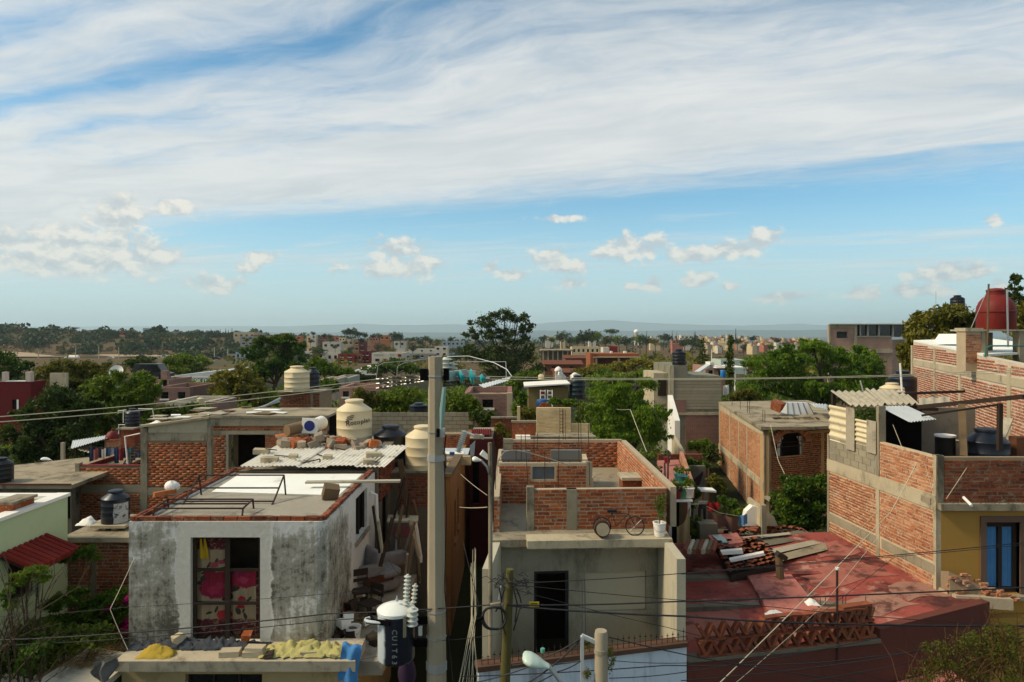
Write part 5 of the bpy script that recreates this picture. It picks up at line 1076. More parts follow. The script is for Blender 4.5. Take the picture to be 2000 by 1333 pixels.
o = thing('wooden_ladder', 'wooden ladder leaning against the brick house on the terrace', 'ladder', P(245, 912, 25)); a, b_ = P(240, 909, 24.8), P(274, 857, 25.0); off = V((.22, 0, -.02))
for q_ in (V((0, 0, 0)), off): MB().bar(a + q_, b_ + q_, .05).build('rail', m_wood, o)
for k in range(9): f_ = (k + .6) / 9.5; MB().bar(a.lerp(b_, f_), a.lerp(b_, f_) + off, .035).build('rung', m_wood, o)
MB().tube([P(250, 910, 24.6), P(244, 853, 24.6), P(274, 847, 24.6)], .03, 6).build('white_clothes_rack', m_white, None, label='white pipe frame standing in front of the ladder', cat='pipe frame')
o = thing('brick_cupola', 'small red painted cupola on a round brick base', 'cupola', P(220, 880, 29)); c = P(220, 872, 29)
MB().lathe([(.30, -1), (.30, .25), (.36, .28), (.36, .33)], c, 20).build('drum', m_brick_pale, o, True); MB().lathe([(.29, .33), (.27, .45), (.19, .58), (.08, .65), (.05, .67), (.05, .74), (.01, .76)], c, 20).build('dome', m_redtank, o, True)
o = thing('sheet_canopy', 'pale blue corrugated canopy left of the clothes terrace', 'canopy', P(180, 900, 30)); corr('sheet', m_zinc, o, P(142, 861, 31), P(214, 850, 31), P(210, 856, 28.5), P(138, 877, 28.5), 14, .02); corr('sheet', m_asb_l, o, P(160, 872, 29.5), P(180, 868, 29.5), P(180, 886, 28.4), P(152, 879, 28.4), 4, .03)
for px in (148, 176): MB().bar(P(px, 876, 29), P(px, 930, 29), .08).build('post', m_wood_d, o)
# grey flat roof at left, lamp, post, black tank
o = thing('flat_roof_house', 'low house with a wide grey concrete roof at the left', 'house', (X(70, 23), 24, 0))
MB().prism([(X(-60, 22), 22, 4.93), (X(146, 22) - .1, 22, 4.93), (X(146, 22) - .1, 26.5, 5.0), (X(100, 24), 26.8, 5.0), (X(-60, 24), 24.5, 4.95)], (0, 0, .12)).build('roof', m_roofc, o)
mb = MB(); wseg(mb, (X(-60, 22.2), 22.2), (X(146, 22.2) - .1, 22.2), 0, 4.92, .2, [(X(129, 22.2) - X(-60, 22.2), X(146, 22.2) - X(-60, 22.2) - .15, 3.9, 4.7)]); mb.build('wall', m_conc_d, o); MB().box(X(129, 22.2), X(146, 22.2) - .2, 22.3, 22.33, 3.9, 4.7).build('window', m_glass, o)
MB().box(X(-60, 22), X(146, 22) - .1, 21.97, 22.0, 5.052, 5.1).build('roof_edge', m_clay, o)
tinaco(2, 942, 22.5, 42, 48, m_black, 'black water tank cut off by the left edge')
def lamp(nm, lab, head, arm, D_, hs, mat2=None):
    o = thing('street_lamp', lab, 'street lamp', P(*arm[-1], D_), 'street lamps'); hp = P(*head, D_); a0 = P(*arm[0], D_); dr_ = (hp - a0); L_ = dr_.length; e1 = dr_.normalized(); e2 = e1.cross(V((0, 1, 0))).normalized(); e3 = V((0, 1, 0))
    MB().tube([P(*q_, D_) for q_ in arm], .03 * hs, 8).build('arm', m_steel, o, True)
    prof = [(0, .35), (.2, .5), (.45, .85), (.72, 1.), (.92, .8), (1, .25)]; mb = MB()
    mb.grid(lambda i, j: (lambda s_, w_: a0 + e1 * L_ * s_ + e3 * math.cos(j * 6.2832) * w_ * .17 * hs + e2 * math.sin(j * 6.2832) * w_ * .065 * hs)(i, np.interp(i, [q_[0] for q_ in prof], [q_[1] for q_ in prof])), 14, 14)
    mb.build('head', mat2 or m_white, o, 'all'); return o
lamp('lamp', 'street lamp with curved arm above the grey flat roof', (82, 896), [(99, 899), (112, 911), (118, 925)], 26.5, 1.0)
MB().box(X(118, 28), X(124, 28), 28, 28.12, 3, Z(865, 28)).build('concrete_post', m_conc_l, None, label='short pale concrete post beside the left street lamp', cat='post')
MB().bar(P(48, 918, 25), P(72, 921, 25), .08).build('white_beam', m_white, None, label='white rail on the grey flat roof at left', cat='rail')

# ---- light green house ------------------------------------------------------
m_green = M('pale_green_paint', (.46,.53,.36), .14, .7, .85, .15, stain=((.34,.38,.26), 1., .55, .8, .4))
gh = thing('green_house', 'pale green house with sloping parapet at the left edge', 'house', (-12.5, 12, 0)); gx = -11.07
op = (15.0 - 7, 16.0 - 7, Z(1170, 15.5), Z(1075, 15.5)); mb = MB(); wseg(mb, (gx, 7), (gx + .0, 17), 0, 5.9, .25, [op]); mb.box(-16, gx - .25, 16.75, 17, 0, 5.9); mb.build('wall', m_green, gh)
MB().box(-16, gx - .251, 7, 16.74, 5.45, 5.6).build('roof', m_whiteroof, gh); MB().box(gx - .28, gx + .05, 7, 17.04, 5.902, 5.98).build('coping', m_white, gh)
MB().box(-16, gx - .29, 16.7, 17.03, 5.9025, 5.975).build('rear_coping', m_white, gh)
MB().box(gx - .19, gx - .17, 15.0, 16.0, op[2], op[3]).build('window', m_glass, gh)
MB().grid(lambda i, j: (gx + .002, 7 + 9.0 * i, 0.02 + (3.9 - 1.4 * i) * j), 2, 2).build('white_dado', m_white, gh)
o = MB().hexa([(gx + .01, 14.75, Z(1072, 15.5)), (gx + .75, 14.75, Z(1072, 15.5) - .32), (gx + .75, 16.25, Z(1072, 15.5) - .32), (gx + .01, 16.25, Z(1072, 15.5)), (gx + .01, 14.75, Z(1072, 15.5) + .05), (gx + .75, 14.75, Z(1072, 15.5) - .27), (gx + .75, 16.25, Z(1072, 15.5) - .27), (gx + .01, 16.25, Z(1072, 15.5) + .05)]).build('awning', m_wood_d, gh)
m_redtile = brickmat('red_roof_tile', [(.22,.03,.025),(.30,.05,.04),(.17,.025,.025)])
tm = MB().tube([(0, 0, 0), (.78, 0, -.335)], [.075, .085], 8).mesh('tile', m_redtile, True)
for k in range(9): link('tile', tm, o, V((gx + .0, 14.82 + k * .17, Z(1072, 15.5) + .09)) - wloc(gh))
MB().box(-11.6, -11.2, 15.3, 16.0, 5.6, 6.12).build('chimney', m_brick, gh); MB().box(-11.65, -11.15, 15.25, 16.05, 6.122, 6.18).build('chimney_cap', m_conc, gh)
# ---- brick room with the small black tank -------------------------------
D = 17.2; br = thing('brick_room', 'low brick room with flat roof carrying the small black tank', 'house', (X(195, 18), 18, 0)); xa_, xb_ = X(128, D), X(268, D)
MB().box(xa_, xb_, D, 19.3, 0, 4.72).build('wall', m_mortar_d, br); bk = Bricks(m_brick_dark); bk.face((xa_, D), (xb_, D), 2.2, 4.7, [(.62, .78, 0, 9)], .01); bk.flush(br); column(br, (xa_, D), (xb_, D), .63, .14, 0, 4.7, .012, mat=m_conc_d)
MB().box(xa_ - .05, xb_, D - .12, 19.3, 4.722, 4.84).build('roof', m_roofc, br)
o = thing('tank_stand', 'concrete table stand under the small black tank', 'stand', P(228, 1048, 17.9)); zs = Z(1021, 17.9)
MB().box(X(190, 17.9), X(256, 17.9), 17.6, 18.4, zs - .07, zs).build('slab', m_conc_l, o)
for a in (202, 222): MB().box(X(a, 17.8), X(a + 8, 17.8), 17.7, 18.3, 4.842, zs - .072).build('leg', m_conc_l, o)
o = tinaco(226, 1020, 18.0, 50, 63, m_navy, 'small black water tank with a painted highlight on its right side on a concrete stand'); MB().grid(lambda i, j: (o.location.x + .343 * math.cos(-1.2 + 1.15 * i + .05 * math.sin(j * 9)), 18 + .343 * math.sin(-1.2 + 1.15 * i), o.location.z + .03 + .52 * j), 10, 4).build('highlight_patch', M('mottled_highlight', (.42,.43,.46), .3, 6, stain=((.03,.03,.04), 9, .52, .6)), o, 'all')  # pale patch on the tank's right side is its highlight, painted on
cloth('white_sack', heap(X(160, 18.4), X(190, 18.4), 18.1, 18.6, 4.842, .22, 5), m_white, 'crumpled white sack on the flat roof left of the tank stand', 14, 10)
# ---- garden plants at lower left --------------------------------------------
def plant(name, label, px, D, lst, n, size, mat, seed, zb=.4, cat='plant', r0=.05, **kw): return mtree(name, label, px, D, lst, n, size, mat, seed, r0, None, cat, zb, **kw)
plant('fern_tree', 'feathery green tree top in front of the brick room', 155, 16.2, [(150,1080,26,10),(165,1075,22,9),(135,1092,18,10),(180,1090,14,8)], 2600, .045, lm_mid, 70, .6, 'tree', hang=.35, slim=.25, clumps=16)
plant('fern_tree', 'feathery branch in front of the pale green wall', 60, 13.6, [(50,1120,24,9),(75,1112,22,9),(40,1135,18,9),(85,1130,14,8)], 2600, .04, lm_mid, 71, .6, 'tree', hang=.4, slim=.25, clumps=16)
plant('garden_shrub', 'dense green shrub in the dark garden below the brick room', 130, 15.5, [(105,1180,26,16),(140,1165,26,18),(170,1195,24,18),(120,1215,36,20)], 5200, .05, lm_mid, 72, cat='shrub', hang=.2)
plant('bougainvillea', 'bougainvillea with magenta flowers beside the white house wall', 215, 15.6, [(190,1180,26,16),(225,1165,22,16),(200,1215,32,18),(235,1200,16,20)], 5200, .05, lm_mid, 73, cat='shrub')
b_ = P(215, 1250, 15.4); o = [q_ for q_ in COL.objects if q_.name.startswith('bougainvillea')][0]; bl = pblobs(15.4, o.location, [(245,1178,9,12),(205,1192,13,10),(240,1228,13,9),(212,1200,7,6)]); v_, f_ = crown(bl, 700, .05, 5, slim=.7); fast_mesh('flowers', v_, f_, lm_mag, o)
plant('garden_shrub', 'dark undergrowth filling the lower left garden', 110, 13.8, [(60,1240,44,26),(130,1250,44,26),(190,1245,40,22),(90,1290,50,30),(30,1290,40,40)], 6500, .055, lm_dark, 74, cat='shrub')
plant('garden_shrub', 'pale green leafy shoots at the bottom left corner', 70, 12.4, [(60,1275,20,14),(85,1260,16,12),(45,1300,16,14),(10,1160,12,14),(20,1180,14,12)], 1500, .05, lm_bright, 75, cat='shrub', hang=.3)
o = thing('bare_tree', 'thin bare branches at the left edge before the green house', 'tree', (-9.6, 11.6, 0)); mb = MB()
def twig(a, d_, l, r_, n, rr):
    b2 = a + d_ * l; mb.tube([a, (a + b_) / 2 if False else a.lerp(b2, .5) + V((rr.uniform(-.04, .04), 0, rr.uniform(-.03, .05))) * l, b2], [r_, r_ * .8, r_ * .55], 5, False)
    if n: [twig(b2 if k else a.lerp(b2, .6), (d_ + V((rr.uniform(-.7, .7), rr.uniform(-.5, .5), rr.uniform(-.2, .5)))).normalized(), l * rr.uniform(.55, .85), r_ * .6, n - 1, rr) for k in range(3)]
twig(V((-9.6, 11.6, 1.2)), V((.25, .1, 1)).normalized(), 2.0, .05, 4, random.Random(3)); twig(V((-9.3, 11.2, 3.5)), V((.5, .1, .8)).normalized(), 1.2, .03, 3, random.Random(6)); mb.build('branches', m_bark, o)
# rough white roof at the bottom left
o = thing('rough_roof', 'rough whitish cement roof at the bottom left corner', 'roof', (-8.4, 13.3, 0))
MB().prism([(-9.15, 12.5, 3.2), (-7.74, 12.5, 3.2), (-7.74, 14.1, 3.2), (-8.95, 14.5, 3.2)], (0, 0, .12)).build('slab', M('rough_lime', (.50,.47,.40), .3, 1.3, .95, .6, stain=((.24,.21,.17), 1.4, .5, .68)), o)
MB().box(-9.0, -7.9, 12.7, 14.0, 0, 3.19).build('wall', m_conc_d, o); MB().bar((-9.2, 12.4, 3.25), (-9.0, 14.55, 3.28), .12).build('edge_timber', m_wood, o)
mb = MB(); r = random.Random(8)
for k in range(420):
    a = V((r.gauss(-8.6, .22), r.uniform(13.5, 14.4), 3.325 + abs(r.gauss(0, .04)))); mb.bar(a, a + V((r.uniform(-.14, .14), r.uniform(-.14, .14), r.uniform(-.02, .05))), .006)
mb.build('straw', M('straw', (.30,.19,.07), .3), None, kind='stuff')
MB().obox((X(150, 14.3), 14.3, 3.4), (.25, .1, .06), (0, 0, .1)).build('timber_offcut', M('fresh_timber', (.45,.30,.12), .2), None, label='yellowish timber offcut at the edge of the straw', cat='timber')

# ---- junk on the side ledge -------------------------------------------------
m_sofa = M('grey_upholstery', (.26,.24,.24), .35, 5, .95, .4, stain=((.22,.21,.20), 3, .5, .65)); g = V((X(742, 17.6), 17.6, 3.385)); o = thing('sofa', 'old grey patterned sofa dumped on the side ledge', 'sofa', g)
def soft(c, s_, rot, nm, mat=m_sofa):
    mb = MB(); m_ = Euler(rot).to_matrix()
    mb.grid(lambda i, j: (lambda a, b2: V(c) + m_ @ V(tuple(h_ / 2 * math.copysign(abs(q_) ** .45, q_) for h_, q_ in zip(s_, (math.cos(a) * math.sin(b2), math.sin(a) * math.sin(b2), math.cos(b2))))))(i * 6.2832, j * 3.1416), 24, 12); mb.build(nm, mat, o, 'all')
ro = (0, 0, R(-52))
soft(g + V((0, 0, .25)), (1.1, .75, .42), ro, 'base'); soft(g + V((.1, -.05, .5)), (1.0, .65, .2), ro, 'cushion'); soft(g + V((-.28, -.0, .72)), (1.15, .25, .65), (R(-14), 0, R(-52)), 'backrest'); soft(g + V((.25, .5, .58)), (.25, .8, .4), ro, 'armrest'); soft(g + V((-.15, -.55, .58)), (.25, .8, .4), ro, 'armrest')
MB().obox(g + V((.1, -.62, .45)), (.04, .8, .18), ro).build('wood_trim', M('red_wood', (.14,.05,.03), .2), o)
def chair(px, py, D_, lab, rz, sc=1.):
    g = V((X(px, D_), D_, 3.385)); o = thing('metal_chair', lab, 'chair', g, 'broken metal chairs on the ledge'); m_ = Matrix.Rotation(rz, 3, 'Z'); q_ = lambda x, y, z: g + m_ @ V((x, y, z)) * sc
    for x in (-.2, .2):
        MB().tube([q_(x, -.2, 0), q_(x, -.2, .45)], .013, 6).build('leg', m_wire, o); MB().tube([q_(x, .2, 0), q_(x, .2, .45), q_(x, .25, .9)], .013, 6).build('leg', m_wire, o)
    MB().obox(q_(0, 0, .46), (.42, .42, .03), (0, 0, rz)).build('seat', m_wood_d, o); MB().obox(q_(0, .245, .82), (.44, .03, .16), (0, 0, rz)).build('backrest', m_wood_d, o); MB().obox(q_(0, .235, .64), (.44, .03, .08), (0, 0, rz)).build('backrest_rail', m_wood_d, o)
chair(705, 1120, 16.2, 'dark metal chair frame standing on the ledge before the sofa', R(25)); chair(722, 1180, 15.6, 'second metal chair frame beside the rubble pile on the ledge', R(-40), .9)
g = V((X(787, 19.2), 19.2, 3.1)); o = thing('old_cabinet', 'battered pale cabinet with pink panel behind the sofa', 'cabinet', g)
MB().obox(g + V((0, 0, .85)), (.72, .5, 1.5), (0, 0, .12)).build('body', M('old_cabinet_paint', (.20,.185,.17), .3, 3), o); MB().obox(g + V((.03, -.26, 1.35)), (.5, .03, .3), (0, 0, .12)).build('pink_panel', M('dull_pink', (.30,.10,.11), .2), o); MB().obox(g + V((0, 0, 1.63)), (.85, .6, .05), (0, .06, .12)).build('top', m_conc_l, o); MB().obox(g + V((.45, -.1, 1.05)), (.06, .45, 1.1), (0, -.15, .12)).build('door', m_white, o)
g = V((X(690, 14.6), 14.6, 3.385)); o = thing('bucket', 'white paint bucket on the side ledge beside the slab', 'bucket', g); MB().lathe([(.12, 0), (.14, .02), (.16, .3), (.17, .31), (.155, .31), (.12, .03)], g, 20).build('body', m_white, o, True); MB().tube([g + V((.165 * math.cos(a), .165 * math.sin(a) * .3 - .16, .28 - .12 * math.sin(a))) for a in [k * .35 for k in range(10)]], .006, 5).build('handle', m_steel, o)
g = V((X(662, 15.4), 15.4, 3.5)); MB().lathe([(.10, 0), (.14, .1), (.17, .38), (.18, .40), (.15, .40), (.1, .05)], (0, 0, 0), 18).rot(Euler((.3, .6, 0)).to_matrix(), (0, 0, 0)).shift(g).build('clay_pot', M('clay_pot', (.32,.13,.06), .2), None, True, 'tilted terracotta pot leaning on the junk pile', 'pot')
r = random.Random(15)
for k in range(60):
    px = r.uniform(650, 735); D_ = r.uniform(14.4, 16.8); s_ = r.uniform(.08, .26); stone('junk_piece', (X(px, D_), D_, 3.42 + r.random() * .45 * (1 - abs(px - 685) / 40)), s_, *(lambda i_: ([m_rock, m_wood_d, m_wood, m_rust, m_conc_d, m_white][i_], '%s at the %s of the scrap heap on the side ledge' % (['tan stone', 'dark wood piece', 'brown wood piece', 'rusty iron piece', 'grey concrete lump', 'white scrap'][i_], pos3(px, 650, 735)), 'scrap', ['stone', 'dark wood', 'wood', 'rust', 'concrete', 'white'][i_] + ' pieces, ' + pos3(px, 650, 735) + ' of the scrap heap'))(r.randrange(6)), seed=100 + k)
for k in range(22):
    a = V((X(r.uniform(735, 810), 18), r.uniform(16.5, 20), r.uniform(2.6, 4.6))); MB().bar(a, a + V((r.uniform(-.3, .3), r.uniform(-.6, .6), r.uniform(.5, 1.4))), .05, .1).build('leaning_board', *(lambda i_: ([m_wood, m_wood_d, m_asb][i_], None, False, 'old %s board leaning at the %s of the side yard' % (('brown', 'dark', 'grey')[i_], pos3(a.x, X(735, 18), X(810, 18))), 'board', ('brown', 'dark', 'grey')[i_] + ' boards, ' + pos3(a.x, X(735, 18), X(810, 18)) + ' of the side yard'))(k % 3))
MB().bar(V((X(778, 20), 20.3, 6.2)), V((X(800, 20.5), 20.6, 4.2)), .16, .05).build('leaning_plank', m_wood, None, label='long plank leaning against the ruin below the black tank', cat='plank')
cloth('laundry_bag', lambda i, j: (X(795, 13) + .16 * math.cos(i * 6.28) * (.6 + .5 * math.sin(j * 3)), 13 + .14 * math.sin(i * 6.28), 3.75 - .5 * j), plain('purple_check', (.05,.018,.07), .9), 'purple and pink bag hanging below the transformer', 16, 8, cat='bag')
# yard between
MB().box(-3.33, -2.0, 13, 21, .2, .3).build('yard_floor', m_conc_d, kind='structure')
# ---- ochre alley house ------------------------------------------------------
m_ochre = M('ochre_render', (.36,.19,.085), .22, .8, .9, .25, stain=((.20,.09,.045), .9, .5, .75, .35)); m_maroon = M('maroon_paint', (.11,.018,.018), .25, 1, .85, .15)
oh = thing('ochre_house', 'ochre rendered house along the narrow alley', 'house', (-2.1, 26, 0)); xo = -1.9
ops = [(1.2, 1.75, 3.1, 4.4), (2.4, 2.9, 3.2, 4.5)]
mb = MB(); wseg(mb, (xo, 21.2), (xo + .08, 34), 0, (5.5, 5.2), .3, ops); mb.box(-2.3, xo - .301, 21.2, 21.4, 0, 5.45); mb.box(-5, -2.2, 24.3, 24.5, 0, 5.2); mb.build('wall', m_ochre, oh)
for a, b_, c, d_ in ops: MB().box(xo - .18, xo - .15, 21.2 + a, 21.2 + b_, c, d_).build('window', m_dark, oh); MB().box(xo + .002, xo + .07, 21.2 + a - .08, 21.2 + b_ + .08, c - .12, c - .01).build('sill', m_ochre, oh)
MB().box(-5, xo - .31, 24.51, 34, 5.0, 5.15).build('roof', m_roofc, oh); MB().bar((xo - .1, 21.1, 5.56), (xo - .05, 25, 5.45), .28, .10).build('roof_edge', m_wood, oh)
o = thing('maroon_house', 'tall maroon house at the far end of the alley', 'house', (-1.6, 30, 0)); mb = MB(); wseg(mb, (X(917, 27), 27), (X(962, 27), 27), 0, Z(858, 27), .25, [(.12, .38, 3.2, 4.9)]); mb.box(X(962, 27) - .2, X(962, 27), 27.25, 33, 0, Z(858, 27)); mb.build('wall', m_maroon, o); MB().box(X(917, 27) + .12, X(917, 27) + .38, 27.1, 27.13, 3.2, 4.9).build('window', m_dark, o)
corr('roof_sheet', m_redtile, o, P(922, 838, 29), P(960, 838, 29), P(960, 850, 27.2), P(920, 850, 27.2), 9, .03); MB().box(X(917, 27), X(962, 27), 27.0, 30, Z(858, 27) + .002, Z(856, 27)).build('slab', m_conc, o)
o = thing('solar_water_heater', 'white solar water heater on the ochre house roof', 'solar heater', P(895, 905, 25.5)); MB().tube([P(862, 893, 25.5), P(906, 893, 25.5)], .20, 18).build('tank', m_white, o, True); MB().prism([P(862, 878, 26.2), P(918, 878, 26.2), P(914, 890, 25.3), P(864, 890, 25.3)], (0, 0, .05)).build('collector', m_zinc, o); mb = MB(); [mb.bar(P(q_, 895, 25.6), P(q_, 908, 25.6), .04) for q_ in (868, 900)]; mb.build('legs', m_steel, o); MB().obox(P(883, 886, 25.2), (.18, .12, .1)).build('blue_valve', m_bluepaint, o)
MB().obox(P(910, 899, 25.3), (.38, .3, .32)).build('roof_box', m_brick_cream, None, label='tan brick box beside the white solar heater', cat='box')
o = thing('rear_brick_wall', 'low red brick wall behind the solar heater', 'wall', P(900, 880, 28)); MB().box(X(862, 28), X(922, 28), 28, 28.2, 4.5, Z(848, 28)).build('core', m_mortar_d, o); bk = Bricks(m_brick); bk.face((X(862, 28), 28), (X(922, 28), 28), 4.6, Z(848, 28), (), .01); bk.flush(o, 300)
# ---- grey block wall --------------------------------------------------------
D = 33; bw = thing('block_wall', 'long grey concrete block wall behind the tanks', 'wall', P(830, 850, D)); x0, x1 = X(722, D), X(926, D); MB().box(x0, x1, D, D + .15, 2, Z(808, D)).build('core', m_conc_d, bw)
bm_ = MB().obox((0, 0, 0), (.385, .06, .185)).mesh('block', m_block); z = 2.9; row = 0
while z < Z(808, D) - .1:
    u = x0 - (.2 if row % 2 else 0)
    while u < x1 - .1: link('block', bm_, bw, V((max(u, x0) + .2, D - .01 + rnd.uniform(-.006, .006), z + .1)) - wloc(bw)) if u + .39 < x1 else None; u += .4
    z += .2; row += 1
tinaco(818, 808, 36, 36, 24, m_navy, 'wide dark blue tank top showing above the grey block wall', zb=5.0 + .6)

# ---- centre house with brick roof parapets ----------------------------------
ch = thing('cement_house', 'cement rendered house with open terrace, brick rooftop parapets and blue front', 'house', (1.5, 18, 0)); zr = 5.5
Lf, Rf = (X(935, 12.65), 12.65), (X(1341, 13.68), 13.68); Lb, Rb = (X(965, 14.95), 14.95), (X(1301, 15.25), 15.25)
m_bluef = M('pale_blue_paint', (.55,.61,.70), .12, .8, .85, .2, stain=((.27,.30,.34), 1.6, .48, .68, .2), stain2=((.66,.70,.74), 2.5, .6, .72))
wseg(MB(), Lf, Rf, 0, (3.72, 3.70), .18).build('front_wall', m_bluef, ch)
wseg(MB(), (Lf[0] - .02, Lf[1] - .06), (Rf[0] + .02, Rf[1] - .06), 3.702, (3.80, 3.79), .3).build('coping', M('rust_stained_coping', (.17,.10,.07), .35, 2, .9, .4), ch)
ub = lambda px: X(px, 15.1) - Lb[0]
dr = (ub(1043), ub(1111), 2.55, Z(1114, 15.1)); bl_ = (ub(1143), ub(1265), Z(1192, 15.2), Z(1116, 15.2))
mb = MB(); wseg(mb, Lb, Rb, 0, zr - .16, .2, [dr, bl_]); mb.build('terrace_wall', m_render, ch)
a = (V((*Rb, 0)) - V((*Lb, 0))).normalized()
def onb(u, off=0): return (Lb[0] + a.x * u - a.y * off, Lb[1] + a.y * u + a.x * off)
wseg(MB(), onb(bl_[0] + .004, .05), onb(bl_[1] - .004, .05), bl_[2] + .004, bl_[3] - .004, .1).build('blocked_window', M('blocked_window_render', (.40,.385,.31), .2, .9, .92, .2), ch)
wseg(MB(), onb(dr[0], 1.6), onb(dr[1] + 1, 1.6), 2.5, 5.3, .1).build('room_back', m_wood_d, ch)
mb = MB(); wseg(mb, onb(dr[0], .02), onb(dr[0] + .06, .02), 2.55, dr[3], .08); wseg(mb, onb(dr[1] - .07, .02), onb(dr[1], .02), 2.55, dr[3], .08); wseg(mb, onb(dr[0] + .061, .02), onb(dr[1] - .071, .02), dr[3] - .06, dr[3], .08); mb.build('door_frame', m_wire, ch)
MB().prism([(*Lf, 2.4), (*Rf, 2.4), (*Rb, 2.4), (*Lb, 2.4)], (0, 0, .14)).build('terrace_floor', m_conc, ch)
m_wl = M('lime_render', (.46,.43,.35), .18, .9, .92, .25, stain=((.26,.24,.19), 1.1, .54, .75, .4))
def lerp2(p_, q_, f_): return (p_[0] + (q_[0] - p_[0]) * f_, p_[1] + (q_[1] - p_[1]) * f_)
wseg(MB(), lerp2(Lb, Lf, 0), lerp2(Lb, Lf, .80), 0, (5.46, 5.44), .16).build('side_wall', m_wl, ch); wseg(MB(), lerp2(Rf, Rb, .04), lerp2(Rf, Rb, 1), 0, (5.42, 5.48), .18).build('side_wall', m_wl, ch)
# roof slab
xl, xr, yb = -.42, 3.62, 22.7
MB().prism([(Lb[0] - .05, Lb[1] - .25, zr - .155), (X(1029, 14.8), 14.75, zr - .155), (X(1030, 14.8), 14.55, zr - .155), (Rb[0] + .02, Rb[1] - .55, zr - .155), (xr + .05, yb + .2, zr - .155), (xl - .05, yb + .2, zr - .155)], (0, 0, .155)).build('roof', m_conc, ch)
wseg(MB(), (X(1030, 14.55), 14.53), (Rb[0] + .01, 14.70), zr - .13, zr + .035, .5).build('roof_ledge', m_conc_l, ch)
mb = MB(); mb.box(xl, xl + .2, Lb[1] + .25, yb, 0, zr - .16); mb.box(xr - .2, xr, Rb[1] + .3, yb, 0, zr - .16); mb.build('lower_side_wall', m_ochre, ch)
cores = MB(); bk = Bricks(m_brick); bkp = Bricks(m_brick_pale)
fA, fB = (X(1029, 15.5), 15.45), (X(1300, 15.6), 15.6); zt = 6.42
wseg(cores, fA, fB, zr, zt, .14); u1 = X(1107, 15.5) - fA[0]
bk.face(fA, fB, zr + .01, zt, [(-.1, .17, 0, 9), (u1, u1 + .24, 0, 9)], .01, seed=3)
rA, rB = (X(975, 17.8), 17.8), (X(1157, 17.8), 17.8); nich = (X(1040, 17.8) - rA[0], X(1083, 17.8) - rA[0], Z(937, 17.8), Z(912, 17.8))
wseg(cores, rA, rB, zr, Z(905, 17.8), .14, [nich]); bk.face(rA, rB, zr + .01, Z(906, 17.8), [(nich[0] - .05, nich[1] + .05, nich[2] - .04, 9), (X(1155, 17.8) - rA[0] - .14, 9, 0, 9)], .01)
bA, bB = (X(983, 22.6), 22.6), (X(1214, 22.6), 22.6); wseg(cores, bA, bB, zr, 6.42, .14); bk.face(bA, bB, zr + .01, 6.40, [(0, .32, 0, 9), (X(1080, 22.6) - bA[0], X(1135, 22.6) - bA[0], 5.6, 6.1)], .01)
wseg(cores, (xr, yb - .15), (fB[0] + .14, fB[1] + .145), zr, 6.415, .14); 
wseg(cores, (xl, 21.5), (xl, 15.3), zr - .1, (6.3, 6.3), .14); wseg(cores, (xl + .14, 15.3), (xl + .14, 21.5), zr - .1, 6.3, .002)
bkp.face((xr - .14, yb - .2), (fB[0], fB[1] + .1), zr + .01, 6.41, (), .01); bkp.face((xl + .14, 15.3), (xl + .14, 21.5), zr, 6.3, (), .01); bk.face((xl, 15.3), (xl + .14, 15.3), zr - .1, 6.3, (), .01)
cores.build('parapet_core', m_mortar, ch); bkp.flush(ch, 120); bk.flush(ch, 300)
# inner face of the right parapet (faces the sun)
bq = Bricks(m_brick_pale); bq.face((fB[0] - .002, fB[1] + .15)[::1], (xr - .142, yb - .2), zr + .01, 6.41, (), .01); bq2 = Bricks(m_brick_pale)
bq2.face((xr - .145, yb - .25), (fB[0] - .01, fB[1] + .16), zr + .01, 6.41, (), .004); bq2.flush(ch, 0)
column(ch, fA, fB, 0, .16, zr, zt + .06, .03); column(ch, fA, fB, u1, .23, zr, zt, .03); column(ch, rA, rB, X(1155, 17.8) - rA[0] - .13, .13, zr, Z(903, 17.8), .03); column(ch, bA, bB, 0, .3, zr, 6.44, .03)
wseg(MB(), (rA[0] + nich[0], 17.86), (rA[0] + nich[1], 17.86), nich[2], nich[3], .06).build('niche_panel', M('bluish_cement', (.17,.185,.20), .15, 1), ch)
m_blug = M('bluish_render', (.20,.205,.20), .2, 1, .92, .2)
MB().box(X(979, 19.6), X(1036, 19.6), 19.6, 19.75, zr, Z(881, 19.6)).build('cement_stub_wall', m_blug, ch); MB().box(X(1076, 20.2), X(1136, 20.2), 20.2, 20.35, zr, Z(880, 20.2)).build('cement_stub_wall', m_blug, ch)
wseg(MB(), (X(1136, 20.2) + .005, 20.2), (X(1150, 18.2), 18.2), zr, (6.38, 6.1), .12).build('stair_wall', m_conc_l, ch)
MB().box(X(1214, 18.6), X(1250, 18.6), 18.4, 19.0, zr, 6.0).build('roof_hatch', m_brick_dark, ch); MB().box(X(1211, 18.6), X(1253, 18.6), 18.3, 19.05, 6.002, 6.08).build('roof_hatch_lid', m_conc_l, ch)
# spiked fence on the front wall
pk = MB().tube([(0, 0, 0), (0, 0, .22)], [.008, .004], 5).add([(-.03, 0, .15), (.03, 0, .15), (0, 0, .185)], [(0, 1, 2)]).mesh('spike', m_rust)
for k in range(36): f_ = (k + .5) / 36; q_ = lerp2(Lf, Rf, f_); link('spike', pk, ch, V((q_[0], q_[1] + .03, 3.795)) - wloc(ch), None, (1, 1, rnd.uniform(.8, 1.25)))
mb = MB(); mb.tube([(Lf[0], Lf[1] + .03, 3.88), (Rf[0], Rf[1] + .03, 3.88)], .006, 5); mb.build('spike_rail', m_rust, ch)
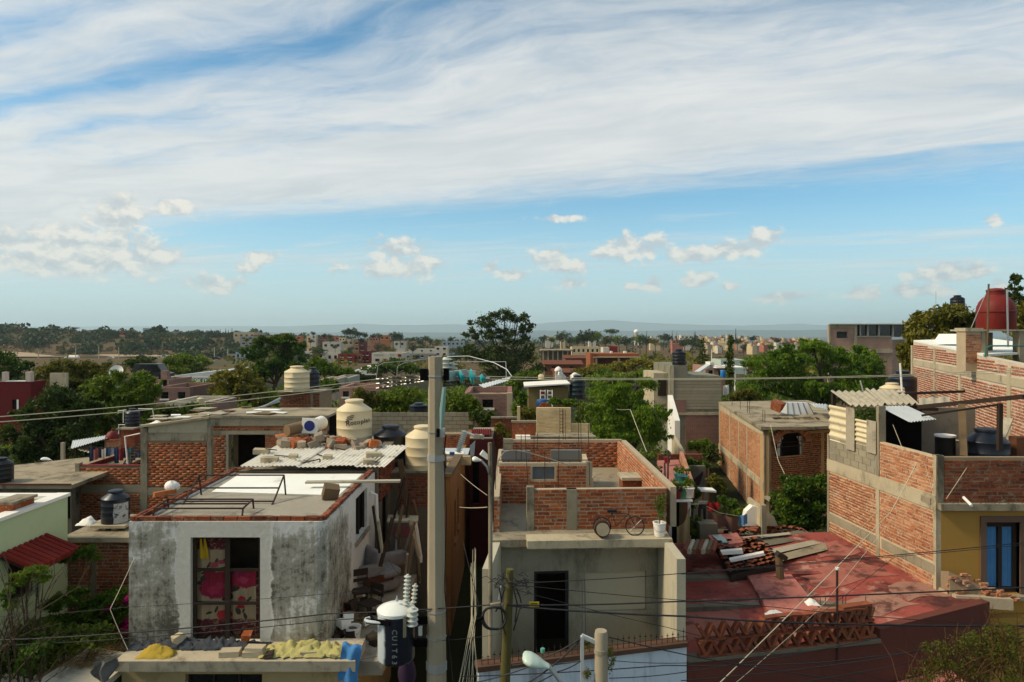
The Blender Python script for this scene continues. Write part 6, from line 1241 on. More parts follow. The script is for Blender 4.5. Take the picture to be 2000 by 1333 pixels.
# reinforcing bars
RG_ = 'reinforcing bars on the cement house roof'
def rebar(px, pt, pb, D_, lab='thin rusty reinforcing bar standing on the cement house roof', lean=0): MB().tube([P(px, pb, D_), P(px + lean, pt, D_)], .009, 5).build('reinforcing_bar', m_rust, None, label=lab, cat='rebar', group=RG_)
for px, pt, pb, D_, le in [(1033,835,985,17.6,-8),(1043,850,905,19.5,0),(1131,760,905,19,-2),(1152,795,950,17,-4),(1136,770,900,20,-3),(1090,850,985,17.7,2),(1018,850,905,18.5,0),(1008,865,905,18,0),(1050,845,880,22.4,0),(1100,800,860,22.5,0),(1104,800,860,22.5,0),(968,880,985,16,0),(964,860,1040,15.2,1),(1064,880,960,17.8,0)]: rebar(px, pt, pb, D_, lean=le)
o = thing('rebar_cage', 'horizontal reinforcing cage over the left brick room', 'rebar cage', P(1070, 905, 18)); mb = MB()
for py in (899, 911): mb.tube([P(973, py, 17.9), P(1153, py, 17.9)], .013, 5)
mb.build('bars', m_rust, o); mb = MB(); [mb.tube([P(973 + k * 20, 899, 17.9), P(973 + k * 20, 911, 17.9)], .009, 5) for k in range(10)]; mb.build('stirrups', m_rust, o)
for y_ in (867, 878): MB().tube([P(985, y_, 21), P(1140, y_ - 2, 21)], .008, 5).build('reinforcing_bar', m_rust, None, label='horizontal rusty bar above the rear brick parapet', cat='rebar', group='horizontal bars over the rear parapet')
MB().tube([P(970, 930, 16.5), P(972, 900, 16.6), P(985, 883, 16.8), P(1000, 879, 17), P(1030, 884, 17.2), P(1075, 897, 17.3), P(1110, 908, 17.4)], .012, 6).build('hose', plain('pale_hose', (.40,.33,.25), .6), None, True, 'pale hose arching over the left brick room', 'hose')
# bicycle, bucket, planks on the ledge
g = V((X(1208, 14.95), 14.95, zr + .04)); o = thing('bicycle', 'small old bicycle leaning on the rooftop brick wall', 'bicycle', g)
def ring(c, r_, tr, nm, mat, tilt=.08):
    return MB().tube([V(c) + V((r_ * math.cos(k * .2618), tilt * r_ * math.sin(k * .2618), r_ * math.sin(k * .2618))) for k in range(25)], tr, 6, False).build(nm, mat, o, True)
for dx_, rr in ((-.36, .19), (.36, .20)):
    c = g + V((dx_, 0, rr)); w_ = ring(c, rr, .013, 'wheel', m_tyre); mb = MB(); [mb.tube([c, c + V((rr * math.cos(k * .785), 0, rr * math.sin(k * .785)))], .003, 4) for k in range(8)]; mb.build('spokes', m_steel, w_)
mb = MB(); bb, st_, hd, rw, fw = [g + V(q_) for q_ in ((-.05, 0, .2), (-.14, 0, .48), (.22, 0, .47), (-.36, 0, .19), (.36, 0, .20))]
for a, b_ in ((bb, st_), (st_, hd), (bb, hd), (bb, rw), (st_, rw), (hd, fw)): mb.tube([a, b_], .009, 6)
mb.build('frame', m_rust, o); MB().tube([hd, hd + V((.02, 0, .12)), hd + V((-.05, -.12, .16))], .011, 6).build('handlebar', m_rust, o); MB().obox(st_ + V((0, 0, .05)), (.2, .09, .05)).build('saddle', m_black, o)
g = V((X(1176, 14.8), 14.85, zr + .04)); o = thing('old_drum', 'rusty washing drum beside the bicycle on the roof ledge', 'drum', g); MB().lathe([(.05, -.15), (.17, -.15), (.18, 0), (.17, .15), (.1, .15), (.09, .1)], (0, 0, 0), 20).rot(Matrix.Rotation(R(80), 3, 'X'), (0, 0, 0)).shift(g + V((0, 0, .18))).build('drum', m_rust, o, True); MB().lathe([(.125, 0), (.14, 0), (.14, .03), (.125, .03)], (0, 0, 0), 20).rot(Matrix.Rotation(R(75), 3, 'X'), (0, 0, 0)).shift(g + V((0, -.17, .2))).build('rim', m_conc, o, True)
g = V((X(1288, 14.9), 14.9, zr + .04)); o = thing('plant_bucket', 'white bucket with a small plant on the roof corner', 'bucket', g); MB().lathe([(.105, 0), (.11, .01), (.135, .27), (.145, .275), (.145, .30), (.125, .30), (.1, .03)], g, 22).build('bucket', m_white, o, True); MB().tube([g + V((.14 * math.cos(a), -.14, .22 - .1 * math.sin(a))) for a in [k * .35 for k in range(10)]], .004, 5).build('handle', m_wire, o)
v_, f_ = crown([(0, 0, .5, .13, .12, .2), (.03, 0, .75, .16, .12, .2)], 420, .035, 4, hang=.2, slim=.3); fast_mesh('foliage', v_, f_, lm_mid, o); MB().tube([g + V((0, 0, .2)), g + V((.03, 0, .9))], .012, 6).build('stem', m_bark, o)

# ---- cream brick house behind it --------------------------------------------
D = 27; cb = thing('cream_brick_house', 'low house with cream painted brick walls behind the rooftop parapets', 'house', P(1085, 870, D))
mb = MB(); wseg(mb, (X(1048, D), D), (X(1115, D), D), 3, Z(797, D), .2); wseg(mb, (X(1115, D), D + .1), (X(1152, D), D + .1), 3, Z(829, D), .2); wseg(mb, (X(1010, D), D + .1), (X(1048, D) - .01, D + .1), 3, Z(848, D), .2); mb.build('wall', m_brick_cream, cb); bk = Bricks(m_brick_cream); bk.face((X(1048, D), D), (X(1115, D), D), 5.6, Z(797, D), (), .006); bk.face((X(1115, D), D + .1), (X(1152, D), D + .1), 5.6, Z(829, D), (), .006); bk.flush(cb, 300)
MB().prism([P(1006, 857, 24.8), P(1165, 856, 24.8), P(1152, 848, 27.05), P(1010, 848, 27.05)], (0, 0, .06)).build('roof', m_roofc, cb); MB().box(X(1007, 24.9), X(1036, 24.9), 24.6, 26, 4, Z(855, 24.8)).build('white_room', m_white, cb)
o = thing('steel_ladder', 'thin rusty bar ladder standing before the cream brick wall', 'ladder', P(1096, 860, 26.5))
for px in (1093.5, 1099): MB().tube([P(px, 860, 26.5), P(px, 798, 26.6)], .012, 5).build('rail', m_rust, o)
for k in range(9): MB().tube([P(1093.5, 804 + k * 6.5, 26.5), P(1099, 804 + k * 6.5, 26.5)], .009, 5).build('rung', m_rust, o)
plant('potted_shrub', 'dark reddish shrub left of the cream brick wall', 1030, 29, [(1025,808,16,14),(1035,820,14,12)], 1200, .07, lm_olive, 80, 4.5, 'shrub'); plant('potted_shrub', 'green shrub right of the cream brick wall', 1135, 29, [(1132,815,10,14),(1140,800,9,12)], 900, .06, lm_mid, 81, 4.5, 'shrub')
for px, lab in ((1013, 'pale brick chimney stack left of the reddish shrub'), ): MB().box(X(px - 3, 28), X(px + 3, 28), 28, 28.3, 4, Z(795, 28)).build('chimney_stack', m_brick_cream, None, label=lab, cat='chimney')
D = 40; sh = thing('yellow_shed', 'ochre walled shed with a thin white roof and two ladders', 'shed', P(1070, 790, D)); MB().box(X(1032, D), X(1110, D), D, D + 2, 3, Z(757, D)).build('wall', M('ochre_shed', (.28,.22,.11), .25, 1.2, .9, .2), sh); MB().prism([P(1024, 757, D - .4), P(1114, 751, D - .4), P(1114, 749, D - .4), P(1024, 754, D - .4)], (0, 3, 0)).build('roof', m_white, sh)
for px, lab, nm in ((1060, 'white stepladder with red top before the ochre shed', 1), (1074, 'second white stepladder before the ochre shed', 0)):
    o = thing('stepladder', lab, 'ladder', P(px, 795, 38.6)); [MB().bar(P(px + q_, 795, 38.6), P(px + q_, 762, 38.9), .05).build('rail', m_white, o) for q_ in (-4.5, 4.5)]; [MB().bar(P(px - 4.5, y_, 38.7), P(px + 4.5, y_, 38.7), .05).build('step', m_white, o) for y_ in (764, 772, 780, 788)]
    if nm: MB().box(X(px - 4, 38.8), X(px + 4, 38.8), 38.75, 38.8, Z(771, 38.8), Z(763, 38.8)).build('red_cloth', m_signred, o)
MB().lathe([(.3, 0), (.36, .2), (.3, .4), (.1, .45)], P(1060, 795, 37.5), 16).build('blue_tub', m_bluepaint, None, True, 'blue tub at the foot of the white stepladder', 'tub'); MB().prism([P(1050, 797, 37), P(1076, 797, 37), P(1070, 788, 37), P(1060, 787, 37)], (0, .5, 0)).build('clay_heap', m_brick, None, label='small red tile heap below the stepladders', cat='heap')
tinaco(1128, 779, 40, 32, 46, plain('dark_teal_plastic', (.012,.035,.045), .4), 'tall dark teal water tank right of the ochre shed'); tinaco(1123, 738, 42, 12, 10, m_white, 'small white tank top above the dark teal tank')
tinaco(1057, 752, 43, 12, 10, m_cream, 'tiny pinkish tank on the ochre shed roof', zb=7.0)
corr('awning_roof', m_zinc, None, P(935, 752, 38), P(1000, 735, 38), P(992, 744, 36.5), P(945, 758, 36.5), 10, .02, label='sloping grey corrugated awning right of the insulators', cat='awning')

# ---- red roofed house -------------------------------------------------------
m_redroof = M('red_roof_paint', (.36,.098,.080), .3, .7, .9, .35, stain=((.12,.045,.038), .9, .46, .62), stain2=((.46,.27,.22), 1.1, .52, .66)); m_pinkroof = M('faded_pink_roof', (.50,.20,.17), .25, .9, .9, .35, stain=((.20,.085,.07), 1.3, .46, .62), stain2=((.50,.30,.25), 2.2, .55, .68))
m_redfront = M('brown_red_paint', (.19,.066,.050), .2, .8, .9, .25, stain=((.085,.028,.025), .9, .54, .76, .4))
ph = thing('red_roof_house', 'low house with a faded red painted roof and brown red front', 'house', (7, 17, 0))
FL, FR, BR, BL = V((3.53, 13.72, 3.36)), V((10.85, 15.5, 3.82)), V((9.8, 21.2, 3.76)), V((3.72, 20.6, 3.5)); MID = V((X(1720, 14.6), 14.62, 3.40))
def roofp(i, j):
    p_ = FL.lerp(FR, i).lerp(BL.lerp(BR, i), j); p_.z -= .10 * math.exp(-((i - .55) / .25) ** 2) * (1 - j) ; p_.z += .02 * math.sin(i * 17 + j * 5) + .015 * math.sin(j * 21); return p_
mb = MB(); mb.grid(roofp, 28, 24); mb.build('roof', m_redroof, ph, 'all')
pm_ = [M('roof_patch_%d' % k, c_, .3, 1.3, .9, .35, stain=((.15,.06,.05), 1.6, .48, .64)) for k, c_ in enumerate([(.40,.16,.13), (.32,.075,.06), (.37,.21,.165)])]; rp = random.Random(19)
for k, (i0, i1, j0, j1) in enumerate([(.02,.24,.10,.30),(.03,.26,.42,.60),(.52,.80,.10,.26),(.60,.92,.36,.56),(.55,.74,.62,.82),(.80,.97,.14,.30),(.76,.95,.66,.86),(.04,.2,.66,.8),(.45,.56,.30,.44)]):
    ja = [rp.uniform(-.025, .025) for _ in range(8)]; MB().grid(lambda i, j: roofp(i0 + (i1 - i0) * i + ja[0] * j + .012 * math.sin(j * 9 + k), j0 + (j1 - j0) * j + ja[1] * i + .015 * math.sin(i * 7 + k)) + V((0, 0, .006 + .0012 * k)), 14, 8).build('roof_patch', pm_[k % 3], ph, 'all')
mb = MB(); wseg(mb, (FL.x, FL.y), (MID.x, MID.y), 0, (3.34, 3.37), .2); wseg(mb, (MID.x, MID.y), (FR.x, FR.y), 0, (3.62, 3.86), .2); wseg(mb, (FR.x, FR.y), (FR.x - .1, FR.y + .9), 0, 3.8, .2); mb.build('front_wall', m_redfront, ph)
wseg(MB(), (FL.x, FL.y - .04), (MID.x, MID.y - .04), 3.345, (3.40, 3.42), .3).build('front_ledge', m_conc_d, ph)
def quadslab(nm, pts, z, h, mat): return MB().prism([(X(a, (CZ - z) * F / (b_ - HY)), (CZ - z) * F / (b_ - HY), z - .35) for a, b_ in pts], (0, 0, h + .35)).build(nm, mat, ph)
quadslab('raised_band', [(1505, 1212), (1606, 1207), (1537, 1120), (1452, 1120)], 3.52, .12, m_pinkroof)
quadslab('kerb', [(1338, 1135), (1436, 1135), (1432, 1125), (1338, 1128)], 3.5, .07, m_conc_d); quadslab('kerb', [(1338, 1193), (1484, 1187), (1480, 1180), (1338, 1186)], 3.48, .07, m_conc_d); quadslab('kerb', [(1590, 1186), (1650, 1188), (1650, 1182), (1588, 1180)], 3.5, .08, m_conc_d); quadslab('kerb', [(1533, 1125), (1705, 1124), (1695, 1119), (1535, 1119)], 3.6, .05, m_redroof)
# clay lattice balustrade
lt = thing('clay_lattice', 'balustrade of crossed clay tiles along the edge of the red roof', 'balustrade', (5.5, 14.1, 3.4))
tl = MB().obox((0, 0, 0), (.06, .16, .36)).mesh('lattice_tile', m_clay); d2 = (V((MID.x, MID.y, 0)) - V((FL.x, FL.y, 0))); ln = d2.length; d2.normalize(); ang = math.atan2(d2.y, d2.x)
n = 13; w = (ln * .86) / n
for row in range(2):
    for k in range(n):
        for sg in (-1, 1):
            u = .25 + (k + .5) * w + sg * w * .25; c = V((FL.x, FL.y, 0)) + d2 * u; lean = sg * .50
            o_ = link('lattice_tile', tl, lt, V((c.x, c.y + .06, 3.42 + .16 + row * .335 + .03 * u / ln)) - wloc(lt)); o_.rotation_mode = 'XYZ'; o_.rotation_euler = (rnd.uniform(-.06, .06), lean + rnd.uniform(-.09, .09), ang + rnd.uniform(-.08, .08)); o_.scale = (1, rnd.uniform(.85, 1.1), rnd.uniform(.8, .92))
for z in (3.425, 3.752, 4.085):
    for k in range(n): a_, b_ = V((FL.x, FL.y + .06, 0)) + d2 * (.25 + k * w), V((FL.x, FL.y + .06, 0)) + d2 * (.25 + (k + .96) * w); MB().bar((a_.x, a_.y, z + rnd.uniform(-.012, .012)), (b_.x, b_.y, z + rnd.uniform(-.012, .012)), .15, .035).build('flat_tile', m_clay, lt) if z < 4 or k > 4 else None
lt2 = thing('clay_lattice', 'short taller piece of clay lattice right of the steel mast', 'balustrade', (8, 15.0, 3.5))
for row in range(2):
    for k in range(8):
        c = V((X(1648 + k * 8.2, 14.55), 14.55 + k * .02, 3.62 + row * .33)); o_ = link('lattice_tile', tl, lt2, c - wloc(lt2)); o_.rotation_euler = (0, .35 * (1 if k % 2 else -1), ang); o_.scale = (1, 1, .85)
for z in (3.45, 3.79, 4.12): MB().bar((X(1642, 14.55), 14.55, z), (X(1708 - (z - 3.45) * 14, 14.7), 14.72, z + .02), .18, .05).build('flat_tile', m_clay, lt2)
# old tile lean-to, timber chimney, sheets
ot = thing('old_tile_roof', 'patch of old broken clay roof tiles on the red roof', 'roof', P(1455, 1120, 17.5)); A_, B_, C_, D_ = [P(1393, 1060, 19.6), P(1488, 1052, 19.9), P(1517, 1102, 18.1), P(1428, 1124, 17.6)]
MB().prism([A_, D_, C_, B_], (0, 0, -.12)).build('deck', m_wood_d, ot); MB().prism([D_ + V((0, .02, -.12)), C_ + V((0, .02, -.12)), C_ + V((0, .02, -.5)), D_ + V((0, .02, -.5))], (0, .1, 0)).build('gable', m_wood_d, ot)
tm2 = MB().grid(lambda i, j: (.085 * math.cos(math.pi * i) * (1 - .15 * j), .34 * (j - .5), .055 * math.sin(math.pi * i)), 6, 1).mesh('roof_tile', m_clay, True); r = random.Random(6)
for i in range(9):
    for j in range(9):
        if r.random() < .08: continue
        c = A_.lerp(B_, (i + .5) / 9).lerp(D_.lerp(C_, (i + .5) / 9), (j + .5) / 9) + V((r.uniform(-.03, .03), r.uniform(-.03, .03), .03 + r.uniform(0, .03))); o_ = link('roof_tile', tm2, ot, c - wloc(ot)); o_.rotation_euler = (R(-14) + r.uniform(-.1, .1), r.uniform(-.15, .15), r.uniform(-.12, .12) + .1)
for k, (pts, lab) in enumerate([([(1408, 1090), (1450, 1086), (1452, 1094), (1412, 1096)], 'white board lying on the upper left of the old tiles'), ([(1425, 1106), (1492, 1092), (1494, 1097), (1428, 1111)], 'long white board lying across the old tiles')]):
    MB().prism([P(a, b_, 18.3 - k * .2) + V((0, 0, .16)) for a, b_ in pts], (0, .05, .04)).build('white_board', m_white, None, label=lab, cat='board')
o = thing('timber_stub', 'short weathered timber post with a cap on the red roof', 'post', P(1520, 1126, 17.6)); MB().tube([P(1524, 1130, 17.6), P(1521, 1086, 17.6)], [.10, .09], 9).build('post', m_wood, o); MB().obox(P(1526, 1086, 17.6), (.26, .2, .12), (0, .5, 0)).build('cap', m_wood_d, o)
MB().tube([P(1635, 1292, 14.4), P(1635, 1114, 14.4)], [.03, .025], 8).build('steel_mast', m_rust, None, label='tall thin steel mast standing at the clay lattice', cat='mast'); MB().lathe([(.03, 0), (.045, .02), (.04, .06), (.01, .07)], P(1635, 1114, 14.4), 12).build('mast_cap', m_white, None, True, 'white cap on top of the steel mast', 'cap')
for px, py, w_, D_, lab in [(1520, 1203, 40, 15.0, 'white curved board with scrap on the pink raised band'), (1590, 1180, 22, 15.4, 'white bag lying behind the steel mast')]: cloth('white_scrap', heap(X(px - w_ / 2, D_), X(px + w_ / 2, D_), D_, D_ + .25, Z(py, D_) - .05, .12, 3), m_white, lab, 14, 8)
for px in (1602, 1612, 1646, 1652, 1691, 1490): MB().tube([P(px, 1182, 15.6), P(px, 1165, 15.6)], .008, 5).build('reinforcing_bar', m_rust, None, label='short rusty bar stub on the red roof', cat='rebar', group='bar stubs on the red roof')
sh_ = thing('sheet_roof', 'patchwork of grey and cream corrugated sheets behind the red roof', 'roof', P(1520, 1070, 20))
for k, (a, b_, c, d_, mt) in enumerate([((1430,1058),(1560,1036),(1618,1046),(1432,1078),m_conc_d),((1480,1078),(1600,1052),(1618,1058),(1488,1088),m_asb),((1505,1088),(1612,1060),(1617,1074),(1512,1100),m_roofc),((1436,1050),(1540,1040),(1545,1044),(1440,1056),m_asb)]):
    zz = 3.70 + k * .025; f_ = lambda q_: (lambda D_: V((X(q_[0], D_), D_, zz)))((CZ - zz) * F / (q_[1] - HY)); corr('sheet', mt, sh_, f_(d_), f_(a), f_(b_), f_(c), 6, .012)
mb = MB(); mb.box(5.6, 9.7, 20.9, 21.6, 1, 3.4); mb.build('wall', m_conc_d, sh_)
o = thing('clay_ridge', 'low ridge of broken clay tiles behind the sheets', 'roof', P(1480, 1045, 22)); mb = MB(); r = random.Random(3)
for k in range(60):
    c = P(r.uniform(1410, 1570), r.uniform(1030, 1046), 22.2); o_ = link('roof_tile', tm2, o, c - wloc(o)); o_.rotation_euler = (r.uniform(-.4, .2), r.uniform(-.3, .3), r.uniform(-.7, .7))
MB().box(X(1408, 22.3), X(1575, 22.3), 22.2, 23.0, 1, Z(1046, 22.3)).build('wall', m_conc_d, o)
o = thing('small_pink_roof', 'small pink roof with a green pane beside the old tiles', 'roof', P(1400, 1075, 19)); MB().prism([P(1383, 1052, 20.2), P(1440, 1048, 20.2), P(1452, 1066, 19.2), P(1398, 1074, 19.2)], (0, 0, .1)).build('slab', m_pinkroof, o); MB().prism([P(1390, 1055, 20) + V((0, 0, .12)), P(1408, 1054, 20) + V((0, 0, .12)), P(1424, 1069, 19.3) + V((0, 0, .12)), P(1408, 1070, 19.3) + V((0, 0, .12))], (0, 0, .02)).build('glass_pane', plain('green_glass', (.10,.22,.19), .2), o)
lg = thing('log_pile', 'row of round tiles and rods left of the small pink roof', 'pile', P(1360, 1075, 18.5))
for k in range(7): MB().tube([P(1337 + k * 9, 1078, 18), P(1345 + k * 9, 1058, 19.6)], .07, 8).build('rod', [m_clay, m_asb, m_wood][k % 3], lg)
# lower awning of the red front
MB().prism([(8.0, 14.6, 2.35), (9.6, 14.98, 2.5), (9.7, 14.4, 2.4), (8.05, 14.0, 2.2)], (0, 0, .1)).build('entrance_canopy', m_pinkroof, ph)

# ---- right brick and yellow house -------------------------------------------
rh = thing('brick_yellow_house', 'tall brick sided house with yellow front and rooftop shack at right', 'house', (12, 19, 0)); Fa, Ne = (9.90, 21.4), (10.27, 16.5); ln = 4.914; um = 2.61
zb_, zbt = 5.66, 6.02
cores = MB(); wseg(cores, Fa, Ne, 0, zbt, .2); wseg(cores, lerp2(Fa, Ne, um / ln), Ne, zbt, 6.97, .14); cores.build('side_wall', M('pale_mortar', (.52,.44,.33), .2, 2, .95, .5), rh)
bk = Bricks(m_brick_pale); ops = [(0, .10, 0, 20), (um - .10, um + .06, 0, 20), (ln - .10, 9, 0, 20), (0, 20, 4.10, 4.36)]
bk.face(Fa, Ne, 3.4, zb_, ops, .012); bk.face(lerp2(Fa, Ne, um / ln), Ne, zbt + .01, 6.97, [(0, .06, 0, 20), (ln - um - .1, 9, 0, 20)], .012)
bk.flush(rh, 300)
column(rh, Fa, Ne, 0, .10, 0, 6.8, .02); column(rh, Fa, Ne, um - .1, .15, 3, zb_, .02, mat=m_conc_l); column(rh, Fa, Ne, ln - .10, .10, 3, 7.0, .02, mat=m_conc_l); beam(rh, Fa, Ne, zb_ + .002, zbt, .03, mat=m_conc_l); beam(rh, lerp2(Fa, Ne, .021), lerp2(Fa, Ne, .515), 4.10, 4.34, .025); beam(rh, lerp2(Fa, Ne, .565), lerp2(Fa, Ne, .99), 4.10, 4.34, .025)
# grey block upper wall
bu = MB(); wseg(bu, lerp2(Fa, Ne, .021), lerp2(Fa, Ne, um / ln - .002), zbt + .002, (6.74, 6.97), .14); bu.build('block_wall', M('grey_blockwork', (.33,.315,.27), .2, 1.2, .95, .4, stain=((.20,.19,.16), 1.4, .5, .7)), rh)
bs = MB().obox((0, 0, 0), (.37, .03, .175)).mesh('block', m_block); dd = V((Ne[0] - Fa[0], Ne[1] - Fa[1], 0)).normalized(); nn = V((dd.y, -dd.x, 0)); an = math.atan2(dd.y, dd.x)
for row in range(4):
    for k in range(6):
        u = .12 + k * .39 + (.2 if row % 2 else 0)
        if u + .37 < um - .05 and zbt + .02 + (row + 1) * .19 < 6.74 + .23 * u / um:
            c = V((*Fa, 0)) + dd * (u + .19) + nn * (-.004); link('block', bs, rh, V((c.x, c.y, zbt + .11 + row * .19)) - wloc(rh), (0, 0, an))
column(rh, Fa, Ne, um - .06, .12, zbt + .003, 7.95, .03)
# front
m_yel = M('yellow_ochre_paint', (.44,.27,.095), .14, .8, .85, .15, stain=((.30,.18,.045), 1, .55, .78, .4)); fx1 = 15.5; wd = (X(1925, 16.5) - Ne[0], X(1991, 16.5) - Ne[0], Z(1160, 16.5), Z(1020, 16.5))
mb = MB(); wseg(mb, (Ne[0] + .1, 16.5), (fx1, 16.5), 0, 5.70, .25, [(wd[0] - .1, wd[1] - .1, wd[2], wd[3])]); mb.build('front_wall', m_yel, rh); MB().box(Ne[0], Ne[0] + .1, 16.502, 16.7, 0, zbt).build('corner_post', m_conc_l, rh)
MB().box(Ne[0] + .02, fx1, 16.36, 16.7, 5.702, 5.86).build('ledge', m_conc, rh); wseg(MB(), (Ne[0], 16.5), (fx1, 16.5), 5.862, 6.96, .14).build('parapet_core', m_mortar_d, rh)
bk = Bricks(m_brick_dark); bk.face((Ne[0], 16.5), (fx1, 16.5), 5.87, 6.97, [(0, .17, 0, 20)], .012, L=.27, h=.066); bk.flush(rh, 300); column(rh, (Ne[0], 16.5), (fx1, 16.5), 0, .16, 5.862, 7.0, .02)
wx0, wx1 = Ne[0] + wd[0], Ne[0] + wd[1]; m_trim = M('brown_stone_trim', (.20,.13,.095), .15, 2)
for a, b_, c, d_ in ((wx0 - .14, wx0, wd[2], wd[3]), (wx1, wx1 + .14, wd[2], wd[3]), (wx0 - .14, wx1 + .14, wd[3] + .002, wd[3] + .15)): MB().box(a, b_, 16.46, 16.6, c, d_).build('window_trim', m_trim, rh)
MB().box(wx0 - .18, wx1 + .2, 16.3, 16.62, wd[2] - .10, wd[2] - .004).build('window_sill', m_conc, rh)
wi = MB().box(wx0, wx1, 16.66, 16.68, wd[2], wd[3]).build('window', m_glass, rh); mb = MB(); W_ = wx1 - wx0
for a in (0, .46, .90): mb.box(wx0 + a * W_, wx0 + (a + .11) * W_, 16.60, 16.64, wd[2], wd[3])
for z in (wd[2], wd[3] - .14): mb.box(wx0 + .111 * W_, wx0 + .899 * W_, 16.605, 16.638, z, z + .13)
mb.build('window_frame', m_wood_d, wi); m_cur = M('blue_curtain', (.11,.26,.50), .25, 3, .9, .1)
for a in (.11, .57): MB().grid(lambda i, j, a=a: (wx0 + (a + .34 * i) * W_, 16.65 + .006 * math.sin(i * 20), wd[2] + .1 + (wd[3] - wd[2] - .2) * j), 24, 2).build('curtain', m_cur, wi, 'all')
for k in range(12): MB().tube([(Ne[0] + .3 + k * .33, 16.37, 5.87), (Ne[0] + .36 + k * .33, 16.34, 5.94), (Ne[0] + .44 + k * .33, 16.36, 5.87)], .006, 5).build('wire_loop', m_rust, rh)
o = MB().tube([P(1882, 972, 16.35), P(1898, 988, 16.0)], .035, 10).build('drain_spout', m_white, rh)
bu = thing('broken_wall_stub', 'crumbling brick stub where the red roof meets the yellow front', 'wall', (10.6, 16, 3.6)); bkx = Bricks(m_brick_pale); r = random.Random(2)
for k in range(46):
    f_ = r.random(); bkx.one(10.35 + f_ * 1.3 + r.uniform(-.06, .06), 16.15 - f_ * .3 + r.uniform(-.15, .15), 3.82 + (1 - f_) * r.random() * .62, r.uniform(-.3, .3) + .2, .16, .05)
bkx.flush(bu, 70); MB().prism([(10.25, 16.4, 3.6), (10.35, 15.9, 3.6), (11.5, 15.65, 3.6), (11.6, 16.4, 3.6)], (0, 0, .25)).build('base', m_mortar, bu); MB().hexa([(10.3, 16.0, 3.6), (11.5, 15.8, 3.6), (11.5, 16.4, 3.6), (10.3, 16.4, 3.6), (10.3, 16.1, 4.35), (11.4, 15.9, 3.86), (11.4, 16.4, 3.8), (10.3, 16.4, 4.25)]).build('core', m_mortar_d, bu)
# roof terrace, shack and tank
MB().box(10.2, fx1, 16.65, 21.4, 5.78, 5.93).build('terrace_floor', m_conc, rh)
sk = thing('rooftop_shack', 'rooftop shack of corrugated fibre cement sheets and timber', 'shack', (10.8, 20.5, 5.93)); zA = lambda f_: 6.74 + .23 * f_
def onF(u, off=0, z=0): c = V((*Fa, z)) + dd * u + nn * off; return c
for u0, u1, hz in ((.12, 1.15, 1), (1.12, 1.55, 0), (1.5, 2.25, 1), (2.15, 2.58, 0)):
    z0_, z1_ = zA(u0 / um) - .12, 7.72 - (.25 if u0 > 1.4 else 0)
    if hz: MB().grid(lambda i, j: onF(u0 + (u1 - u0) * j + .02 * i, .02 + .028 * math.sin(i * 5 * 6.28), z1_ - (z1_ - z0_) * i), 30, 2).build('wall_sheet', m_asb_l, sk, 'all')
    else: MB().grid(lambda i, j: onF(u0 + (u1 - u0) * i, .06 + .018 * math.sin(i * 4 * 6.28), z1_ + .05 - (z1_ - z0_ + .25) * j), 24, 2).build('wall_sheet', m_asb, sk, 'all')
corr('roof_sheet', m_asb, sk, P(1622, 764, 21.6), P(1700, 765, 22.0), P(1735, 793, 19.7), P(1662, 793, 19.6), 6, .045); corr('roof_sheet', m_asb, sk, P(1690, 763, 22.0) + V((0, 0, .05)), P(1765, 766, 22.4) + V((0, 0, .05)), P(1796, 793, 20.0) + V((0, 0, .05)), P(1725, 793, 19.7) + V((0, 0, .05)), 6, .045)
corr('zinc_sheet', m_zinc, sk, P(1716, 794, 19.3), P(1772, 793, 19.6), P(1829, 819, 17.9), P(1776, 825, 17.7), 9, .02)
for a, b_, w_ in [((1628, 768, 21.5), (1628, 850, 21.5), .10), ((1724, 795, 19.5), (1722, 890, 19.2), .09), ((1780, 797, 20.2), (2000, 775, 17.4), .12), ((1800, 812, 18.1), (1955, 790, 17.6), .05), ((1878, 792, 18.6), (1882, 893, 17.9), .17), ((1953, 788, 17.6), (1952, 880, 17.6), .10), ((1745, 770, 21.8), (1884, 765, 21.6), .08), ((1730, 797, 19.4), (1830, 800, 20.5), .09)]: MB().bar(P(*a), P(*b_), w_).build('timber', m_wood_d if w_ < .15 else m_wood, sk)
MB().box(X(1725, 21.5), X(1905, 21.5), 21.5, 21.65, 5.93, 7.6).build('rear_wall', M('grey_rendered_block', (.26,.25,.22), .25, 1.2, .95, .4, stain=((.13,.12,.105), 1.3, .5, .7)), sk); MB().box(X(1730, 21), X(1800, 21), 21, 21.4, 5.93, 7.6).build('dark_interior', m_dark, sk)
corr('zinc_strip', m_asb, sk, P(1795, 778, 21.3), P(1855, 775, 21.3), P(1855, 793, 20.9), P(1795, 793, 20.9), 3, .03)
tinaco(1926, 894, 18.4, 78, 106, m_navy, 'wide dark blue water tank behind the right rooftop parapet', zb=5.94)
g = P(1846, 893, 18.6); g.z = 5.94; o = thing('barrel', 'black barrel with white rim behind the rooftop parapet', 'barrel', g); MB().lathe([(.22, 0), (.24, .05), (.24, .6), (.25, .62), (.24, 1.2), (.25, 1.22)], g, 20).build('body', m_black, o, True); MB().lathe([(.245, 1.2), (.26, 1.2), (.26, 1.25), (.2, 1.25)], g, 20).build('rim', m_white, o, True)
MB().obox(P(1866, 862, 19.3), (.75, .5, .06), (0, .12, .2)).build('wooden_board', M('pale_board', (.42,.34,.22), .2), None, label='pale board lying between barrel and timber post', cat='board'); MB().bar(P(1955, 855, 18.9), P(1970, 818, 19.2), .22, .04).build('grey_plank', m_asb, None, label='narrow grey panel leaning on the brick wall behind the blue tank', cat='panel')
MB().obox((X(1992, 18.5), 18.5, 6.55), (.4, .3, 1.2)).build('old_crate', M('rust_box', (.19,.08,.045), .3), None, label='rust coloured box at the right edge of the roof terrace', cat='box')
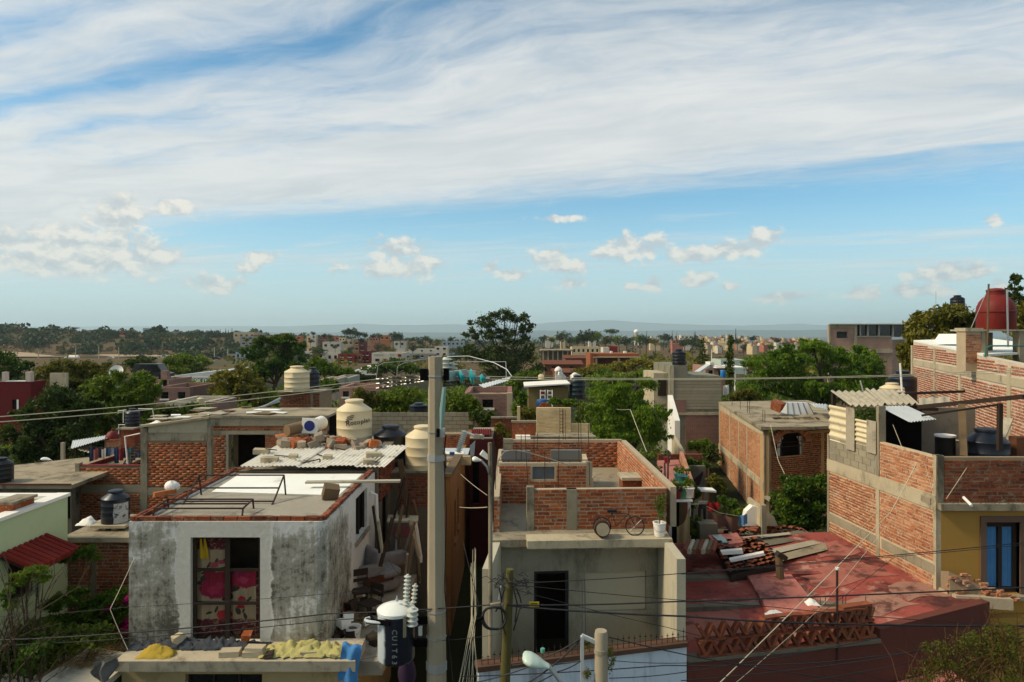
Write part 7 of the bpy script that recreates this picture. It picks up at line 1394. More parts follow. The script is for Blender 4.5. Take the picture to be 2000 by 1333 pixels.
tinaco(1763, 790, 30, 50, 66, m_navy, 'tall blue black water tank beside the upper brick house'); tinaco(1742, 790, 26, 44, 42, m_cream, 'cream water tank top showing above the shack roof')
MB().tube([P(1762, 768, 22), P(1758, 710, 22)], .03, 6).build('white_pipe', m_white, None, label='slanted white pipe in front of the blue black tank', cat='pipe'); MB().tube([P(1686, 765, 24), P(1680, 744, 24)], .025, 6).build('vent_pipe', m_zinc, None, label='thin vent pipe above the shack roof', cat='pipe')
for k, (a, b_) in enumerate([((1660, 1055, 18), (1800, 905, 16.6)), ((1806, 905, 16.6), (1828, 985, 16.3)), ((1848, 975, 16.2), (1902, 893, 16.6)), ((1744, 830, 18.6), (1762, 875, 17.6))]): MB().tube([P(*a), P(*b_)], .006, 5).build('guy_wire', m_alu, None, label=['pale wire running down the brick side wall', 'short pale wire at the parapet corner', 'pale wire slanting across the front parapet', 'pale wire hanging from the shack sheet'][k], cat='wire')

# ---- upper right brick house ------------------------------------------------
uh = thing('upper_brick_house', 'large brick house with concrete frame and red dome tank at right', 'house', (18, 27, 0)); A_, B_ = (20.0, 34.), (14.6, 19.2); dv = V((B_[0] - A_[0], B_[1] - A_[1], 0)); ln = dv.length
def at_px(px):
    k = (px - 1000) / F; return (k * A_[1] - A_[0]) / (dv.x - k * dv.y) * ln
mb = MB(); wseg(mb, A_, B_, 3, (9.5, 9.02), .25); mb.build('wall', M('white_mortar', (.56,.50,.42), .2, 2, .95, .5), uh)
us = [at_px(q_) for q_ in (1780, 1824, 1873, 1968)]; zbm = lambda: (8.36, 8.62)
bk = Bricks(brickmat('brick_upper', [(.36,.13,.075),(.44,.18,.11),(.30,.10,.065),(.50,.25,.17)], (.55,.47,.38))); co = [(us[0], us[0] + .35, 0, 20), (us[1], us[1] + .3, 0, 20), (us[2], us[2] + .3, 0, 20), (us[3], us[3] + .35, 0, 20), (0, 99, 8.34, 8.64)]
bk.face(A_, B_, 5.4, (9.42, 8.95), co, .007, L=.26, h=.068, j=.028, jit=.6); bk.flush(uh, 300)
for k, u in enumerate(us): column(uh, A_, B_, u + .01, .33 if k in (0, 3) else .28, 3, 9.3 if k < 2 else 8.9, .03, mat=m_conc_l)
beam(uh, A_, B_, 8.36, 8.62, .025, mat=m_conc_l); mb = MB(); wseg(mb, A_, B_, 9.502, (9.72, 9.72), .3) if False else None
wseg(MB(), (A_[0] - .02, A_[1]), (lerp2(A_, B_, us[2] / ln)), 9.3, (9.62, 9.36), .3).build('roof_edge', m_conc_l, uh) if False else None
MB().prism([(A_[0], A_[1], 9.5), (*lerp2(A_, B_, .72), 9.16), (lerp2(A_, B_, .72)[0] + 5, lerp2(A_, B_, .72)[1] + 2, 9.25), (A_[0] + 5, A_[1] + 2, 9.6)], (0, 0, .07)).build('roof', m_whiteroof, uh); MB().prism([P(1835, 672, 29), P(1886, 672, 28), P(1886, 657, 29.5), P(1845, 657, 30)], (0, .4, .1)).build('white_upstand', m_whiteroof, uh)
pb = thing('tank_tower', 'brick pier and concrete frame carrying the red dome tank', 'tower', P(1935, 705, 23.5)); Dp = 24
MB().box(X(1886, Dp), X(1916, Dp), Dp, Dp + .5, 8.6, Z(648, Dp)).build('pier', m_mortar, pb); bk = Bricks(m_brick_pale); bk.face((X(1886, Dp), Dp), (X(1916, Dp), Dp), Z(708, Dp), Z(650, Dp), (), .012); bk.flush(pb, 200)
MB().box(X(1884, Dp), X(1919, Dp), Dp - .05, Dp + .55, Z(648, Dp) + .002, Z(641, Dp)).build('pier_cap', m_conc_l, pb); MB().box(X(1916, Dp) + .01, X(1924, Dp), Dp - .03, Dp + .6, 8.6, Z(647, Dp)).build('column', m_conc, pb); MB().box(X(1990, Dp), X(2004, Dp), Dp - .03, Dp + .3, 8.6, Z(647, Dp)).build('column', m_conc, pb)
MB().box(X(1916, Dp) + .005, X(2010, Dp), Dp - .06, Dp + 1.7, Z(650, Dp) + .05, Z(645, Dp) + .02).build('slab', m_conc_l, pb); MB().box(X(1924, Dp), X(1990, Dp), Dp + 1.3, Dp + 1.4, 8.6, Z(650, Dp)).build('back_panel', m_conc_d, pb)
g = P(1945, 644, 24.6); rr = 33 * 24.6 / F; o = thing('dome_tank', 'old red dome shaped water tank on the concrete frame', 'water tank', g); h = (644 - 563) * 24.6 / F
MB().lathe([(rr * .96, 0), (rr, h * .03), (rr, h * .40), (rr * 1.04, h * .41), (rr * 1.04, h * .44), (rr * 1.0, h * .45), (rr * .97, h * .55), (rr * .86, h * .66), (rr * .68, h * .76), (rr * .52, h * .81), (rr * .50, h * .83)], g, 36).build('body', m_redtank, o, True); MB().lathe([(rr * .48, h * .82), (rr * .48, h * .92), (rr * .52, h * .925), (rr * .5, h * .95), (rr * .3, h * .99), (rr * .05, h)], g, 28).build('lid', m_redtank, o, True)
for k, (pts, mt, lab) in enumerate([([(1928,700,23.2),(1931,555,23.2)], m_wood, 'wooden pole standing in front of the red dome tank'), ([(1969,678,23.3),(1967,566,23.3)], m_steel, 'grey steel pipe right of the red dome tank'), ([(1924,698,23),(1926,680,23),(1935,676,23),(2005,676,23)], plain('green_pipe', (.05,.20,.17), .5), 'green water pipe below the red dome tank'), ([(1895,645,24),(1925,575,24)], m_steel, 'thin guy rope left of the red dome tank')]): MB().tube([P(*q_) for q_ in pts], [.03, .03, .03, .012][k], 6).build('pipe', mt, None, label=lab, cat='pipe')

# ---- middle brick house with the arched window -------------------------------
mh = thing('arched_window_house', 'brick house with flat concrete roof and an arched window', 'house', (13, 36, 0)); A_, B_ = (13.06, 43.), (11.8, 32.); C_ = (X(1625, 33.5), 33.5); zt = 5.44; ln = math.dist(A_, B_)
m_om = M('orange_mortar', (.47,.33,.20), .2, 1.5, .95, .4)
wd_ = (X(1513, 32.4) - B_[0], X(1582, 32.4) - B_[0], Z(893, 32.3), Z(862, 32.3)); l2 = math.dist(B_, C_)
mb = MB(); wseg(mb, A_, B_, 0, zt, .25); wseg(mb, B_, C_, 0, zt - .25, .25, [(wd_[0], wd_[1], wd_[2], Z(848, 32.3))]); mb.build('wall', m_om, mh)
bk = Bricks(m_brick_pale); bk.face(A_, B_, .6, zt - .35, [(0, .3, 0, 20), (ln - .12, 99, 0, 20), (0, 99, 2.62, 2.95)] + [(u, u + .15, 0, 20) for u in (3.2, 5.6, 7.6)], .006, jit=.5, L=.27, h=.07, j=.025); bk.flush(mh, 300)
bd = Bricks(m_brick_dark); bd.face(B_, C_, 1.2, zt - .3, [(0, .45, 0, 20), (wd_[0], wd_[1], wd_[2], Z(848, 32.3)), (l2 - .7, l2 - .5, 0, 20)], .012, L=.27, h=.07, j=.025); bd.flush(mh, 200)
for u in (0, 3.2, 5.6, 7.6, ln - .16): column(mh, A_, B_, u, .14, 0, zt - .3, .02, mat=m_conc_l)
beam(mh, A_, B_, 2.62, 2.95, .05, mat=m_conc_l); beam(mh, A_, B_, zt - .33, zt, .03, mat=m_conc_l); column(mh, B_, C_, .002, .4, 0, zt - .3, .04, mat=m_conc)
MB().prism([(A_[0] - .05, A_[1], zt + .002), (B_[0] - .25, B_[1] - .35, zt + .002), (B_[0] + 2.2, B_[1] - .3, zt + .002), (C_[0] + .4, C_[1] - .9, zt - .05), (C_[0] + 3, C_[1] + 8, zt), (A_[0] + 6, A_[1] + 1, zt)], (0, 0, .14)).build('roof', m_roofc, mh)
wc = ((wd_[0] + wd_[1]) / 2 + B_[0]); wy = B_[1] + (wc - B_[0]) / (C_[0] - B_[0]) * 1.5; hw = (wd_[1] - wd_[0]) / 2; zs = wd_[3] - .1
d3 = V((C_[0] - B_[0], C_[1] - B_[1], 0)).normalized(); c0 = V((wc, wy, 0)); zsp = Z(866, 32.3)
for k in range(19):
    a = math.pi * (k + .5) / 19; c = c0 + d3 * (math.cos(a) * (hw + .16)) + V((0, -.03, zsp + math.sin(a) * (hw * .62 + .16))); MB().obox(c, (.12, .22, .34), (0, -(math.pi / 2 - a) * -1 if False else (math.pi / 2 - a), math.atan2(d3.y, d3.x))).build('arch_brick', m_brick_pale, mh)
MB().grid(lambda i, j: c0 + d3 * (hw * (2 * i - 1)) + V((0, .03, zsp + hw * .62 * math.sqrt(max(0, 1 - (2 * i - 1) ** 2)) * (1 - j) + (Z(848, 32.3) - zsp) * j)), 24, 2).build('spandrel', m_brick_dark, mh)
win = MB().grid(lambda i, j: c0 + d3 * (hw * (2 * i - 1)) + V((0, .12, wd_[2] + (zsp - wd_[2] + hw * .62 * math.sqrt(max(0, 1 - (2 * i - 1) ** 2))) * j)), 24, 2).build('window', m_dark, mh)
mb = MB(); [mb.tube([c0 + d3 * (hw * f_) + V((0, .08, wd_[2])), c0 + d3 * (hw * f_) + V((0, .08, zsp + hw * .62 * math.sqrt(1 - f_ * f_)))], .022, 5) for f_ in (-.96, -.6, .6, .96)]; [mb.tube([c0 + d3 * (-hw) + V((0, .08, z)), c0 + d3 * hw + V((0, .08, z))], .02, 5) for z in (wd_[2], wd_[2] + .45, zsp)]; mb.build('window_bars', m_rust, win)
for sg in (-1, 1): MB().grid(lambda i, j, sg=sg: c0 + d3 * (sg * hw * (.95 - .42 * i * (.45 + .7 * abs(j - .5) * 2 if j > .5 else .55))) + V((0, .10 + .01 * math.sin(i * 18), wd_[2] + (zsp + .25 - wd_[2]) * j)), 12, 10).build('curtain', M('pale_curtain', (.58,.60,.60), .15), win, 'all')
MB().box(wc - hw - .3, wc + hw + .5, wy - .3, wy - .05, .9, 2.3).build('lower_wall', m_brick_dark, mh); MB().obox((B_[0] + 1.3, B_[1] - .25, 2.25), (2.6, .9, .12)).build('balcony_slab', m_conc, mh); MB().box(B_[0] + .1, B_[0] + 2.6, B_[1] + .1, B_[1] + .35, .5, 2.1).build('pink_wall', M('dull_pink_paint', (.22,.09,.08), .2), mh)
o = thing('skylight', 'small glazed skylight on the flat concrete roof', 'skylight', P(1556, 795, 37)); cc = P(1556, 797, 37); MB().hexa([cc + V(q_) for q_ in ((-.7,-.5,-.3),(.7,-.5,-.3),(.7,.5,-.3),(-.7,.5,-.3),(-.55,-.1,.28),(.55,-.1,.28),(.55,.4,.28),(-.55,.4,.28))]).build('glazing', m_zinc, o); mb = MB(); [mb.bar(cc + V((x_, -.52, -.28)), cc + V((x_ * .8, -.12, .29)), .03) for x_ in (-.7, -.35, 0, .35, .7)]; mb.build('bars', m_conc_d, o)
corr('roof_sheet', m_zinc, None, P(1582, 788, 37), P(1616, 790, 37), P(1616, 800, 34.5), P(1590, 795, 34.5), 6, .03, label='blue grey corrugated sheet at the edge of the flat roof', cat='sheet'); stone('brick_heap', P(1518, 793, 36), .7, m_brick_dark, 'small heap of bricks beside the skylight', 'heap', seed=3)
r = random.Random(31)
for k in range(22): c = P(r.uniform(1515, 1600), r.uniform(797, 826), 34.5); a = V((c.x, c.y, zt + .17)); MB().bar(a, a + V((r.uniform(-.6, .6), r.uniform(-.5, .5), .02)), .05, .03).build('scrap_timber', m_wood_d if k % 2 else m_wood, None, label='scrap timber scattered on the flat concrete roof', cat='timber', group='scrap timber on the flat roof')
for px, pb_ in ((1490, 826), (1494, 827), (1430, 798), (1446, 803), (1460, 808), (1464, 808)): MB().tube([P(px, pb_, 33 + (1494 - px) * .12), P(px, pb_ - 26, 33 + (1494 - px) * .12)], .014, 5).build('reinforcing_bar', m_rust, None, label='rusty bar standing at the edge of the flat concrete roof', cat='rebar', group='bars on the flat concrete roof')
# annex at its left foot
o = thing('annex_wall', 'lower brick annex wall running behind the arched window house', 'wall', P(1390, 930, 44)); A2, B2 = (X(1378, 48), 48.), (X(1406, 43), 43.); wseg(MB(), A2, B2, 0, (Z(885, 48), Z(893, 43)), .25).build('wall', flatbrick('annex_brick', ((.40,.18,.095), (.46,.23,.13)), (.44,.34,.22)), o); wseg(MB(), (A2[0] - .05, A2[1]), (B2[0] - .05, B2[1]), Z(885, 48) + .002, (Z(883, 48), Z(890, 43)), .35).build('coping', m_conc_l, o)

# ---- grey block tower house -------------------------------------------------
D = 44; th_ = thing('block_tower_house', 'grey block and brick house with a water tank turret', 'house', P(1360, 920, D)); xa, xm, xb = X(1308, D), X(1343, D), X(1409, D)
mb = MB(); mb.box(xa, xm, D, D + 5, 0, Z(714, D)); mb.box(xm + .001, xb, D, D + 5, 0, Z(735, D)); mb.build('wall', M('moss_grey_render', (.25,.25,.20), .25, .9, .95, .3, stain=((.15,.155,.11), 1.2, .48, .7, .6)), th_)
m_fbr = flatbrick('lower_brick', ((.20,.075,.05), (.26,.10,.065)), (.24,.19,.15))
MB().box(xa + 1.0, xb - .05, D - .05, D - .002, 0, Z(812, D)).build('brick_panel', m_fbr, th_); MB().box(xa + .3, xm - .1, D - .05, D - .002, Z(805, D), Z(782, D)).build('brick_panel', m_fbr, th_); MB().box(xa, xb, D - .08, D - .003, Z(811, D), Z(806, D)).build('beam', m_conc_l, th_); MB().box(xa - .02, xa + .25, D - .06, D - .004, 0, Z(714, D)).build('column', m_conc_l, th_)
for k, row in enumerate(range(12)):
    zz = Z(735, D) - .25 - row * .2; MB().box(xa + .3, xb - .02, D - .02, D - .001, zz - .085, zz + .085).build('block_course', m_block, th_) if zz > Z(805, D) + .1 else None
MB().box(X(1280, D), xa - .01, D + .5, D + 4, Z(800, D), Z(730, D)).build('side_room', m_conc_l, th_); MB().box(X(1288, D), X(1305, D), D + .45, D + .49, Z(775, D), Z(743, D)).build('side_opening', m_wood_d, th_)
wseg(MB(), (X(1304, 42), 42), (X(1318, 40), 40), 0, (Z(772, 42), Z(822, 40)), .3).build('white_side_wall', m_white, th_)
wseg(MB(), (X(1312, 39), 39), (X(1338, 36), 36), 0, (Z(850, 39), Z(895, 36)), .2).build('white_stair_wall', m_conc_l, th_)
tinaco(1326, 714, 44.5, 26, 32, m_black, 'black water tank on the grey block turret')
cloth('white_sheet', lambda i, j: (X(1412 + 12 * i, 46), 46 + .1 * math.sin(i * 7), Z(755 + 18 * j - 4 * i, 46)), m_white, 'white sheet hung to dry right of the grey block tower', 8, 6)
# ---- back yards between -----------------------------------------------------
yt = thing('pink_terrace', 'narrow pink tiled roof terrace beside the brick parapet', 'terrace', P(1315, 950, 24)); MB().prism([P(1300, 952, 23.8), P(1345, 952, 23.8), P(1325, 898, 30), P(1283, 900, 30)], (0, 0, -.15)).build('floor', M('pink_floor', (.42,.19,.16), .15, 1.5), yt)
MB().box(X(1300, 23.9) + .02, X(1345, 23.9), 23.9, 29, .5, 4.2).build('wall', m_brick_dark, yt); wseg(MB(), (X(1327, 30), 30), (X(1347, 23.8), 23.8), 4.2, 4.75, .15).build('parapet', m_brick_pale, yt)
MB().box(X(1286, 31), X(1372, 31), 31, 31.2, 1, Z(888, 31)).build('rear_garden_wall', m_brick_dark, None, label='brown brick wall at the back of the pink terrace', cat='wall'); MB().box(X(1318, 29), X(1378, 29), 29, 29.2, 1, Z(911, 29)).build('yard_wall', m_conc_d, None, label='mossy grey wall right of the pink terrace', cat='wall')
def pot(px, pb_, D_, s_, mat, lab, leafy=True, lm=None):
    g = P(px, pb_, D_); o = thing('plant_pot', lab, 'plant pot', g, 'plant pots in the back yard'); MB().lathe([(s_ * .35, 0), (s_ * .5, s_ * .8), (s_ * .55, s_ * .85), (s_ * .45, s_ * .85)], g, 14).build('pot', mat, o, True)
    if leafy: v_, f_ = crown([(0, 0, s_ * 1.25, s_ * .55, s_ * .5, s_ * .45)], 160, s_ * .16, int(px), slim=.3); fast_mesh('foliage', v_, f_, lm or lm_mid, o)
m_tealp = plain('teal_pot', (.02,.22,.22), .4)
for a in [(1325, 940, 24.6, .32, m_tealp, 'teal pot on the pink terrace, behind the larger one'), (1334, 948, 24.1, .4, m_tealp, 'larger teal pot at the near end of the pink terrace'), (1288, 929, 26.5, .22, m_wood_d, 'small dark pot on the left of the pink terrace'), (1303, 905, 28.5, .3, m_signred, 'red pot at the far end of the pink terrace'),
          (1312, 974, 21.5, .36, m_tealp, 'teal pot at the left of the white shelf'), (1323, 974, 21.5, .3, m_signred, 'dark red pot in the middle of the white shelf'), (1333, 974, 21.5, .3, plain('green_pot', (.12,.30,.16), .5), 'pale green pot on the white shelf'), (1345, 972, 21.5, .36, m_white, 'white bucket planter at the right of the white shelf')]: pot(*a)
o = thing('shelf_frame', 'white shelf frame carrying flower pots beside the rooftop wall', 'shelf', P(1328, 1020, 21.5)); MB().box(X(1306, 21.5), X(1350, 21.5), 21.3, 21.8, Z(978, 21.5), Z(974.5, 21.5)).build('board', m_white, o)
for px in (1309, 1346): MB().bar(P(px, 975, 21.5), P(px, 1060, 21.5), .08).build('post', m_white, o)
for px, mt in ((1320, m_dark), (1334, m_wood)): MB().box(X(px - 7, 22), X(px + 6, 22), 22, 22.1, 1, Z(979, 22)).build('back_board', mt, o)
MB().tube([P(1298, 905, 23), P(1300, 965, 22)], .03, 6).build('iron_post', m_rust, None, label='dark iron post in front of the pink terrace', cat='post'); MB().tube([P(1305, 880, 23), P(1304, 965, 22)], .03, 6).build('iron_post', m_rust, None, label='second dark iron post close beside the first one', cat='post')
cloth('beige_sheet', lambda i, j: (X(1322 + 26 * i, 20.4), 20.4 + .06 * math.sin(i * 9), Z(1030 - 40 * i * i + (1062 - 1030 + 40 * i * i) * j, 20.4)), M('beige_cloth', (.36,.29,.17), .15), 'beige sheet hanging beside the shelf of pots', 12, 8)
MB().tube([P(1345, 985, 21), P(1372, 985, 21.2), P(1405, 1002, 21.5), P(1450, 1010, 21.8), P(1480, 985, 22)], .01, 5).build('washing_line', m_alu, None, label='washing line across the back yard', cat='line')
cloth('brown_blanket', lambda i, j: (X(1382 + 60 * i, 21.4), 21.4 + .07 * math.sin(i * 14), Z(998 + 12 * math.sin(i * 1.8) + (26 + 4 * math.sin(i * 9)) * j, 21.4)), M('brown_blanket', (.19,.10,.08), .2), 'brown blanket hanging on the washing line in the back yard', 24, 8)
cloth('red_cloth', lambda i, j: (X(1379 + 26 * i, 23), 23 + .06 * math.sin(i * 12), Z(980 + 3 * math.sin(i * 3.1) + (20 - 12 * (2 * i - 1) ** 2) * j, 23)), plain('bright_red_cloth', (.38,.006,.012), .9), 'bright red cloth hanging in the back yard', 16, 8)
o = thing('black_trousers', 'black trousers hung upright on the washing line in the back yard', 'trousers', P(1372, 1022, 21.2))
mb = MB(); mb.grid(lambda i, j: (X(1365 + 15 * (.5 + .5 * math.cos(i * 6.2832)), 21.2), 21.2 + .06 * math.sin(i * 6.2832), Z(981 + 12 * j, 21.2)), 12, 3)
for sg in (0, 1): mb.grid(lambda i, j, sg=sg: (X(1367 + 9 * sg + (-2.5 + 4 * sg) * j * .6 + 3.4 * math.cos(i * 6.2832) * (1 - .25 * j), 21.2), 21.2 + .07 * math.sin(i * 6.2832), Z(992 + 29 * j, 21.2)), 10, 6)
mb.build('legs', m_black, o, 'all'); MB().obox(P(1373, 982, 21.15), (.26, .05, .09)).build('waistband', M('grey_pattern', (.25,.24,.22), .3, 20), o)
cloth('blue_jeans_cloth', lambda i, j: (X(1443 + 17 * i, 20.6), 20.6 + .05 * math.sin(i * 9), Z(1008 + 20 * j - 4 * i, 20.6)), plain('blue_patterned', (.12,.24,.42), .9), 'blue patterned garment beside the white gable', 10, 6)
MB().box(X(1367, 20.5), X(1402, 20.5), 20.5, 21, 1, Z(1024, 20.5)).build('wash_basin', m_conc_d, None, label='grey concrete wash basin in the back yard', cat='basin')
o = thing('work_table', 'small table with a white top in the back yard', 'table', P(1380, 985, 24.5)); MB().obox(P(1380, 957, 24.5), (.55, .5, .06), (0, .05, 0)).build('top', m_white, o); [MB().bar(P(px, 958, 24.5), P(px, 985, 24.5), .06).build('leg', m_brick, o) for px in (1374, 1386)]
cloth('striped_hammock', lambda i, j: (X(1352 + 22 * i, 25.5), 25.5 + .1 * j, Z(940 - 20 * i + 24 * j * math.sin(math.pi * (.15 + .7 * i)), 25.5)), plain('dark_purple_cloth', (.06,.02,.04), .9), 'dark purple hammock hanging before the mossy wall', 12, 6)
wg = thing('white_gable', 'small white triangular gable walls of a chapel like roof', 'gable', P(1485, 1030, 22.5)); MB().prism([P(1452, 1028, 22.5), P(1497, 1028, 22.5), P(1488, 995, 22.5), P(1470, 989, 22.5), P(1458, 1000, 22.5)], (0, .3, 0)).build('left_gable', m_white, wg); MB().prism([P(1484, 1029, 22.2), P(1520, 1029, 22.2), P(1512, 1010, 22.2), P(1492, 990, 22.2), P(1485, 989, 22.2)], (0, 1.2, 0)).build('right_gable', m_conc_l, wg); MB().box(X(1486, 22.1), X(1495, 22.1), 22.0, 22.15, 2, Z(986, 22.1)).build('pier', m_conc, wg)
plant('yard_tree', 'dense dark green tree in the yard below the arched window', 1565, 24.5, [(1565,955,40,26),(1540,985,28,30),(1590,985,30,32),(1565,1015,46,24),(1600,945,18,18),(1540,1025,24,16)], 13000, .07, lm_mid, 90, 1.5, 'tree', r0=.15)
plant('yard_shrub', 'light green shrub at the foot of the long brick wall', 1425, 26, [(1422,1000,16,12),(1438,1005,14,10)], 900, .07, lm_bright, 91, 2, 'shrub'); plant('yard_shrub', 'dark spiky shrub below the beige sheet', 1358, 20.8, [(1358,1030,14,22),(1366,1045,14,14)], 1200, .07, lm_dark, 92, 2, 'shrub', hang=.3); plant('yard_shrub', 'green creeper below the white table', 1352, 25, [(1355,965,14,14),(1345,985,14,12)], 900, .07, lm_mid, 93, 2, 'shrub')
MB().prism([(X(1345, 20), 20, 1.2), (9.8, 22, 1.2), (12, 33, 1.2), (8, 31, 1.2)], (0, 0, .1)).build('yard_ground', M('yard_soil', (.07,.052,.032), .4, 1.2, .95, .4), kind='structure')

for k, (px, py, D_, lst, mt, lab) in enumerate([(1362, 915, 30, [(1352,905,12,10),(1372,910,12,10)], lm_mid, 'shrub behind the mossy grey yard wall'), (1385, 900, 34, [(1380,890,12,14),(1395,895,12,12),(1388,875,10,10)], lm_dark, 'dark tree at the end of the long back yard'), (1365, 880, 37, [(1355,872,16,12),(1375,868,14,12)], lm_mid, 'bush between pepper tree and block tower foot'), (1400, 950, 27, [(1395,940,12,12),(1408,955,10,12)], lm_olive, 'olive shrub along the long brick wall'), (1420, 985, 24, [(1412,978,10,9),(1430,985,12,10)], lm_bright, 'pale green shrub near the red cloth'), (1018, 815, 32, [(1010,800,12,14),(1022,780,10,14)], lm_mid, 'shrub left of the ochre shed'), (1090, 790, 33, [(1085,785,14,7),(1110,788,14,8),(1130,790,12,8)], lm_mid, 'row of plants on the cream house roof'), (985, 850, 27, [(978,838,9,12),(990,850,8,10)], lm_olive, 'dry shrub beside the white roof room'), (1455, 1000, 23.2, [(1445,1003,10,8),(1462,995,8,8)], lm_mid, 'small plant left of the white gable')]):
    plant('yard_plant', lab, px, D_, lst, 1100, .08 * D_ / 30, mt, 200 + k, Z(py, D_) - .6, 'shrub')
for a, b_, zt_, lab in [((1000, 25.5), (1046, 25.5), 866 - 40, 'low brick wall left of the cream brick wall'), ((1340, 34), (1380, 34), 893, 'brown brick wall across the back yard'), ((1352, 26), (1385, 26.5), 965, 'low grey wall beside the work table'), ((960, 31), (1012, 31), 818, 'brick wall behind the alley mouth')]:
    o = thing('low_wall', lab, 'wall', P(a[0], 900, a[1])); wseg(MB(), (X(*a), a[1]), (X(*b_), b_[1]), 1, Z(zt_, a[1]), .18).build('wall', m_brick_dark if 'brick' in lab else m_conc, o); wseg(MB(), (X(*a) - .03, a[1] - .03), (X(*b_) + .03, b_[1] - .03), Z(zt_, a[1]) + .002, Z(zt_, a[1]) + .07, .24).build('coping', m_conc, o)
# ================================================================ poles, transformer, wires
D = 11.2; pole = thing('concrete_pole', 'tall octagonal concrete utility pole with steel bands', 'utility pole', (X(855, D), D, 0)); pc = lambda z: V((X(850.5, D) + (9.6 - z) * .0035, D, z)); zt = Z(697, D)
MB().tube([pc(0), pc(3), pc(6), pc(zt)], [.205, .175, .145, .118], 8).build('shaft', m_pole, pole)
for py, w_ in ((735, .012), (843, .012), (894, .05), (1192, .012), (1243, .012), (1300, .07)):
    z = Z(py, D); c = pc(z); rr = np.interp(z, [0, 3, 6, zt], [.205, .175, .145, .118]) + .006; MB().lathe([(rr - .01, -w_), (rr + .006, -w_), (rr + .006, w_), (rr - .01, w_)], c, 8).rot(Matrix.Rotation(R(0), 3, 'Z'), c).build('band', m_steel, pole)
# crossarm and brackets
z = Z(735, D); c = pc(z)
MB().box(c.x - .25, c.x - .13, D - .05, D + .08, z - .07, z + .12).build('bracket', m_dark, pole); MB().box(c.x + .13, c.x + .22, D - .05, D + .08, z - .07, z + .12).build('bracket', m_dark, pole)
MB().hexa([c + V(q_) for q_ in ((.16,.14,-.1),(.42,1.0,-.12),(.46,1.0,-.12),(.2,.14,-.1),(.16,.14,.06),(.42,1.0,.06),(.46,1.0,.06),(.2,.14,.06))]).build('crossarm', m_steel, pole)
MB().hexa([c + V(q_) for q_ in ((-.4,1.4,-.06),(.6,1.0,-.06),(.6,1.08,-.06),(-.4,1.48,-.06),(-.4,1.4,.03),(.6,1.0,.03),(.6,1.08,.03),(-.4,1.48,.03))]).build('crossarm', m_steel, pole)
def ribbed(nm, lab, a, b_, r_, n, par=None, mat=None, cat='insulator', group='porcelain insulators'):
    a, b_ = V(a), V(b_); d_ = b_ - a; ln = d_.length; pr = [(r_ * .35, 0)]
    for k in range(n): z0, h = ln * (k + .1) / n, ln / n; pr += [(r_ * .5, z0), (r_, z0 + h * .25), (r_ * .95, z0 + h * .42), (r_ * .5, z0 + h * .55)]
    pr += [(r_ * .35, ln)]; q_ = d_.to_track_quat('Z', 'Y').to_matrix(); mb = MB().lathe(pr, (0, 0, 0), 18); mb.v = [tuple(a + q_ @ V(p_)) for p_ in mb.v]
    return mb.build(nm, mat or m_porc, par, True, None if par else lab, None if par else cat, None if par else group)
ribbed('post_insulator', 'taller grey ribbed post insulator right of the pole top', P(871, 736, D + .9), P(871, 698, D + .9), .115, 5); ribbed('post_insulator', 'shorter grey ribbed post insulator beside the taller one', P(884, 738, D + 1.0), P(883, 708, D + 1.0), .10, 4)
for px, rr, lab in ((901, .115, 'left teal glass disc insulator in the string'), (922, .14, 'large teal glass disc insulator in the middle of the string'), (942, .09, 'right teal glass disc insulator of the rear string')):
    c = P(px, 737 + (px == 942) * 3, D + (1.6 if px == 942 else .5)); o = thing('disc_insulator', lab, 'insulator', c, 'teal glass disc insulators'); MB().lathe([(.02, -.05), (rr * .5, -.04), (rr, -.015), (rr, .01), (rr * .4, .03), (.03, .06)], (0, 0, 0), 22).rot(Matrix.Rotation(R(80), 3, 'Y'), (0, 0, 0)).shift(c).build('disc', m_teal, o, True); MB().tube([c + V((-.14, 0, 0)), c + V((.14, 0, 0))], .025, 8).build('cap', m_steel, o)
MB().tube([P(868, 757, D - .2), P(864, 800, D - .2), P(861, 850, D - .2)], [.03, .045, .015], 8).build('fuse_tube', plain('pale_teal_rod', (.25,.40,.38), .4), None, True, 'long pale teal rod hanging right of the pole top', 'fuse'); MB().box(X(858, D), X(871, D), D - .25, D - .1, Z(850, D), Z(834, D)).build('junction_box', m_steel, None, label='small grey box at the foot of the teal rod', cat='box'); MB().box(X(856, D), X(862, D), D - .28, D - .18, Z(849, D), Z(834, D)).build('pole_clamp', m_dark, None, label='black clamp on the pole beside the grey box', cat='clamp')
o = thing('fuse_cutout', 'grey ribbed fuse cutout leaning above the white solar heater', 'fuse cutout', P(900, 880, D)); ribbed('insulator', '', P(895, 884, D), P(908, 841, D), .055, 11, o); MB().tube([P(906, 843, D), P(930, 852, D), P(942, 850, D)], .018, 6).build('arm', m_white, o); MB().obox(P(936, 853, D), (.16, .08, .06), (0, .2, 0)).build('contact', m_conc_l, o); MB().prism([P(918, 872, D), P(928, 862, D), P(926, 890, D), P(918, 893, D)], (0, .06, 0)).build('bracket', m_steel, o); MB().tube([P(871, 850, D), P(866, 900, D), P(864, 960, D)], .012, 5).build('lead', m_wire, o)
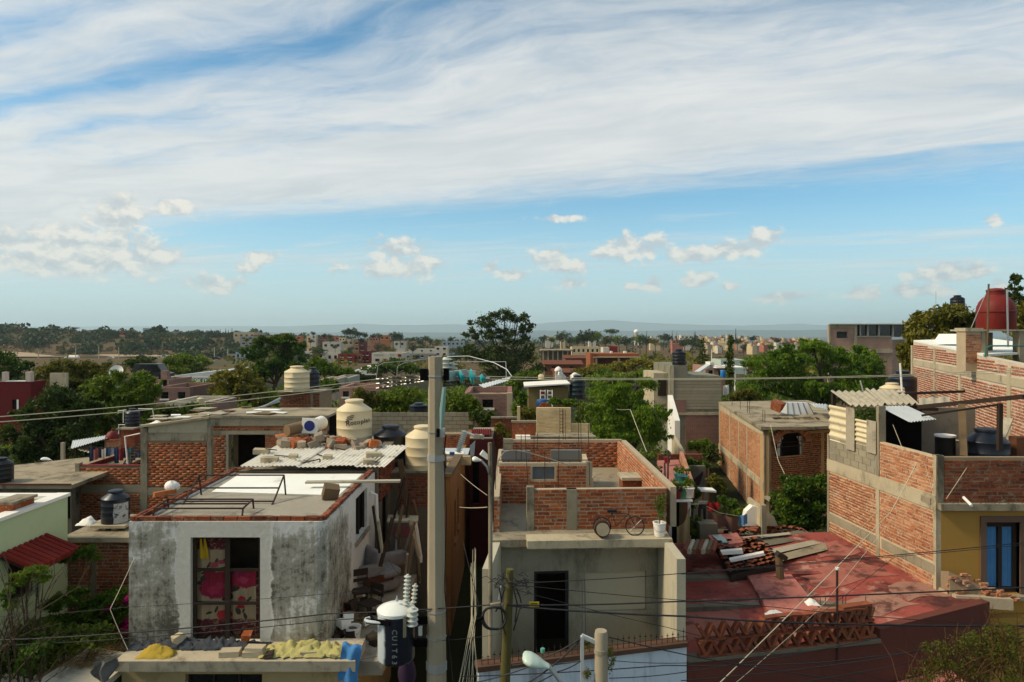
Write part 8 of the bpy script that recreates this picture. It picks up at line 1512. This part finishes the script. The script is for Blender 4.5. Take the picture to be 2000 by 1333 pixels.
# rear crossarm bundle of insulators and clamps left of the pole
r = random.Random(17)
for k, lab in enumerate(['front', 'middle', 'rear']):
    o = thing('dead_end_string', '%s string of grey insulators and clamps left of the pole top' % lab, 'insulator', P(800, 742 + k * 6, D + .3 + k * .4), 'dead end strings left of the pole')
    a, b_ = P(828, 737 + k * 4, D + .2 + k * .4), P(735, 741 + k * 9, D + .5 + k * .5); MB().tube([a, b_], .014, 6).build('rod', m_steel, o)
    for j in range(9): f_ = .12 + j * .095; c = a.lerp(b_, f_) + V((0, 0, r.uniform(-.02, .03))); MB().tube([c + V((-.045, 0, .01)), c + V((.045, 0, -.01))], [.034 if j % 3 else .022, .024], 8).build('clamp', m_conc_d if j % 3 else m_conc, o)
    for j in range(3): c = a.lerp(b_, .2 + j * .28); MB().tube([c, c + V((.01, 0, .12))], .008, 5).build('pin', m_conc_d, o)
for k, pts in enumerate([[(735,741,11.7),(738,715,11.7),(750,709,11.8),(800,705,12),(862,699,12.1)], [(775,742,12),(776,716,12),(790,709,12.1),(830,702,12.1),(880,700,12.2)], [(873,697,12.1),(915,696,12),(965,709,11.8),(990,722,11.6),(1000,736,11.5)], [(884,707,12.2),(940,707,12.2),(988,707,12),(989,740,11.8)]]): MB().tube([P(*q_) for q_ in pts], .006 if k != 2 else .009, 6).build('jumper_wire', m_steel, None, True, ['outer pale jumper loop left of the pole top', 'inner pale jumper loop left of the pole top', 'thick pale jumper wire right of the pole top', 'thin square jumper wire right of the pole top'][k], 'wire')
# transformer
g = P(774, 1285, D); rr = .30; tr = thing('transformer', 'black cylindrical pole transformer with painted highlight, white lid and porcelain bushings', 'transformer', g); h = (1285 - 1195) * D / F
m, t, b = newmat('transformer_paint_highlight'); p = geo(t).outputs['Position']; x_, y_, z_ = t.sep(p); nn_ = t.noise(p, 6, 4, .6)
f_ = t.step(t.m('ADD', x_, t.m('MULTIPLY', nn_, .06)), g.x - .145, g.x - .09); t.put(b.inputs['Base Color'], t.mix(f_, (.55, .60, .60), (.010, .013, .022))); b.inputs['Roughness'].default_value = .35  # pale left side is a highlight put into the black tank's colour
MB().lathe([(rr * .9, -.02), (rr * .97, 0), (rr, .03), (rr, h)], g, 40).build('tank', m, tr, True); MB().lathe([(rr * 1.04, h + .002), (rr * 1.05, h + .05), (rr * .98, h + .07), (rr * .6, h + .12), (rr * .2, h + .145), (.01, h + .15)], g, 40).build('lid', plain('white_enamel', (.68,.71,.70), .3), tr, True)
MB().lathe([(.02, 0), (.03, .02), (.012, .06), (.01, .09)], g + V((.02, -.05, h + .19)), 10).build('lid_bolt', m_steel, tr, True)
ribbed('bushing', '', g + V((.17, -.05, h + .12)), g + V((.19, -.02, h + .62)), .058, 8, tr); ribbed('bushing', '', g + V((.27, .08, h + .1)), g + V((.30, .1, h + .42)), .05, 5, tr); ribbed('bushing', '', g + V((.29, -.2, h - .15)), g + V((.30, -.22, h + .16)), .095, 4, tr)
MB().tube([g + V((-.30 * math.cos(a) - .18, -.12 - .12 * math.sin(a), h - .08)) for a in [k * .3927 - .6 for k in range(13)]], .028, 8).build('hoop', m_zinc, tr, True); MB().bar(g + V((-.46, -.15, h - .09)), g + V((-.05, -.31, h - .06)), .03, .08).build('hoop_strap', m_dark, tr)
for z in (.25, .62): MB().bar(g + V((.25, 0, z)), g + V((.56, 0, z)), .06, .12).build('mount', m_dark, tr)
MB().obox(g + V((.42, -.18, .52)), (.06, .05, .14)).build('ground_lug', m_zinc, tr); MB().obox(g + V((.18, -.27, .62)), (.05, .02, .33), (0, 0, .5)).build('plate', m_conc, tr)
for k, chx in enumerate('CU1T63'):
    letter(chx, tr, (g.x + .02, g.y - rr - .004, g.z + .55 - k * .098), .115, (R(90), R(90), 0), plain('grey_stencil', (.22,.24,.25), .7) if k == 0 else bpy.data.materials['grey_stencil'])
for k, chx in enumerate('EFC'): letter(chx, tr, (g.x + .02, g.y - rr - .004, g.z + .80 - k * .07), .08, (R(90), R(90), 0), bpy.data.materials.get('faint_stencil') or plain('faint_stencil', (.05,.055,.065), .7))
# wooden pole with cable coil and yellow tag
D2 = 11.0; wp = thing('wooden_pole', 'short mossy wooden pole with cable coil and tangled wires', 'utility pole', (X(990, D2), D2, 0)); MB().tube([V((X(985, D2), D2, 0)), P(986, 1333, D2), P(994, 1160, D2), P(996, 1112, D2)], [.10, .085, .066, .06], 12).build('shaft', M('mossy_wood', (.15,.135,.055), .3, 3, .95, .5, 40), wp, True)
c = P(965, 1208, D2 - .15); MB().tube([c + V((.185 * math.cos(k * .2094), .03 * math.sin(k * .2094 * 3), .185 * math.sin(k * .2094))) for k in range(31)], .020, 8, False).build('cable_coil', m_wire, wp, True); MB().tube([c + V((.175 * math.cos(k * .2094), .03 + .03 * math.cos(k * .2094 * 2), .178 * math.sin(k * .2094))) for k in range(31)], .014, 8, False).build('cable_coil', m_wire, wp, True)
r = random.Random(23); mb = MB()
for k in range(46):
    c = P(r.uniform(962, 1028), r.uniform(1128, 1152), D2 + r.uniform(-.15, .15)); pts = [c]
    for _ in range(4): pts.append(pts[-1] + V((r.uniform(-.09, .09), r.uniform(-.06, .06), r.uniform(-.06, .06))))
    mb.tube(pts, .005, 4)
mb.build('wire_tangle', m_wire, wp)
for k, pts in enumerate([[(975,1148),(980,1175),(968,1195)],[(1003,1150),(1010,1180),(1006,1215)],[(1008,1150),(1015,1165),(1018,1178)],[(1030,1181),(1015,1190),(1008,1215),(1003,1232)],[(985,1150),(978,1180),(984,1230),(988,1240)]]): MB().tube([P(*q_, D2 - .12) for q_ in pts], .012, 6).build('cable', m_wire, wp, True)
MB().bar(P(958, 1183, D2 - .1), P(985, 1178, D2 - .1), .06, .05).build('splice_box', m_conc, wp); MB().bar(P(930, 1213, D2 - .2), P(944, 1207, D2 - .2), .05).build('splice_sleeve', m_dark, wp); MB().bar(P(978, 1145, D2 - .1), P(974, 1172, D2 - .1), .025).build('metal_strap', m_zinc, wp)
tg = thing('yellow_tag', 'yellow warning tag hanging on the cables right of the wooden pole', 'tag', P(1043, 1181, D2)); MB().obox(P(1043, 1180.5, D2), (.165, .012, .075)).build('plate', plain('tag_yellow', (.62,.46,.02), .5), tg)
for k, (w_, y_) in enumerate(((.10, .012), (.07, -.014))):
    for j in range(5): MB().obox(P(1043, 1180.5, D2) + V((-w_ / 2 + w_ * (j + .5) / 5, -.008, y_)), (w_ / 7, .003, .014)).build('letter', m_ink, tg)
# short lamp pole in front, with steel bracket and lamp
D3 = 9.6; sp = thing('short_lamp_pole', 'short round concrete pole with steel bracket and dry creeper', 'utility pole', (X(1174, D3), D3, 0)); MB().tube([V((X(1174, D3), D3, 0)), P(1174, 1240, D3), P(1174, 1232, D3)], [.12, .092, .082], 18).build('shaft', m_pole, sp, True)
MB().lathe([(.08, -.03), (.104, -.03), (.104, .03), (.08, .03)], P(1174, 1271, D3), 18).build('band', m_conc, sp); MB().bar(P(1137, 1333, D3), P(1137, 1243, D3), .045, .06).build('bracket_leg', m_zinc, sp); MB().bar(P(1136, 1242, D3), P(1163, 1254, D3), .05, .05).build('bracket_arm', m_zinc, sp); MB().bar(P(1140, 1320, D3), P(1160, 1333, D3), .04).build('bracket_arm', m_zinc, sp)
v_, f_ = crown([(X(1191, D3) - X(1174, D3), 0, Z(1290, D3), .06, .06, .22), (X(1143, D3) - X(1174, D3), 0, Z(1318, D3), .07, .05, .12), (X(1147, D3) - X(1174, D3), 0, Z(1262, D3), .05, .05, .06)], 420, .02, 3, slim=.5); fast_mesh('dry_creeper', v_, f_, lm_dry, sp)
lamp('lamp', 'pale green cobra head street lamp pointing left in front of the blue wall', (1020, 1282), [(1072, 1302), (1085, 1318), (1105, 1345)], 9.6, 1.15, plain('pale_green_enamel', (.50,.60,.54), .35))
MB().lathe([(.03, 0), (.035, .05), (.03, .06)], P(1060, 1275, 9.6), 12).build('photocell', plain('teal_cell', (.12,.32,.26), .5), None, True, 'small teal photocell on top of the cobra head lamp', 'photocell')
lamp('lamp', 'white cobra head street lamp below the leaning fuse cutout', (922, 896), [(940, 900), (951, 912), (957, 928)], 13.0, .75); MB().tube([P(957, 865, 13), P(958, 960, 13), V((X(958, 13), 13, 0))], .04, 8).build('lamp_post', m_conc, None, label='slim concrete lamp post at the mouth of the alley', cat='post'); MB().prism([P(937, 889, 13), P(943, 881, 13), P(956, 893, 13), P(952, 899, 13)], (0, .02, .02)).build('white_plate', m_white, None, label='white plate fixed behind the alley street lamp', cat='plate')
# ---- wires ------------------------------------------------------------------
def wire(pts, r_, mat, lab, sag=.0, group=None):
    P3 = [P(*q_) for q_ in pts]; out = []
    for a, b_ in zip(P3[:-1], P3[1:]):
        for k in range(12): f_ = k / 12; c = a.lerp(b_, f_); c.z -= sag * 4 * f_ * (1 - f_); out.append(c)
    out.append(P3[-1]); return MB().tube(out, r_, 5, False).build('wire', mat, None, True, lab, 'wire', group)
wire([(-120, 823, 9), (735, 741, 11.7)], .007, m_alu, 'upper of the two bare conductors running left from the pole', .05); wire([(-120, 833, 9.2), (735, 750, 12.1)], .007, m_alu, 'lower of the two bare conductors running left from the pole', .06)
wire([(950, 736, 11.8), (2150, 712, 15)], .007, m_alu, 'upper bare conductor running right from the glass insulators', .14); wire([(950, 741, 12.8), (2150, 720, 16)], .007, m_alu, 'lower bare conductor running right from the glass insulators', .10)
LW = [([(990,1140,10.9),(1360,1118,10.8),(2150,1045,10.6)],.007,'upper thin cable crossing the red roof'), ([(1330,1122,10.8),(2150,1050,10.5)],.005,'thin cable just below the upper one over the red roof'), ([(990,1182,10.9),(1300,1176,10.8),(2150,1140,10.4)],.012,'thick cable running right past the yellow tag'), ([(1000,1184,10.9),(1340,1204,10.7),(1640,1219,10.6),(2150,1222,10.4)],.015,'thickest black cable sagging across the red roof'),
      ([(1000,1142,10.9),(1500,1185,10.8),(1900,1218,10.6),(2150,1225,10.5)],.006,'thin cable descending to the right across the red roof'), ([(1000,1150,10.9),(1300,1225,10.8),(1700,1320,10.5),(1800,1350,10.4)],.005,'thin wire falling steeply from the wooden pole to the right'), ([(900,1322,10.3),(1300,1300,10.4),(1600,1295,10.4),(2150,1225,10.3)],.008,'low cable crossing the brown red front wall'), ([(1190,1245,9.6),(1450,1300,10),(1900,1360,10)],.008,'cable leaving the short pole to the right'),
      ([(1330,1330,9.8),(1700,1290,10),(2150,1190,10)],.007,'rising cable in front of the brown red wall'), ([(1480,1345,9.8),(1800,1290,10),(2150,1190,9.8)],.006,'second rising cable towards the right shrub'), ([(1400,1340,10),(1740,1000,15.5),(1790,905,16.5)],.008,'pale rope rising steeply to the brick parapet'), ([(1430,1340,10),(1600,1190,13),(1745,1010,15.8)],.004,'thinner pale rope beside the steep one'), ([(1580,1215,13),(1745,1090,17)],.006,'dark thin wire slanting over the red roof to the brick wall'),
      ([(-60,1252,11.2),(250,1236,11.2),(640,1199,11.2),(980,1180,11)],.011,'thick black cable crossing in front of the rose curtain'), ([(-60,1262,11.2),(250,1247,11.2),(640,1212,11.2),(850,1192,11.1)],.007,'second black cable below the thick one at the rose curtain'), ([(-60,1208,11),(250,1186,11.1),(700,1155,11.2)],.004,'thin wire across the middle of the rose curtain'), ([(250,1270,12),(215,1190,12.2),(262,1090,13.9)],.006,'thin pinkish wire hanging by the left corner of the white house'),
      ([(1000,1300,9.9),(1060,1285,9.8),(1130,1250,9.6)],.010,'cable from the short pole bracket towards the wooden pole'), ([(930,1333,10),(1040,1300,9.8),(1135,1290,9.6)],.010,'low cable in front of the blue wall'), ([(1010,1345,9.8),(1080,1300,9.7),(1137,1245,9.6)],.012,'thick cable rising to the bracket of the short pole'), ([(1020,1345,9.7),(1090,1312,9.7),(1137,1290,9.6)],.008,'bundled cable below the cobra lamp'), ([(1190,1290,9.6),(1345,1295,9.9),(1600,1270,10.2)],.005,'thin wire right of the short pole across the blue wall'), ([(1190,1325,9.6),(1345,1312,9.9),(1700,1250,10.2)],.006,'lower thin wire right of the short pole'),
      ([(868,900,11.1),(872,1000,11.1),(868,1150,11.1),(885,1333,11)],.008,'cable running down the right side of the concrete pole'), ([(905,1060,12),(935,1180,11.5),(905,1340,11)],.006,'loose wire hanging in the alley beside the concrete pole'), ([(900,927,20),(952,968,16)],.006,'pale wire slung across the alley mouth'), ([(898,991,20),(952,991,16)],.010,'straight white rod across the alley'), ([(700,1290,12),(850,1252,11.1),(1000,1235,11)],.004,'thin wire passing below the transformer'), ([(785,1125,11.2),(776,1118,11.2),(760,1095,11.3)],.006,'short reddish lead on the tallest bushing'),
      ([(1205,800,30),(1231,800,30),(1263,883,26)],.012,'pale guy wire in front of the dark pepper tree'), ([(1505,830,31),(1520,900,28),(1545,950,25)],.010,'pale cable dropping past the arched window')]
for pts, r_, lab in LW: wire(pts, r_, m_alu if 'pale' in lab or 'white' in lab else m_wire, lab, .02)
r = random.Random(41)
for k in range(11): wire([(925 + r.uniform(-6, 6), 1090 + r.uniform(-30, 30), 12.3), (925 + r.uniform(-5, 8), 1200, 11.8), (890 + k * 4.5 + r.uniform(-4, 4), 1350, 11)], .004, m_alu, 'pale drop wire in the bundle at the left corner of the cement house', .0, 'bundle of drop wires at the cement house corner')
for k, px in enumerate((1137, 1144)): wire([(px - k * 2, 1130, 11), (px, 1250, 9.7)], .006, m_wire, 'one of two upright dark leads above the short pole bracket', 0, 'upright leads above the bracket')
# shrub in the lower right corner
o = thing('twiggy_shrub', 'twiggy orange green shrub in the lower right corner', 'shrub', (X(1900, 9.6), 9.6, 1.5)); bl = pblobs(9.6, o.location, [(1850,1290,40,30),(1900,1265,40,32),(1950,1270,45,40),(1990,1300,45,45),(1880,1320,60,30),(1960,1240,30,22),(1800,1325,34,18)])
v_, f_ = crown(bl, 9000, .022, 8, slim=.3, clumps=40, sig=.22); fast_mesh('foliage', v_, f_, leafmat('twiggy_leaves', (.045,.055,.008), (.11,.075,.014), (.09,.12,.02)), o); mb = MB(); r = random.Random(2)
for q_ in bl:
    for k in range(18):
        a = V(q_[:3]) + V((r.uniform(-.3, .3), r.uniform(-.3, .3), -q_[5])); a = o.location + a; e = a + V((r.uniform(-.35, .35), r.uniform(-.3, .3), r.uniform(.2, .6))); mb.tube([a, a.lerp(e, .5) + V((r.uniform(-.05, .05), 0, .04)), e], [.008, .006, .003], 4, False)
mb.build('twigs', M('orange_twigs', (.13,.065,.025), .3), o)
MB().box(10.9, 15.4, 16.2, 16.45, 0, 3.2).build('base_wall', m_yel, rh)
